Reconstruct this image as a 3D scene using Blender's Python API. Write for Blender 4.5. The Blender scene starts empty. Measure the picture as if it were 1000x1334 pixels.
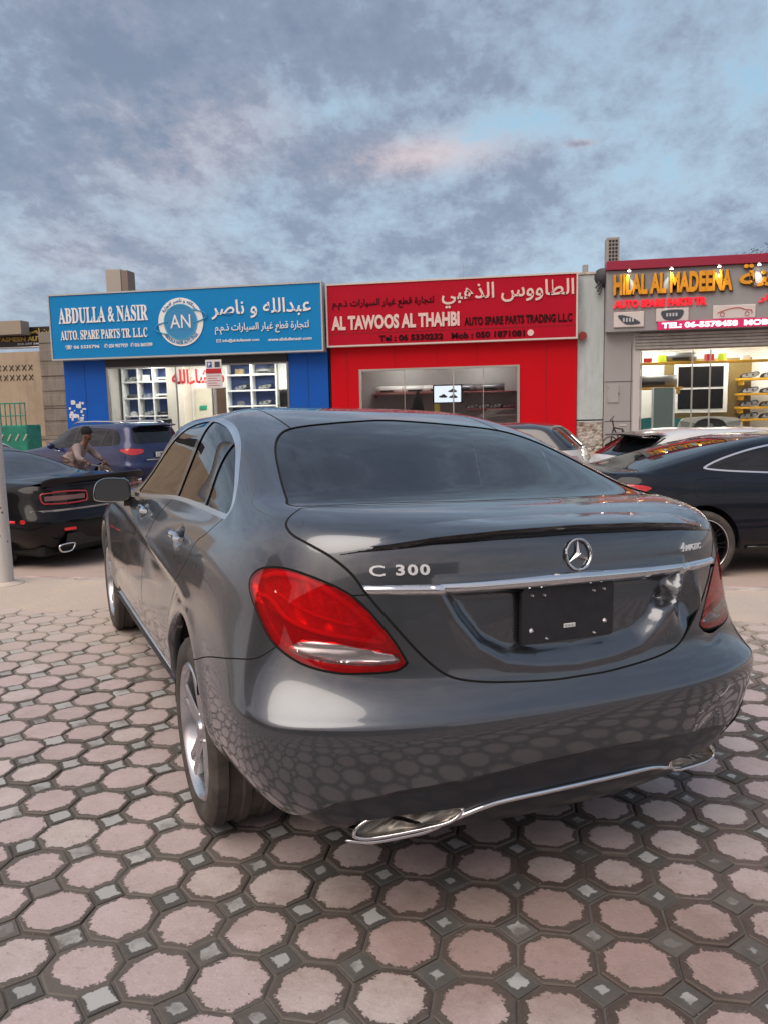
import bpy, math, random
import numpy as np
from mathutils import Matrix, Vector, geometry
from mathutils.bvhtree import BVHTree
R = math.radians
SC = bpy.context.scene
COL = SC.collection
RNG = random.Random(7)
NPR = np.random.RandomState(11)

# ---------------------------------------------------------------- camera
CAM_F, CAM_POS = 1022.1, (0.392, -2.994, 1.432)
CYAW, CPITCH, CROLL = R(-9.712), R(7.307), R(-1.263)
_cd = bpy.data.cameras.new('camera')
_co = bpy.data.objects.new('camera', _cd); COL.objects.link(_co)
_f = Vector((math.sin(CYAW)*math.cos(CPITCH), math.cos(CYAW)*math.cos(CPITCH), -math.sin(CPITCH)))
_r = Vector((math.cos(CYAW), -math.sin(CYAW), 0)); _u = _r.cross(_f)
_r2 = _r*math.cos(CROLL)+_u*math.sin(CROLL); _u2 = -_r*math.sin(CROLL)+_u*math.cos(CROLL)
_co.matrix_world = Matrix(((_r2[0],_u2[0],-_f[0],CAM_POS[0]),(_r2[1],_u2[1],-_f[1],CAM_POS[1]),(_r2[2],_u2[2],-_f[2],CAM_POS[2]),(0,0,0,1)))
_cd.sensor_fit = 'VERTICAL'; _cd.sensor_height = 36; _cd.lens = 36*CAM_F/1334
_cd.clip_end = 4000
SC.camera = _co

# ---------------------------------------------------------------- sky, sun, exposure
SUN_EL, SUN_AZ = R(56.0), R(205)      # low sun behind the camera (azimuth from +Y clockwise)
world = bpy.data.worlds.new('World'); SC.world = world; world.use_nodes = True
SKX, SKY_ = 3.1, .6
GX1, GY1, GX2, GY2, WX, WY = -.05, 1.44, .20, 1.56, -.18, 1.50
def build_world():
    nt = world.node_tree; N = nt.nodes; L = nt.links
    bg = N['Background']
    sky = N.new('ShaderNodeTexSky'); sky.sky_type = 'NISHITA'; sky.sun_disc = False
    sky.sun_elevation = SUN_EL; sky.sun_rotation = SUN_AZ; sky.air_density = 1.0; sky.dust_density = 1.5; sky.ozone_density = 2.0
    tc = N.new('ShaderNodeTexCoord')
    def math_(op, a, b=None, c=None):
        n = N.new('ShaderNodeMath'); n.operation = op
        for i, v in enumerate((a, b, c)):
            if v is None: continue
            if isinstance(v, (int, float)): n.inputs[i].default_value = v
            else: L.new(v, n.inputs[i])
        return n.outputs[0]
    sep = N.new('ShaderNodeSeparateXYZ'); L.new(tc.outputs['Generated'], sep.inputs[0])
    zc = math_('ADD', math_('MAXIMUM', sep.outputs[2], 0.0), 0.34)
    cx = math_('DIVIDE', sep.outputs[0], zc); cy = math_('DIVIDE', sep.outputs[1], zc)
    comb = N.new('ShaderNodeCombineXYZ'); L.new(cx, comb.inputs[0]); L.new(cy, comb.inputs[1])
    def noise(scale, detail, rough, loc, stretch=(1,1,1), dist=0.0):
        mp = N.new('ShaderNodeMapping'); mp.inputs['Location'].default_value = loc; mp.inputs['Scale'].default_value = stretch
        L.new(comb.outputs[0], mp.inputs[0])
        n = N.new('ShaderNodeTexNoise'); n.inputs['Scale'].default_value = scale; n.inputs['Detail'].default_value = detail
        n.inputs['Roughness'].default_value = rough; n.inputs['Distortion'].default_value = dist
        L.new(mp.outputs[0], n.inputs['Vector']); return n.outputs['Fac']
    big = noise(.8, 3, .5, (SKX, SKY_, 0), (1, 1.1, 1))
    mid = noise(3.1, 10, .66, (8.3, 2.2, 0), (1.3, .95, 1), .12)
    fine = noise(13.0, 8, .68, (1.3, 7.7, 0), (1.25, .95, 1), .1)
    dens = math_('ADD', math_('MULTIPLY', big, .75), math_('ADD', math_('MULTIPLY', mid, .85), math_('MULTIPLY', fine, .50)))
    def gauss(x0, y0, a, b):
        gx = math_('DIVIDE', math_('SUBTRACT', cx, x0), a); gy = math_('DIVIDE', math_('SUBTRACT', cy, y0), b)
        return math_('EXPONENT', math_('MULTIPLY', math_('ADD', math_('MULTIPLY', gx, gx), math_('MULTIPLY', gy, gy)), -1.0))
    gap = math_('ADD', math_('ADD', gauss(-.27, 1.35, .15, .055), gauss(.0, 1.455, .17, .065)), gauss(.25, 1.60, .13, .10))
    puff = gauss(.11, 1.503, .022, .010)
    dens = math_('ADD', math_('SUBTRACT', math_('ADD', dens, -.02), math_('MULTIPLY', gap, .19)), math_('MULTIPLY', puff, .30))
    def ramp(v, stops):
        r = N.new('ShaderNodeValToRGB'); e = r.color_ramp.elements
        while len(e) < len(stops): e.new(.5)
        for q, (p, c) in zip(e, stops): q.position = p; q.color = (*c, 1) if len(c) == 3 else c
        L.new(v, r.inputs[0]); return r.outputs[0]
    def mix(f, a, b, bt='MIX'):
        m = N.new('ShaderNodeMix'); m.data_type = 'RGBA'; m.blend_type = bt
        if isinstance(f, float): m.inputs[0].default_value = f
        else: L.new(f, m.inputs[0])
        for i, v in ((6, a), (7, b)):
            if isinstance(v, tuple): m.inputs[i].default_value = (*v, 1)
            else: L.new(v, m.inputs[i])
        return m.outputs[2]
    dens = math_('MULTIPLY', dens, .5)
    mask = ramp(dens, [(0.400, (0,0,0)), (0.470, (.6,.6,.6)), (0.545, (1,1,1))])
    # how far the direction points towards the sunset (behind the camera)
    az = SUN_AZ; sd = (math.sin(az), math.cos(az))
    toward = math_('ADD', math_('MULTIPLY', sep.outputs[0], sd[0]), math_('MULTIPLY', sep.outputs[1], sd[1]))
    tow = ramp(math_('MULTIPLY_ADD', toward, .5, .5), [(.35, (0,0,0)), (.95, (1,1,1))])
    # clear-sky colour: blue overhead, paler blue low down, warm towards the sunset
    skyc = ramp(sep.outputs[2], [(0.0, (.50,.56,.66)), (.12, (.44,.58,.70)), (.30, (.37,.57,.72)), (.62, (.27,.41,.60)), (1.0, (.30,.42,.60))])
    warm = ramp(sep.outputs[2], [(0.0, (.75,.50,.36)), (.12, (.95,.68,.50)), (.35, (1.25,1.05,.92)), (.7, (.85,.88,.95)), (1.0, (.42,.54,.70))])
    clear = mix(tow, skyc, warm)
    grey = ramp(dens, [(0.420, (.50,.55,.62)), (0.490, (.35,.40,.49)), (0.550, (.255,.30,.395)), (0.625, (.20,.24,.325))])
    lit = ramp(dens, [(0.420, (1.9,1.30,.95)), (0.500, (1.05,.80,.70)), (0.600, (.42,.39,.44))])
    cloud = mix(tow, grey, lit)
    # a few cloud edges catch the last warm light
    wm = noise(1.1, 2, .5, (5.7, 3.3, 0))
    edge = math_('MULTIPLY', math_('ADD', math_('ADD', math_('MULTIPLY', gauss(WX, WY, .15, .055), 1.3), puff), math_('MULTIPLY', ramp(wm, [(.60, (0,0,0)), (.72, (1,1,1))]), .5)), ramp(dens, [(0.370, (0,0,0)),(0.430, (1,1,1)),(0.60, (0,0,0))]))
    cloud = mix(math_('MULTIPLY', edge, .9), cloud, (.95,.64,.56))
    cover = ramp(sep.outputs[2], [(0.0, (.45,.45,.45)), (.18, (.95,.95,.95)), (1.0, (.9,.9,.9))])
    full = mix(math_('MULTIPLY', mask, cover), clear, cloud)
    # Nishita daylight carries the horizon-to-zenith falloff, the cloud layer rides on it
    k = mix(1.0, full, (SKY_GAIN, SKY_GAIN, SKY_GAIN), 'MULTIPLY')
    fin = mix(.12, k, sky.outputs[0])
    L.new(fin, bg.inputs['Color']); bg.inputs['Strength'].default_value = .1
SKY_GAIN = 7.1
build_world()
_sd = bpy.data.lights.new('sun', 'SUN'); _sd.energy = 1.55; _sd.angle = R(55); _sd.color = (1, .88, .76)
_so = bpy.data.objects.new('sun', _sd); COL.objects.link(_so)
_dir = Vector((math.sin(SUN_AZ)*math.cos(SUN_EL), math.cos(SUN_AZ)*math.cos(SUN_EL), math.sin(SUN_EL)))
_so.rotation_euler = _dir.to_track_quat('Z', 'Y').to_euler()
vs = SC.view_settings; vs.view_transform = 'Standard'; vs.look = 'None'; vs.exposure = 0.62; vs.gamma = 1.0; vs.use_curve_mapping = False
SC.cycles.max_bounces = 8; SC.cycles.transparent_max_bounces = 16
SC.cycles.sample_clamp_indirect = 6

# ---------------------------------------------------------------- materials
class NT:
    """small node helper"""
    def __init__(s, name):
        s.m = bpy.data.materials.new(name); s.m.use_nodes = True
        s.N = s.m.node_tree.nodes; s.L = s.m.node_tree.links
        s.b = s.N['Principled BSDF']; s.out = s.N['Material Output']
    def set(s, **k):
        for a, v in k.items():
            i = s.b.inputs[{'base':'Base Color','rough':'Roughness','metal':'Metallic','coat':'Coat Weight','coatr':'Coat Roughness','spec':'Specular IOR Level','emit':'Emission Color','es':'Emission Strength','trans':'Transmission Weight','alpha':'Alpha','ior':'IOR','sheen':'Sheen Weight'}[a]]
            if hasattr(v, 'links') or hasattr(v, 'is_linked'): s.L.new(v, i)
            else: i.default_value = (*v, 1) if isinstance(v, tuple) and len(v) == 3 else v
        return s
    def node(s, t, **k):
        n = s.N.new(t)
        for a, v in k.items():
            if a in n.inputs: 
                if hasattr(v, 'is_linked'): s.L.new(v, n.inputs[a])
                else: n.inputs[a].default_value = v
            else: setattr(n, a, v)
        return n
    def coord(s, kind='Object', scale=(1,1,1)):
        t = s.N.new('ShaderNodeTexCoord'); m = s.N.new('ShaderNodeMapping'); m.inputs['Scale'].default_value = scale
        s.L.new(t.outputs[kind], m.inputs[0]); return m.outputs[0]
    def noise(s, scale, detail=4, rough=.55, vec=None, dist=0.0):
        n = s.N.new('ShaderNodeTexNoise'); n.inputs['Scale'].default_value = scale; n.inputs['Detail'].default_value = detail
        n.inputs['Roughness'].default_value = rough; n.inputs['Distortion'].default_value = dist
        s.L.new(vec if vec is not None else s.coord(), n.inputs['Vector']); return n.outputs['Fac']
    def ramp(s, v, stops):
        r = s.N.new('ShaderNodeValToRGB'); e = r.color_ramp.elements
        while len(e) < len(stops): e.new(.5)
        for q, (p, c) in zip(e, stops):
            q.position = p; q.color = (c, c, c, 1) if isinstance(c, (int, float)) else (*c, 1)
        s.L.new(v, r.inputs[0]); return r.outputs[0]
    def mix(s, f, a, b, bt='MIX'):
        m = s.N.new('ShaderNodeMix'); m.data_type = 'RGBA'; m.blend_type = bt
        if isinstance(f, (int, float)): m.inputs[0].default_value = f
        else: s.L.new(f, m.inputs[0])
        for i, v in ((6, a), (7, b)):
            if isinstance(v, tuple): m.inputs[i].default_value = (*v, 1)
            else: s.L.new(v, m.inputs[i])
        return m.outputs[2]
    def math(s, op, a, b=0.0, c=0.0):
        n = s.N.new('ShaderNodeMath'); n.operation = op
        for i, v in enumerate((a, b, c)):
            if isinstance(v, (int, float)): n.inputs[i].default_value = v
            else: s.L.new(v, n.inputs[i])
        return n.outputs[0]
    def bump(s, h, strength=.3, dist=.01):
        n = s.N.new('ShaderNodeBump'); n.inputs['Strength'].default_value = strength; n.inputs['Distance'].default_value = dist
        s.L.new(h, n.inputs['Height']); s.L.new(n.outputs[0], s.b.inputs['Normal']); return s
MATS = {}
def mat(name, base, rough=.5, metal=0.0, var=0.0, vscale=6, bump=0.0, bscale=40, **k):
    """plain procedural material: colour, mottling by noise, fine relief"""
    if name in MATS: return MATS[name]
    t = NT(name); t.set(rough=rough, metal=metal, **k)
    if var > 0:
        n = t.noise(vscale, 6, .6)
        lo = tuple(c*(1-var) for c in base); hi = tuple(min(1, c*(1+var*.6)) for c in base)
        t.set(base=t.ramp(n, [(.3, lo), (.7, hi)]))
        t.set(rough=t.ramp(n, [(.3, min(1, rough*1.15)), (.7, rough*.9)]))
    else: t.set(base=base)
    if bump > 0: t.bump(t.noise(bscale, 5), bump)
    MATS[name] = t.m; return t.m
def paint(name, base, metal=.6, rough=.38, coat=1.0, dirt=.06, flake=0.0):
    if name in MATS: return MATS[name]
    t = NT(name); t.set(metal=metal, coat=coat, coatr=.055); t.b.inputs['Coat IOR'].default_value = 1.58 if metal > .7 else 1.42
    if metal < .05 and base[0] < .1: t.b.inputs['Specular IOR Level'].default_value = .1
    n = t.noise(3.0, 8, .65)
    dusty = tuple(c*(1-dirt)+.30*dirt for c in base)
    t.set(base=t.ramp(n, [(.42, base), (.72, dusty)]))
    t.set(rough=t.ramp(n, [(.4, rough), (.8, min(.8, rough+.15))]))
    MATS[name] = t.m; return t.m
def glass(name, tint=(.3,.33,.35), ior=1.5, rough=.0, body=(.01,.012,.015), k=.35):
    """tinted pane: sees through a little, reflects by fresnel"""
    if name in MATS: return MATS[name]
    t = NT(name)
    tr = t.node('ShaderNodeBsdfTransparent'); tr.inputs[0].default_value = (*tint, 1)
    df = t.node('ShaderNodeBsdfDiffuse'); df.inputs[0].default_value = (*body, 1)
    m0 = t.node('ShaderNodeMixShader'); m0.inputs[0].default_value = k
    t.L.new(tr.outputs[0], m0.inputs[1]); t.L.new(df.outputs[0], m0.inputs[2])
    gl = t.node('ShaderNodeBsdfGlossy'); gl.inputs['Roughness'].default_value = rough; gl.inputs[0].default_value = (1,1,1,1)
    fr = t.node('ShaderNodeFresnel'); fr.inputs[0].default_value = ior
    m1 = t.node('ShaderNodeMixShader')
    t.L.new(fr.outputs[0], m1.inputs[0]); t.L.new(m0.outputs[0], m1.inputs[1]); t.L.new(gl.outputs[0], m1.inputs[2])
    t.L.new(m1.outputs[0], t.out.inputs[0])
    MATS[name] = t.m; return t.m

# ---------------------------------------------------------------- objects
def link(o, parent=None):
    COL.objects.link(o)
    if parent is not None: o.parent = parent
    return o
def thing(name, label, cat, loc=(0,0,0), rotz=0.0, group=None):
    o = bpy.data.objects.new(name, None); o.empty_display_size = .2; link(o)
    o.location = loc; o.rotation_euler = (0,0,rotz); o['label'] = label; o['category'] = cat
    if group: o['group'] = group
    return o
def tag(o, label=None, cat=None, group=None, kind=None):
    for k, v in (('label',label),('category',cat),('group',group),('kind',kind)):
        if v: o[k] = v
    return o
class MB:
    """collects primitives into one mesh"""
    def __init__(s): s.V = []; s.F = []; s.uv = None
    def add(s, V, F, M=None):
        o = len(s.V)
        if M is not None: V = [tuple(M @ Vector(v)) for v in V]
        s.V += [tuple(map(float, v)) for v in V]; s.F += [tuple(int(i)+o for i in f) for f in F]; return s
    def box(s, lo, hi, M=None):
        x0,y0,z0 = lo; x1,y1,z1 = hi
        V = [(x0,y0,z0),(x1,y0,z0),(x1,y1,z0),(x0,y1,z0),(x0,y0,z1),(x1,y0,z1),(x1,y1,z1),(x0,y1,z1)]
        return s.add(V, [(0,3,2,1),(4,5,6,7),(0,1,5,4),(1,2,6,5),(2,3,7,6),(3,0,4,7)], M)
    def bbox(s, lo, hi, b=.01, M=None):
        """box with chamfered edges"""
        lo = Vector(lo); hi = Vector(hi); c = (lo+hi)/2; h = (hi-lo)/2; b = min(b, min(h)*.98)
        V = []; idx = {}
        for sx in (-1,1):
            for sy in (-1,1):
                for sz in (-1,1):
                    for ax in range(3):
                        p = [sx*(h[0]-b), sy*(h[1]-b), sz*(h[2]-b)]; p[ax] = (sx,sy,sz)[ax]*h[ax]
                        idx[(sx,sy,sz,ax)] = len(V); V.append((c[0]+p[0], c[1]+p[1], c[2]+p[2]))
        F = []
        for ax in range(3):
            o1, o2 = [a for a in range(3) if a != ax]
            for sg in (-1,1):
                q = []
                for (a, bb) in ((-1,-1),(1,-1),(1,1),(-1,1)):
                    k = [0,0,0]; k[ax] = sg; k[o1] = a; k[o2] = bb; q.append(idx[(*k, ax)])
                F.append(tuple(q))
                # edge chamfers along o2
            for a in (-1,1):
                for bb in (-1,1):
                    k0 = [0,0,0]; k1 = [0,0,0]; k0[o1] = k1[o1] = a; k0[o2] = k1[o2] = bb; k0[ax] = -1; k1[ax] = 1
                    F.append((idx[(*k0,o1)], idx[(*k1,o1)], idx[(*k1,o2)], idx[(*k0,o2)]))
        for sx in (-1,1):
            for sy in (-1,1):
                for sz in (-1,1): F.append((idx[(sx,sy,sz,0)], idx[(sx,sy,sz,1)], idx[(sx,sy,sz,2)]))
        s.fix = True
        return s.add(V, F, M)
    def cyl(s, a, b, r0, r1=None, n=12, caps=True):
        a = Vector(a); b = Vector(b); r1 = r0 if r1 is None else r1
        d = (b-a).normalized(); t = d.orthogonal().normalized(); u = d.cross(t)
        V = []
        for p, r in ((a, r0), (b, r1)):
            for i in range(n):
                an = 2*math.pi*i/n; V.append(p+(t*math.cos(an)+u*math.sin(an))*r)
        F = [(i, (i+1)%n, n+(i+1)%n, n+i) for i in range(n)]
        if caps: F += [tuple(range(n))[::-1], tuple(range(n, 2*n))]
        return s.add(V, F)
    def tube(s, pts, r, n=8, closed=False, ry=None):
        """sweep a circle along pts; r scalar or list"""
        P = [Vector(p) for p in pts]; m = len(P)
        rr = [r]*m if isinstance(r, (int, float)) else list(r)
        V = []; up = None
        for i, p in enumerate(P):
            a = P[(i-1) % m] if (closed or i > 0) else P[i]; b = P[(i+1) % m] if (closed or i < m-1) else P[i]
            d = (b-a).normalized()
            if up is None: up = d.orthogonal().normalized()
            up = (up-d*up.dot(d)).normalized(); w = d.cross(up)
            for k in range(n):
                an = 2*math.pi*k/n; V.append(p+(up*math.cos(an)+w*math.sin(an))*rr[i])
        F = []
        for i in range(m if closed else m-1):
            j = (i+1) % m
            for k in range(n): F.append((i*n+k, i*n+(k+1)%n, j*n+(k+1)%n, j*n+k))
        if not closed: F += [tuple(range(n))[::-1], tuple(range((m-1)*n, m*n))]
        return s.add(V, F)
    def lathe(s, prof, n=48, axis='X', M=None, closed=False):
        """prof: (radius, axial) list turned about X"""
        V = []; m = len(prof)
        for i in range(n):
            an = 2*math.pi*i/n; c, q = math.cos(an), math.sin(an)
            for r, a in prof:
                V.append((a, r*c, r*q) if axis == 'X' else (r*c, r*q, a))
        F = []
        for i in range(n):
            j = (i+1) % n
            for k in range(m-1+(1 if closed else 0)):
                k2 = (k+1) % m; F.append((i*m+k, j*m+k, j*m+k2, i*m+k2))
        return s.add(V, F, M)
    def prism(s, poly, z0, z1, M=None):
        """2D polygon in XY extruded z0..z1"""
        n = len(poly); V = [(x, y, z0) for x, y in poly]+[(x, y, z1) for x, y in poly]
        tris = geometry.tessellate_polygon([[Vector((x, y, 0)) for x, y in poly]])
        F = [tuple(t)[::-1] for t in tris]+[tuple(i+n for i in t) for t in tris]
        F += [(i, (i+1)%n, n+(i+1)%n, n+i) for i in range(n)]
        return s.add(V, F, M)
    def grid(s, G, flip=False):
        """G: rows x cols of points"""
        G = np.asarray(G, float); a, b, _ = G.shape
        F = [(i*b+j, (i+1)*b+j, (i+1)*b+j+1, i*b+j+1) for i in range(a-1) for j in range(b-1)]
        if flip: F = [f[::-1] for f in F]
        return s.add(G.reshape(-1, 3), F)
    def build(s, name, m, parent=None, smooth=False, fix=False, sharp=None):
        me = bpy.data.meshes.new(name); me.from_pydata(s.V, [], s.F)
        if fix or getattr(s, 'fix', False):
            import bmesh
            bm = bmesh.new(); bm.from_mesh(me); bmesh.ops.recalc_face_normals(bm, faces=bm.faces); bm.to_mesh(me); bm.free()
        if smooth:
            me.polygons.foreach_set('use_smooth', [True]*len(me.polygons))
            if sharp: me.set_sharp_from_angle(angle=R(sharp))
        me.update(); me.materials.append(m)
        o = bpy.data.objects.new(name, me); return link(o, parent)
def dup(o, parent=None):
    c = o.copy(); COL.objects.link(c); c.parent = parent
    for ch in list(o.children): dup(ch, c)
    return c

# ---------------------------------------------------------------- lettering
_AR = {'ا':'FE8D FE8E','ب':'FE8F FE90 FE91 FE92','ت':'FE95 FE96 FE97 FE98','ة':'FE93 FE94','ج':'FE9D FE9E FE9F FEA0','د':'FEA9 FEAA','ذ':'FEAB FEAC',
 'ر':'FEAD FEAE','س':'FEB1 FEB2 FEB3 FEB4','ش':'FEB5 FEB6 FEB7 FEB8','ص':'FEB9 FEBA FEBB FEBC','ط':'FEC1 FEC2 FEC3 FEC4','ع':'FEC9 FECA FECB FECC','غ':'FECD FECE FECF FED0',
 'ف':'FED1 FED2 FED3 FED4','ق':'FED5 FED6 FED7 FED8','ل':'FEDD FEDE FEDF FEE0','م':'FEE1 FEE2 FEE3 FEE4','ن':'FEE5 FEE6 FEE7 FEE8','ه':'FEE9 FEEA FEEB FEEC',
 'و':'FEED FEEE','ي':'FEF1 FEF2 FEF3 FEF4','ئ':'FE89 FE8A FE8B FE8C','ء':'FE80','ح':'FEA1 FEA2 FEA3 FEA4','ك':'FED9 FEDA FEDB FEDC'}
_AR = {k: [chr(int(x, 16)) for x in v.split()] for k, v in _AR.items()}
def arabic(t):
    out = []
    for i, ch in enumerate(t):
        if ch not in _AR: out.append(ch); continue
        p = t[i-1] if i else ' '; n = t[i+1] if i+1 < len(t) else ' '
        jp = p in _AR and len(_AR[p]) == 4; jn = n in _AR and len(_AR[n]) >= 2 and len(_AR[ch]) == 4
        f = _AR[ch]
        out.append(f[0] if not jp and not jn else (f[min(1, len(f)-1)] if jp and not jn else (f[2] if not jp else f[3])))
    return ''.join(reversed(out))
def text_mesh(body, w, h, ext=.01, bold=0.0, shear=0.0, spacing=1.0, keep=False):
    """extruded lettering fitted into a w x h box, lower left at the origin, facing +Z; returns V, F"""
    c = bpy.data.curves.new('lettering', 'FONT'); c.body = body; c.size = 1; c.resolution_u = 3
    c.offset = bold; c.shear = shear; c.space_character = spacing; c.extrude = .05
    o = bpy.data.objects.new('lettering', c); COL.objects.link(o)
    dg = bpy.context.evaluated_depsgraph_get(); me = bpy.data.meshes.new_from_object(o.evaluated_get(dg))
    n = len(me.vertices); V = np.zeros(n*3); me.vertices.foreach_get('co', V); V = V.reshape(-1, 3)
    F = [tuple(p.vertices) for p in me.polygons]
    bpy.data.objects.remove(o); bpy.data.curves.remove(c); bpy.data.meshes.remove(me)
    lo = V.min(0); hi = V.max(0); s = np.array([w/(hi[0]-lo[0]), h/(hi[1]-lo[1]), ext/.1])
    if keep: s[0] = s[1]
    V = (V-lo)*s
    return V, F
# ---------------------------------------------------------------- car body surface (tensor B-spline net)
NC=18
FXL=np.array([0,.33,.62,.84,.955,1,1,1,1,1,1,1,.995,.965,.87,.62,.32,0])
FXG=np.array([0,.38,.69,.87,.95,.99,1,1,1,1,1,.995,.965,.90,.77,.54,.28,0])
DYR=np.array([0,.012,.06,.17,.34])
DYF=np.array([.42,.20,.075,.018,0])     # c13..c17
def net(T,par=None):
    """T rows: yr,zr,w,zsr,zsf,yf,zf,sR,sF ; returns (rows,18,3) for the left half"""
    T=np.array(T,float);n=len(T)
    P=np.zeros((n,NC,3))
    for i,(yr,zr,w,zsr,zsf,yf,zf,sR,sF,g,q) in enumerate(T):
        fx=FXL*(1-g)+FXG*g
        if q: fx=fx.copy();fx[1:6]+=q*np.array([.01,.02,.035,.045,.012])
        y=np.zeros(NC);z=np.zeros(NC)
        y[:5]=yr+sR*DYR
        y[13:]=yf-sF*DYF
        k=np.arange(5,13)
        fr=np.array([.085,.20,.325,.45,.575,.70,.82,.92])
        y[5:13]=y[4]+(y[13]-y[4])*fr
        z[:4]=zr
        t=(k-5)/7.
        z[5:13]=zsr+(zsf-zsr)*t
        z[4]=(z[3]+z[5])/2; z[14:]=zf; z[13]=(z[12]+zf)/2
        P[i,:,0]=-w*fx;P[i,:,1]=y;P[i,:,2]=z
    return P
def bs(t):
    return np.stack([(1-t)**3,3*t**3-6*t**2+4,-3*t**3+3*t**2+3*t+1,t**3],-1)/6
def evalnet(P,su,sv,sharp=0.0):
    """P (rows,cols,3): cubic B-spline. su subdivisions per column cell, sv per row cell"""
    n,m,_=P.shape
    mir=np.array([-1,1,1])
    def ext_cols(Q): return np.concatenate([Q[:,1:2]*mir,Q,Q[:,-2:-1]*mir],1)
    def ext_rows(Q): return np.concatenate([2*Q[:1]-Q[1:2],Q,Q[-2:-1]*mir],0)
    Q=P.copy()
    for _ in range(2):   # move controls partly towards interpolation
        E=ext_rows(ext_cols(Q))
        S=E.copy()
        S=(E[:-2]+4*E[1:-1]+E[2:])/6; S=(S[:,:-2]+4*S[:,1:-1]+S[:,2:])/6
        Q=Q+sharp*(P-S)
    E=ext_rows(ext_cols(Q))
    def basis(n,s):
        u=np.linspace(0,n-1,(n-1)*s+1);k=np.minimum(u.astype(int),n-2);B=bs(u-k)
        Mx=np.zeros((len(u),n+2))
        for j in range(4): Mx[np.arange(len(u)),k+j]+=B[:,j]
        return Mx
    A=basis(n,sv);B=basis(m,su)
    S=np.einsum('ai,ijk,bj->abk',A,E,B)
    return S
HERO=[
#  yr    zr    w    zsr  zsf  yf   zf   sR  sF  g q
(-.80,.225,.72,.22,.18,3.40,.18,1,1,0,0),
(-.955,.27,.82,.33,.25,3.58,.20,1.10,1,0,0),
(-1.012,.35,.875,.40,.34,3.64,.30,.98,1,0,.4),
(-1.035,.47,.902,.48,.46,3.66,.42,.88,1,0,.8),
(-1.046,.612,.906,.60,.57,3.66,.54,.82,1,0,1),
(-1.022,.643,.905,.64,.62,3.65,.60,.84,1,0,.9),
(-.978,.72,.903,.73,.71,3.63,.66,.9,1,0,.5),
(-.975,.84,.895,.83,.78,3.60,.71,1,1,0,0),
(-.965,.94,.875,.93,.84,3.54,.75,1,1,0,0),
(-.952,1.045,.845,1.02,.90,3.43,.78,1,1,0,0),
(-.905,1.108,.81,1.075,.94,3.30,.82,.95,.95,.15,0),
(-.70,1.143,.785,1.12,.965,2.98,.90,.8,.85,.5,0),
(-.49,1.158,.765,1.175,1.02,2.66,1.0,.66,.7,1,0),
(-.02,1.318,.715,1.29,1.15,2.27,1.2,.5,.55,1,0),
(.42,1.418,.645,1.392,1.34,1.92,1.37,.42,.45,1,0),
(.75,1.45,.46,1.438,1.415,1.72,1.43,.35,.4,1,0),
(1.0,1.457,0,1.457,1.44,1.6,1.44,.3,.3,1,0),
]
# ---------------------------------------------------------------- surface cutting
class Surf:
    def __init__(s, V, T, N=None):
        s.V = np.asarray(V, float); s.T = np.asarray(T, int)
        s.N = vnormals(s.V, s.T) if N is None else N
    def mirror(s):
        m = np.array([-1, 1, 1]); return Surf(s.V*m, s.T[:, ::-1], s.N*m)
    def compact(s):
        u, inv = np.unique(s.T.ravel(), return_inverse=True)
        return Surf(s.V[u], inv.reshape(-1, 3), s.N[u])
    def off(s, d):
        return Surf(s.V+s.N*(d if np.isscalar(d) else d[:, None]), s.T, s.N)
    def moved(s, V): return Surf(V, s.T)
def vnormals(V, T):
    fn = np.cross(V[T[:,1]]-V[T[:,0]], V[T[:,2]]-V[T[:,0]]); N = np.zeros_like(V)
    for i in range(3): np.add.at(N, T[:, i], fn)
    l = np.linalg.norm(N, axis=1, keepdims=True); l[l == 0] = 1
    return N/l
def join(*ss):
    ss = [s for s in ss if len(s.T)]
    o = 0; V = []; T = []; N = []
    for s in ss: V.append(s.V); T.append(s.T+o); N.append(s.N); o += len(s.V)
    return Surf(np.concatenate(V), np.concatenate(T), np.concatenate(N))
def clip(S, sd):
    """split a surface by a scalar per vertex: (sd<0 part, sd>=0 part)"""
    sd = np.where(np.abs(sd) < 1e-7, 1e-7, sd)
    st = sd[S.T] < 0; c = st.sum(1)
    neg = [S.T[c == 3]]; pos = [S.T[c == 0]]
    mx = np.where((c == 1) | (c == 2))[0]
    if len(mx) == 0:
        return (Surf(S.V, neg[0], S.N).compact(), Surf(S.V, pos[0], S.N).compact())
    T = S.T[mx]; c1 = c[mx] == 1
    odd = np.where(c1, np.argmax(st[mx], 1), np.argmin(st[mx], 1))
    a = T[np.arange(len(T)), odd]; b = T[np.arange(len(T)), (odd+1) % 3]; d = T[np.arange(len(T)), (odd+2) % 3]
    E = np.concatenate([np.stack([a, b], 1), np.stack([a, d], 1)]); E.sort(axis=1)
    U, inv = np.unique(E, axis=0, return_inverse=True); inv = inv.ravel()
    s0, s1 = sd[U[:, 0]], sd[U[:, 1]]; t = (s0/(s0-s1))[:, None]
    NV = S.V[U[:, 0]]*(1-t)+S.V[U[:, 1]]*t; NN = S.N[U[:, 0]]*(1-t)+S.N[U[:, 1]]*t
    V = np.concatenate([S.V, NV]); N = np.concatenate([S.N, NN]); k = len(S.V)
    ab = inv[:len(T)]+k; ad = inv[len(T):]+k
    tip = np.stack([a, ab, ad], 1); q1 = np.stack([ab, b, d], 1); q2 = np.stack([ab, d, ad], 1)
    neg += [tip[c1], q1[~c1], q2[~c1]]; pos += [tip[~c1], q1[c1], q2[c1]]
    return (Surf(V, np.concatenate(neg), N).compact(), Surf(V, np.concatenate(pos), N).compact())
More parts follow.
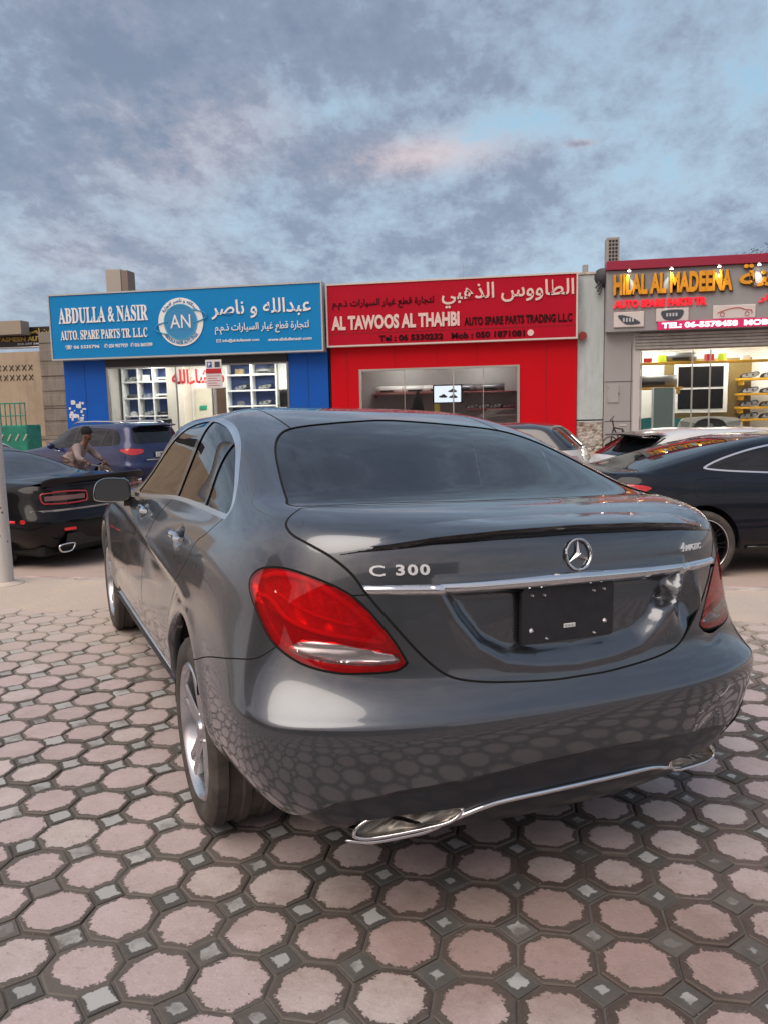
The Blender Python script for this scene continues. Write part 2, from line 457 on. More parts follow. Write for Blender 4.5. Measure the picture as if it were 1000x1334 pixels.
def sdf(poly, P):
    """signed distance of points P (n,2) to a closed polygon, negative inside"""
    P = np.asarray(P, float); Q = np.asarray(poly, float); best = np.full(len(P), 1e9); ins = np.zeros(len(P), bool)
    for i in range(len(Q)):
        a = Q[i]; b = Q[(i+1) % len(Q)]; ab = b-a; l = ab@ab
        if l < 1e-12: continue
        t = np.clip(((P-a)@ab)/l, 0, 1); d = P-a-t[:, None]*ab
        best = np.minimum(best, (d**2).sum(1))
        cond = (a[1] > P[:, 1]) != (b[1] > P[:, 1])
        with np.errstate(divide='ignore', invalid='ignore'):
            xi = (b[0]-a[0])*(P[:, 1]-a[1])/(b[1]-a[1])+a[0]
        ins ^= cond & (P[:, 0] < xi)
    d = np.sqrt(best); return np.where(ins, -d, d)
def smooth_poly(pts, n=6, closed=True, corners=()):
    """Catmull-Rom through the points; indices in corners stay sharp"""
    P = np.asarray(pts, float); m = len(P); out = []
    for i in range(m if closed else m-1):
        p1, p2 = P[i], P[(i+1) % m]
        p0 = P[(i-1) % m] if (closed or i > 0) else p1; p3 = P[(i+2) % m] if (closed or i < m-2) else p2
        if i in corners: p0 = p1
        if (i+1) % m in corners: p3 = p2
        d = np.linalg.norm(p2-p1)
        m1 = (p2-p0)*d/max(d+np.linalg.norm(p1-p0), 1e-9); m2 = (p3-p1)*d/max(d+np.linalg.norm(p3-p2), 1e-9)
        for t in np.linspace(0, 1, n, endpoint=False):
            out.append((2*t**3-3*t**2+1)*p1+(t**3-2*t**2+t)*m1+(-2*t**3+3*t**2)*p2+(t**3-t**2)*m2)
    if not closed: out.append(P[-1])
    return np.array(out)
PR_S = lambda V: V[:, 1:3]                                            # side view (y, z)
PR_R = lambda V: np.stack([V[:, 0], (V[:, 1]+V[:, 2])*.70711], 1)      # from behind and above
PR_L = lambda V: np.stack([.8*V[:, 0]-.6*V[:, 1], V[:, 2]], 1)         # on to the left rear corner
PR_T = lambda V: V[:, 0:2]                                            # plan
PR_F = lambda V: V[:, [0, 2]]                                         # straight from behind / front
def field(S, poly, pr, mask=None):
    d = sdf(poly, pr(S.V))
    if mask is not None: d = np.where(mask(S.V), d, np.maximum(d, .5))
    return d
def groove(ring, sd, depth=.007):
    """the strip along a panel gap, pushed in along its middle"""
    a, b = clip(ring, sd)
    return ring
def panel(S, poly, pr, mask=None, gap=.0022):
    """cut a panel out of S: (panel, rest, gap strip)"""
    sd = field(S, poly, pr, mask)
    ins, rest = clip(S, sd+gap)
    sd2 = field(rest, poly, pr, mask)
    strip, outer = clip(rest, sd2-gap)
    sd3 = np.abs(field(strip, poly, pr, mask))
    s1, s2 = clip(strip, field(strip, poly, pr, mask))
    o = []
    for q in (s1, s2):
        if not len(q.T): continue
        w = 1-np.clip(np.abs(field(q, poly, pr, mask))/gap, 0, 1)
        o.append(q.off(-.008*w))
    return ins, outer, (join(*o) if o else strip)
def cut(S, poly, pr, mask=None, off=0.0):
    return clip(S, field(S, poly, pr, mask)+off)
def pillow(S, sd, h, r):
    w = 1-np.exp(np.minimum(sd, 0)/r)
    Q = S.off(h*w); return Surf(Q.V, Q.T)
def surf_obj(name, S, m, parent=None, M=None, auto=False):
    V = S.V; N = S.N
    if M is not None:
        A = np.array(M.to_3x3()); t = np.array(M.translation); V = V@A.T+t; N = N@A.T
    me = bpy.data.meshes.new(name)
    me.vertices.add(len(V)); me.vertices.foreach_set('co', V.ravel())
    me.loops.add(len(S.T)*3); me.loops.foreach_set('vertex_index', S.T.ravel().astype(np.int32))
    me.polygons.add(len(S.T)); me.polygons.foreach_set('loop_start', np.arange(0, len(S.T)*3, 3, dtype=np.int32))
    me.polygons.foreach_set('use_smooth', [True]*len(S.T))
    me.update(calc_edges=True)
    if not auto:
        l = np.linalg.norm(N, axis=1, keepdims=True); l[l == 0] = 1
        me.normals_split_custom_set_from_vertices((N/l).tolist())
    me.materials.append(m)
    o = bpy.data.objects.new(name, me); return link(o, parent)
def sym(S): return join(S, S.mirror())
def base_surf(T, su=20, sv=10, sharp=.5):
    G = evalnet(net(T), su, sv, sharp); a, b, _ = G.shape
    V = G.reshape(-1, 3)
    i, j = np.meshgrid(np.arange(a-1), np.arange(b-1), indexing='ij'); q = (i*b+j).ravel()
    # outward winding for the left half (x<0)
    T1 = np.stack([q, q+b, q+b+1], 1); T2 = np.stack([q, q+b+1, q+1], 1)
    S = Surf(V, np.concatenate([T1, T2]))
    c = S.V.mean(0); k = len(S.V)//2
    if (S.N*(S.V-np.array([0, 1.3, .6]))).sum(1).mean() < 0: S = Surf(S.V, S.T[:, ::-1])
    return S
def seam_normals(S):
    """normals on the mirror plane lie in it"""
    m = np.abs(S.V[:, 0]) < 1e-6; S.N[m, 0] = 0; return S

# ---------------------------------------------------------------- wheels
M_TYRE = None
def wheel_parts(parent, loc, side, r=.33, w=.225, rim_r=.235, style='five', rim_mat=None, tread=True, seg=72):
    """side -1: outer face towards -x. Parts: wheel > tyre, rim"""
    tyre_m = mat('tyre_rubber', (.070,.060,.052), .85, var=.45, vscale=9, bump=.15, bscale=90)
    rim_m = rim_mat or mat('wheel_silver', (.62,.63,.65), .28, 1.0, var=.12, vscale=14)
    dark = mat('wheel_dark', (.02,.02,.022), .6)
    root = MB(); root.lathe([(rim_r*.42, -.03), (rim_r*.42, .03), (0.001, .03)], 24)
    hub = root.build('wheel', dark, parent, smooth=True, sharp=40)
    hub.location = loc; hub.rotation_euler = (0, 0, 0 if side < 0 else math.pi)
    h = w/2
    # tyre carcass, outer side is -x
    prof = [(rim_r-.004, h-.02), (rim_r+.012, h-.004), (rim_r+(r-rim_r)*.45, h+.003), (r-.022, h-.004), (r-.006, h-.018)]
    t = MB(); full = [(a, b) for a, b in prof]
    gro = []
    for x in (h-.018, h-.052, h-.058, .018, .012, -.012, -.018, -h+.058, -h+.052, -h+.018):
        gro.append(x)
    pr = full[:]
    lv = [r-.004, r, r-.009, r-.009, r, r, r-.009, r-.009, r, r-.004]
    pr = full+[(a, b) for a, b in zip(lv, gro)]+[(a, -b) for a, b in reversed(prof)]
    n = seg*2 if tread else seg
    V = []; m = len(pr)
    for i in range(n):
        an = 2*math.pi*i/n; c, q = math.cos(an), math.sin(an)
        for k, (rr, a) in enumerate(pr):
            if tread and (4 <= k <= 5 or len(pr)-6 <= k <= len(pr)-5) and i % 4 == 0: rr -= .006
            V.append((a, rr*c, rr*q))
    F = []
    for i in range(n):
        j = (i+1) % n
        for k in range(m-1): F.append((i*m+k, j*m+k, j*m+k+1, i*m+k+1))
    t.add(V, F); t.fix = True
    t.build('tyre', tyre_m, hub, smooth=True, sharp=38)
    b = MB()
    b.lathe([(rim_r+.004, -h+.012), (rim_r-.006, -h+.004), (rim_r-.014, -h+.012), (rim_r-.022, -h+.03), (rim_r-.03, 0), (rim_r-.02, h-.02)], 60)
    rim = b.build('rim', rim_m, hub, smooth=True, sharp=50)
    inner = MB(); inner.lathe([(rim_r-.035, .02), (.05, .03), (.001, .03)], 40); inner.lathe([(.14, .0), (.14, -.012), (.05, -.016)], 40)
    inner.build('brake_disc', mat('brake_metal', (.16,.15,.145), .45, .9, var=.2), hub, smooth=True, sharp=40)
    xo = -h+.012
    sp = MB()
    def spoke(a0, half0, half1, r0, r1, x0, x1, th=.03):
        P = []
        for (rr, hw, x) in ((r0, half0, x0), ((r0+r1)/2, (half0+half1)/2*.86, x0*.45+x1*.55), (r1, half1, x1)):
            c, s_ = math.cos(a0), math.sin(a0)
            for (o, dx) in ((-hw, .006), (-hw*.55, 0), (hw*.55, 0), (hw, .006), (hw*.8, th), (-hw*.8, th)):
                P.append((x+dx, rr*c-o*s_, rr*s_+o*c))
        F = []
        for q in range(2):
            for k in range(6): F.append((q*6+k, q*6+(k+1) % 6, (q+1)*6+(k+1) % 6, (q+1)*6+k))
        F += [(0,1,2,3,4,5), (17,16,15,14,13,12)]
        return P, F
    if style == 'five':
        for k in range(5):
            a = 2*math.pi*k/5+.3
            for o in (-.17, .17):
                P, F = spoke(a+o*.55, .026, .022, .035, rim_r-.012, xo+.022, xo+.006)
                # splay outwards
                s2 = MB(); c, q = math.cos(a+o*.9), math.sin(a+o*.9)
                V = []
                for (x, y, z) in P:
                    rr = math.hypot(y, z); an = math.atan2(z, y)+o*.35*(rr/rim_r); V.append((x, rr*math.cos(an), rr*math.sin(an)))
                sp.add(V, F)
    elif style == 'multi':
        for k in range(10):
            a = 2*math.pi*k/10
            for o in (-.1, .1):
                sp.add(*spoke(a+o, .008, .007, .04, rim_r-.012, xo+.03, xo+.008, .02))
    elif style == 'six':
        for k in range(6):
            sp.add(*spoke(2*math.pi*k/6, .028, .034, .04, rim_r-.012, xo+.02, xo+.006))
    sp.fix = True
    sp.build('spokes', rim_m, hub, smooth=True, sharp=30)
    cap = MB(); cap.lathe([(.001, xo+.008), (.03, xo+.01), (.036, xo+.02), (.06, xo+.03), (.065, xo+.05)], 28)
    for k in range(5):
        a = 2*math.pi*k/5; cap.cyl((xo+.018, .05*math.cos(a), .05*math.sin(a)), (xo+.04, .05*math.cos(a), .05*math.sin(a)), .009, n=6)
    cap.fix = True
    cap.build('hub_cap', rim_m, hub, smooth=True, sharp=35)
    return hub
def tilt_matrix(a, z0=.5):
    return Matrix.Translation((0,0,z0)) @ Matrix.Rotation(a, 4, 'Y') @ Matrix.Translation((0,0,-z0))
# ---------------------------------------------------------------- the dark grey saloon
TILT = R(2.077)
def smoothstep(a, b, x):
    t = np.clip((x-a)/(b-a), 0, 1); return t*t*(3-2*t)
def r2(pts):   # (x,y,z) list -> rear projection list, closed with its mirror image
    P = [(x, (y+z)*.70711) for x, y, z in pts]; return P+[(-x, t) for x, t in reversed(P) if abs(x) > 1e-6]
def xz2(pts):
    return [(x, z) for x, z in pts]+[(-x, z) for x, z in reversed(pts) if abs(x) > 1e-6]
def arch_liner(parent, x0, x1, yc, zc, r, M, name='wheel_arch_liner'):
    b = MB(); G = []
    for an in np.linspace(R(-8), R(158), 30):
        c, s_ = math.cos(an), math.sin(an)
        G.append([(x0, yc+r*c, zc+r*s_), (x1, yc+r*c, zc+r*s_)])
    b.grid(G)
    V = [(x1, yc+r*math.cos(a), zc+r*math.sin(a)) for a in np.linspace(R(-8), R(158), 30)]
    b.add(V, [tuple(range(30))])
    b.V = [tuple(M @ Vector(v)) for v in b.V]
    return b.build(name, mat('liner_black', (.012,.012,.013), .9), parent)
def arch_flange(parent, bv, yc, zc, r, M, m, side, a0=-14, a1=194, depth=.045):
    G = []
    for an in np.linspace(R(a0), R(a1), 48):
        y, z = yc+r*math.cos(an), zc+r*math.sin(an)
        h = bv.ray_cast(Vector((-3, y, z)), Vector((1, 0, 0)))
        x = h[0][0] if h[0] else -.88
        G.append([(x, y, z), (x+.004, yc+(r-.006)*math.cos(an), zc+(r-.006)*math.sin(an)), (x+.012, yc+(r-.009)*math.cos(an), zc+(r-.009)*math.sin(an)), (x+depth, yc+(r-.009)*math.cos(an), zc+(r-.009)*math.sin(an))])
    b = MB(); G = np.array(G)
    if side > 0: G = G*[-1, 1, 1]
    b.grid(G); b.V = [tuple(M @ Vector(v)) for v in b.V]
    return b.build('arch_lip', m, parent, smooth=True)
def seat(parent, x, y, m, M, rear=False):
    b = MB()
    b.bbox((x-.25, y-.05, .42), (x+.25, y+.48, .60), .05, M)
    T = M @ Matrix.Translation((x, y-.02, .55)) @ Matrix.Rotation(R(14), 4, 'X')
    b.bbox((-.24, -.14, 0), (.24, .0, .58), .05, T); b.bbox((-.12, -.10, .62), (.12, -.01, .80), .04, T)
    b.cyl(T @ Vector((-.05, -.05, .56)), T @ Vector((-.05, -.05, .66)), .008); b.cyl(T @ Vector((.05, -.05, .56)), T @ Vector((.05, -.05, .66)), .008)
    return b.build('seat', m, parent, smooth=True, sharp=50)
def hero():
    car = thing('saloon_car', 'dark metallic grey four-door saloon seen from behind, dented at the right of its boot lid', 'car', (0,0,0), R(34.3))
    M = tilt_matrix(TILT)
    body_m = paint('grey_metallic_paint', (.098,.108,.122), metal=.85, rough=.27, dirt=.07)
    black = mat('gloss_black_trim', (.008,.008,.009), .18, coat=.5)
    gap_m = mat('gap_shadow', (.006,.006,.006), .9)
    plast = mat('black_plastic', (.018,.019,.022), .55, var=.3, vscale=20, bump=.05, bscale=200)
    chrome = mat('chrome', (.78,.79,.80), .09, 1.0, var=.06, vscale=5)
    S = base_surf(HERO, 24, 12)
    # --- relief of the pressings
    V = S.V.copy(); x, y, z = V.T
    rec = xz2([(-.415,.955),(-.372,.875),(-.312,.80),(-.235,.757),(-.13,.740),(0,.733)])
    d = sdf(rec, V[:, [0,2]]); rear = y < -.80
    V[:, 1] += np.where(rear, .030*smoothstep(-.004, .034, -d)+.0035*np.exp(-((d-.004)/.008)**2)*0, 0)
    # number plate field has a soft rolled lower lip
    V[:, 1] -= np.where(rear, .006*np.exp(-((d-.012)/.012)**2), 0)
    side = (x < -.55) & (y > -.5) & (y < 3.2)
    zl = np.interp(y, [-.6, .0, .15, .5, 1.0, 2.0, 2.9, 3.3], [.80, .775, .785, .805, .83, .87, .865, .84])
    dz = zl-z; fade = smoothstep(-.25, .25, y)*(1-smoothstep(2.9, 3.2, y))
    V[:, 0] += np.where(side, fade*.011*np.where(dz > 0, (1-np.exp(-np.maximum(dz, 0)/.009))*np.exp(-np.maximum(dz, 0)/.20), 0), 0)
    V[:, 0] -= np.where(side, fade*.004*np.exp(-((dz+.012)/.02)**2), 0)
    # hollow low on the doors
    V[:, 0] += np.where(side & (y > .3) & (y < 2.5), .012*np.exp(-((z-.47)/.06)**2), 0)
    for yc in (-.015, 2.84):
        dd = np.hypot(y-yc, z-.33); V[:, 0] -= np.where((x < -.6) & (z < .85), .012*np.exp(-((dd-.40)/.045)**2), 0)
    # handle bowls
    for yh in (.30, 1.30):
        V[:, 0] += np.where(x < -.6, .016*np.exp(-(((y-yh)/.055)**2+((z-.945)/.03)**2)**1.5), 0)
    S = seam_normals(S.moved(V))
    bv = BVHTree.FromPolygons(S.V.tolist(), S.T.tolist())
    def rear_pt(px, pz):
        h = bv.ray_cast(Vector((-abs(px), -3, pz)), Vector((0, 1, 0))); n = h[1] if h[1].y < 0 else -h[1]
        p = h[0].copy()
        if px > 0: p.x = -p.x; n.x = -n.x
        return p, n
    def top_pt(px, py):
        h = bv.ray_cast(Vector((-abs(px), py, 3)), Vector((0, 0, -1))); p = h[0].copy(); n = h[1] if h[1].z > 0 else -h[1]
        if px > 0: p.x = -p.x; n.x = -n.x
        return p, n
    sideM = lambda V: (V[:, 0] < -.45)
    # --- side windows
    DLO = smooth_poly([(-.215,1.070),(-.222,1.10),(-.192,1.135),(-.105,1.192),(.095,1.293),(.253,1.346),(.422,1.380),(.68,1.399),(1.012,1.389),(1.258,1.355),(1.472,1.274),(1.808,1.095),(1.95,1.0),(1.93,.975),(1.66,.977),(.833,1.040),(.371,1.059)], 5, corners=(0,))
    dlo, S = clip(S, field(S, DLO, PR_S, sideM))
    fr, gl = clip(dlo, -field(dlo, DLO, PR_S)-.0165)
    fr = pillow(fr, np.maximum(-.5*np.abs(0), -np.minimum(-field(fr, DLO, PR_S), .0165+field(fr, DLO, PR_S))), .006, .004)
    gl = gl.off(-.004)
    yy = gl.V[:, 1]; zz = gl.V[:, 2]
    yb = .777+(zz-1.049)*(.716-.777)/(1.373-1.049); yc = .163+(zz-1.076)*(.187-.163)/(1.319-1.076)
    def band(Q, fn, hw):
        lo, r_ = clip(Q, fn(Q.V)+hw); mid, hi = clip(r_, fn(r_.V)-hw); return mid, join(lo, hi)
    bp, gl2 = band(gl, lambda V: V[:, 1]-(.777+(V[:, 2]-1.049)*(.716-.777)/(1.373-1.049)), .036)
    cpil, gl2 = band(gl2, lambda V: V[:, 1]-(.163+(V[:, 2]-1.076)*.099), .016)
    gfront, g3 = clip(gl2, -(gl2.V[:, 1]-.75)); grear, gq = clip(g3, -(g3.V[:, 1]-.17))
    win_m = glass('side_glass', (.14,.155,.17), 1.65, k=.3)
    # --- rear window, windscreen
    RG = smooth_poly(r2([(0,-.603,1.146),(-.19,-.600,1.146),(-.499,-.572,1.146),(-.665,-.545,1.139),(-.688,-.49,1.142),(-.672,-.43,1.152),(-.638,-.254,1.207),(-.591,-.048,1.284),(-.537,.089,1.332),(-.465,.176,1.36),(-.297,.244,1.38),(-.056,.314,1.396),(0,.318,1.397)])[:-1], 4)
    rg, S, rgs = panel(S, RG, PR_R, lambda V: (V[:, 1] < .9) & (V[:, 2] > 1.05), .0035)
    edge, rgi = clip(rg, -field(rg, RG, PR_R)-.055)
    WS = smooth_poly([(0,2.60),(-.35,2.55),(-.60,2.36),(-.655,2.22),(-.60,1.98),(-.53,1.82),(-.30,1.88),(0,1.91),(.30,1.88),(.53,1.82),(.60,1.98),(.655,2.22),(.60,2.36),(.35,2.55)], 4)
    ws, S, wss = panel(S, WS, PR_T, lambda V: (V[:, 1] > 1.6) & (V[:, 2] > .9), .0035)
    # --- tail lamp
    LP = smooth_poly([(.8*a-.6*b, c) for a, b, c in [(-.832,-.603,.955),(-.813,-.637,.984),(-.781,-.704,.997),(-.742,-.765,.991),(-.68,-.828,.966),(-.633,-.861,.938),(-.593,-.889,.894),(-.543,-.915,.827),(-.508,-.931,.765),(-.539,-.926,.748),(-.622,-.9,.743),(-.68,-.874,.744),(-.747,-.829,.758),(-.79,-.783,.782),(-.816,-.733,.813),(-.831,-.67,.867),(-.838,-.610,.924)]], 4, corners=(8,))
    lp, S, lps = panel(S, LP, PR_L, lambda V: (V[:, 1] < -.3), .003)
    # --- boot lid
    TL_ = smooth_poly(r2([(0,-.622,1.144),(-.25,-.615,1.144),(-.5,-.592,1.142),(-.675,-.566,1.135),(-.736,-.624,1.108),(-.742,-.69,1.083),(-.714,-.759,1.062),(-.674,-.811,1.035),(-.63,-.853,.991),(-.605,-.874,.949),(-.564,-.90,.894),(-.505,-.927,.822),(-.45,-.944,.763),(-.40,-.957,.725),(-.34,-.967,.706),(-.25,-.978,.694),(-.1,-.99,.685),(0,-.99,.683)])[:-1], 4, corners=(3,))
    tk, S, tks = panel(S, TL_, PR_R, lambda V: (V[:, 1] < -.5), .0028)
    # --- bumper
    BP = smooth_poly([(-.59,.635),(-.5726,.64),(-.463,.693),(-.337,.735),(-.246,.76),(-.194,.795),(-.05,.90),(.006,.940),(.045,.943),(.9,.943),(.9,.0),(-.59,.0)], 4, corners=(0,6,7,8,9,10,11))
    bp_, S, bps = panel(S, BP, PR_L, lambda V: (V[:, 1] < -.22), .0018)
    # --- doors, bonnet, roof
    archR = lambda yc, r: [(yc+r*math.cos(a), .33+r*math.sin(a)) for a in np.linspace(0, 2*math.pi, 64, endpoint=False)]
    _, S = clip(S, field(S, archR(-.015, .392), PR_S, lambda V: (V[:, 2] < .9) & (V[:, 0] < -.45)))
    _, S = clip(S, field(S, archR(2.84, .385), PR_S, lambda V: (V[:, 2] < .9) & (V[:, 0] < -.45)))
    _, bp_ = clip(bp_, field(bp_, archR(-.015, .392), PR_S, lambda V: (V[:, 2] < .9) & (V[:, 0] < -.45)))
    RD = smooth_poly([(-.205,1.078),(-.10,1.012),(.002,.967),(.073,.887),(.14,.84),(.21,.788),(.305,.695),(.39,.56),(.412,.403),(.425,.345),(1.12,.350),(1.09,.6),(1.00,.85),(.80,1.05),(.5,1.09)], 4, corners=(0,9,10,13))
    rd, S, rds = panel(S, RD, PR_S, lambda V: V[:, 0] < -.5, .0022)
    FD = smooth_poly([(1.126,.350),(1.096,.6),(1.006,.85),(.806,1.05),(1.2,1.04),(1.88,1.0),(1.99,.93),(2.08,.80),(2.12,.55),(2.07,.352)], 4, corners=(0,3,9))
    fd, S, fds = panel(S, FD, PR_S, lambda V: V[:, 0] < -.5, .0022)
    HD = smooth_poly([(0,3.46),(-.45,3.38),(-.68,3.1),(-.735,2.75),(-.72,2.45),(-.62,2.45),(-.36,2.61),(0,2.66),(.36,2.61),(.62,2.45),(.72,2.45),(.735,2.75),(.68,3.1),(.45,3.38)], 4)
    hd, S, hds = panel(S, HD, PR_T, lambda V: (V[:, 1] > 2.3) & (V[:, 2] > .7), .0025)
    RF = [(-.462,.150),(-.470,.6),(-.478,1.1),(-.475,1.5),(-.465,1.95),(.465,1.95),(.475,1.5),(.478,1.1),(.470,.6),(.462,.150)]
    rf, S, rfs = panel(S, RF, PR_T, lambda V: V[:, 2] > 1.3, .004)
    # sill strip in chrome
    obj = lambda n, s, m, p=car, **k: surf_obj(n, s, m, p, M, **k)
    obj('body_shell', sym(S), body_m)
    obj('panel_gap', sym(join(rgs, wss, lps, tks, bps, rds, fds, hds, rfs)), gap_m)
    obj('roof_panel', sym(rf), body_m); obj('bonnet', sym(hd), body_m)
    rw = obj('rear_window', sym(rgi.off(-.003)), glass('rear_glass', (.13,.145,.16), 1.75, k=.35))
    obj('window_border', sym(edge.off(-.003)), mat('frit_glass', (.006,.007,.009), .05, spec=.9), rw)
    obj('windscreen', sym(ws.off(-.003)), glass('screen_glass', (.45,.5,.5), 1.6, k=.1))
    # rear shelf brake light and frame lines seen through the rear window
    for sgn in (-1, 1):
        f = (lambda s: s) if sgn < 0 else (lambda s: s.mirror())
        dr = obj('rear_door', f(rd), body_m); df = obj('front_door', f(fd), body_m)
        obj('window', f(join(grear)), win_m, dr); obj('quarter_window', f(gq), win_m, dr)
        obj('window', f(gfront), win_m, df)
        obj('window_pillar', f(bp.off(.0045)), black); obj('quarter_window_bar', f(cpil.off(.0045)), black)
        obj('window_chrome', f(fr), mat('satin_chrome', (.80,.81,.82), .16, 1.0, var=.05), auto=True)
        # door handles: chrome bow over the bowl
        for dp, yh in ((dr, .30), (df, 1.30)):
            pts = []; rr = []
            for q in np.linspace(0, 1, 9):
                yq = yh-.10+.20*q; h = bv.ray_cast(Vector((-3, yq, .948+.004*q)), Vector((1, 0, 0)))[0]
                pts.append(M @ Vector((sgn*(abs(h.x)+.012+.020*math.sin(math.pi*q)**.5), yq, h.z))); rr.append(.011+.004*math.sin(math.pi*q))
            b = MB(); b.tube(pts, rr, 10); hb = b.build('door_handle', mat('satin_chrome', (.8,.8,.8), .16, 1.0), dp, smooth=True, sharp=60)
        # door mirror
        mir = MB(); T = M @ Matrix.Translation((sgn*.955, 1.80, 1.005)) @ Matrix.Rotation(sgn*R(12), 4, 'Z')
        ring = []
        prof = [(-.095,-.050),(-.085,.030),(-.045,.062),(.03,.066),(.085,.055),(.10,.0),(.095,-.052),(.03,-.066),(-.06,-.064)]
        pr = smooth_poly([(sgn*-a, b) for a, b in prof], 4)
        layers = [(0.0, .93), (.012, 1.0), (.05, .97), (.09, .82), (.115, .55), (.125, .2)]
        G = [[(px*s_, yq, pz*s_) for px, pz in list(pr)+[pr[0]]] for yq, s_ in layers]
        mir.grid(G, flip=sgn > 0); mir.V = [tuple(T @ Vector(v)) for v in mir.V]
        stalk = MB(); stalk.tube([T @ Vector((-sgn*.06, .05, -.065)), T @ Vector((-sgn*.13, .06, -.07)), M @ Vector((sgn*.80, 1.84, .975))], [.03, .025, .03], 8)
        mo = mir.build('door_mirror', body_m, car, smooth=True, fix=True) if False else mir.build('door_mirror', body_m, car, smooth=True)
        mg = MB(); mg.add([(px*.90, .004, pz*.90) for px, pz in pr], [tuple(range(len(pr)))]); mg.V = [tuple(T @ Vector(v)) for v in mg.V]
        g_o = mg.build('mirror_glass', mat('mirror_silver', (.24,.26,.28), .03, 1.0), mo)
        mb = MB(); G = [[(px*s_, yq, pz*s_) for px, pz in list(pr)+[pr[0]]] for yq, s_ in ((0.0, .93), (.004, .89), (.008, .3))]
        mb.grid(G, flip=sgn < 0); mb.V = [tuple(T @ Vector(v)) for v in mb.V]; mb.build('mirror_bezel', plast, mo)
        stalk.build('mirror_foot', plast, mo, smooth=True)
        # --- lamp: housing, light guides, lens
        L2 = f(lp); fld = lambda s: field(Surf(s.V*([1,1,1] if sgn < 0 else [-1,1,1]), s.T, s.N), LP, PR_L)
        lamp_red = glass('lamp_red_lens', (.95,.06,.07), 1.5, body=(.60,.010,.018), k=.20)
        lens = obj('tail_lamp', L2.off(.001), lamp_red)
        CL = smooth_poly([(.8*a-.6*b, c) for a, b, c in [(-.782,-.784,.796),(-.759,-.802,.815),(-.72,-.83,.822),(-.60,-.898,.802),(-.535,-.922,.785),(-.527,-.926,.772),(-.568,-.914,.764),(-.642,-.886,.764),(-.745,-.823,.776)]], 5)
        def Ld(s, poly):
            W = s.V*([1,1,1] if sgn < 0 else [-1,1,1]); return sdf(poly, PR_L(W))
        # housing, stepped in and ribbed
        hs = L2.off(-.020); e = fld(L2); hs = L2.off(np.where(e > -.012, -.004-.016*np.clip(-e/.012, 0, 1), -.020))
        rib = Ld(hs, CL); W = hs.V*([1,1,1] if sgn < 0 else [-1,1,1]); uu = PR_L(W)[:, 0]
        clearp, hs2 = clip(Surf(hs.V, hs.T), rib)
        Wc = clearp.V*([1,1,1] if sgn < 0 else [-1,1,1]); uc = PR_L(Wc)[:, 0]; zc_ = Wc[:, 2]
        clearp = clearp.off(.010+.0045*(np.abs(((uc/.0085) % 1)-.5)*2)+.004*np.sin(zc_/.004)); clearp = Surf(clearp.V, clearp.T)
        hsW = hs2.V*([1,1,1] if sgn < 0 else [-1,1,1]); uh, zh = PR_L(hsW).T
        # darker outer corner, bright reflector bowls inside
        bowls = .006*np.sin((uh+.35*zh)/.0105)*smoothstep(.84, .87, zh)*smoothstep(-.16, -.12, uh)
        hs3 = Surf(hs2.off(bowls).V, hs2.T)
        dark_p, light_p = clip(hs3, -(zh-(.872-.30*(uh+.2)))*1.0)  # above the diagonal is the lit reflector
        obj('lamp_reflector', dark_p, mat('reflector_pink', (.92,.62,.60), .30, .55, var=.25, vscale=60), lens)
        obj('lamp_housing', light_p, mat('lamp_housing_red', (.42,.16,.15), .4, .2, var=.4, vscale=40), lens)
        obj('reversing_reflector', clearp, mat('reflector_clear', (.92,.90,.90), .18, .85), lens, auto=True)
        # clear insert: the lens there is uncoloured
        cl_lens, red_lens = clip(L2.off(.001), Ld(L2, CL))
        old = lens.data; nl = surf_obj('tmp', red_lens, lamp_red, None, M); lens.data = nl.data; bpy.data.objects.remove(nl); bpy.data.meshes.remove(old)
        lens.data.name = 'tail_lamp'
        obj('reversing_lens', cl_lens, glass('clear_lens', (.93,.90,.90), 1.5, body=(.5,.45,.45), k=.06), lens)
        # bright light guides
        GA = [(-.813,-.654,.963),(-.789,-.701,.979),(-.743,-.769,.976),(-.692,-.822,.949),(-.644,-.861,.913),(-.601,-.888,.871),(-.56,-.908,.82)]
        GB = [(-.829,-.646,.914),(-.809,-.696,.913),(-.782,-.758,.87),(-.732,-.816,.846),(-.657,-.868,.831),(-.566,-.909,.816)]
        GC = [(-.80,-.72,.935),(-.755,-.775,.900),(-.70,-.84,.878),(-.62,-.884,.858)]
        GD = [(-.785,-.784,.792),(-.74,-.826,.774),(-.66,-.872,.760),(-.58,-.905,.757),(-.53,-.922,.768)]
        b = MB()
        for gpts, rad in ((GA, .0085), (GB, .007), (GC, .005)):
            sp = smooth_poly(gpts, 5, closed=False); b.tube([M @ Vector((p[0]*(-sgn)*1.0*.992, p[1]*.988, p[2])) for p in sp], rad, 6)
        b.build('light_guide', mat('guide_pink', (1.0,.72,.70), .25, .0), lens, smooth=True)
        b = MB()
        for k in range(6):
            a_ = Vector(GD[1])*(1-k/6.)+Vector(GD[3])*(k/6.); a_ = a_.copy()
            b.bbox((a_.x*(-sgn)*.985-.009, a_.y*.985-.004, a_.z-.014), (a_.x*(-sgn)*.985+.009, a_.y*.985+.004, a_.z+.0), .002, M)
        b.build('reflector_block', mat('reflector_red', (.9,.05,.06), .2, .3), lens)
    # --- boot lid with damage on its right
    trunkL = tk; trunkR = tk.mirror()
    V = trunkR.V.copy(); x, y, z = V.T
    g = lambda cx, cz, sx, sz, a=0: np.exp(-(((x-cx)*math.cos(a)+(z-cz)*math.sin(a))/sx)**2-((-(x-cx)*math.sin(a)+(z-cz)*math.cos(a))/sz)**2)
    back = smoothstep(-.78, -.86, y) if False else (y < -.82)
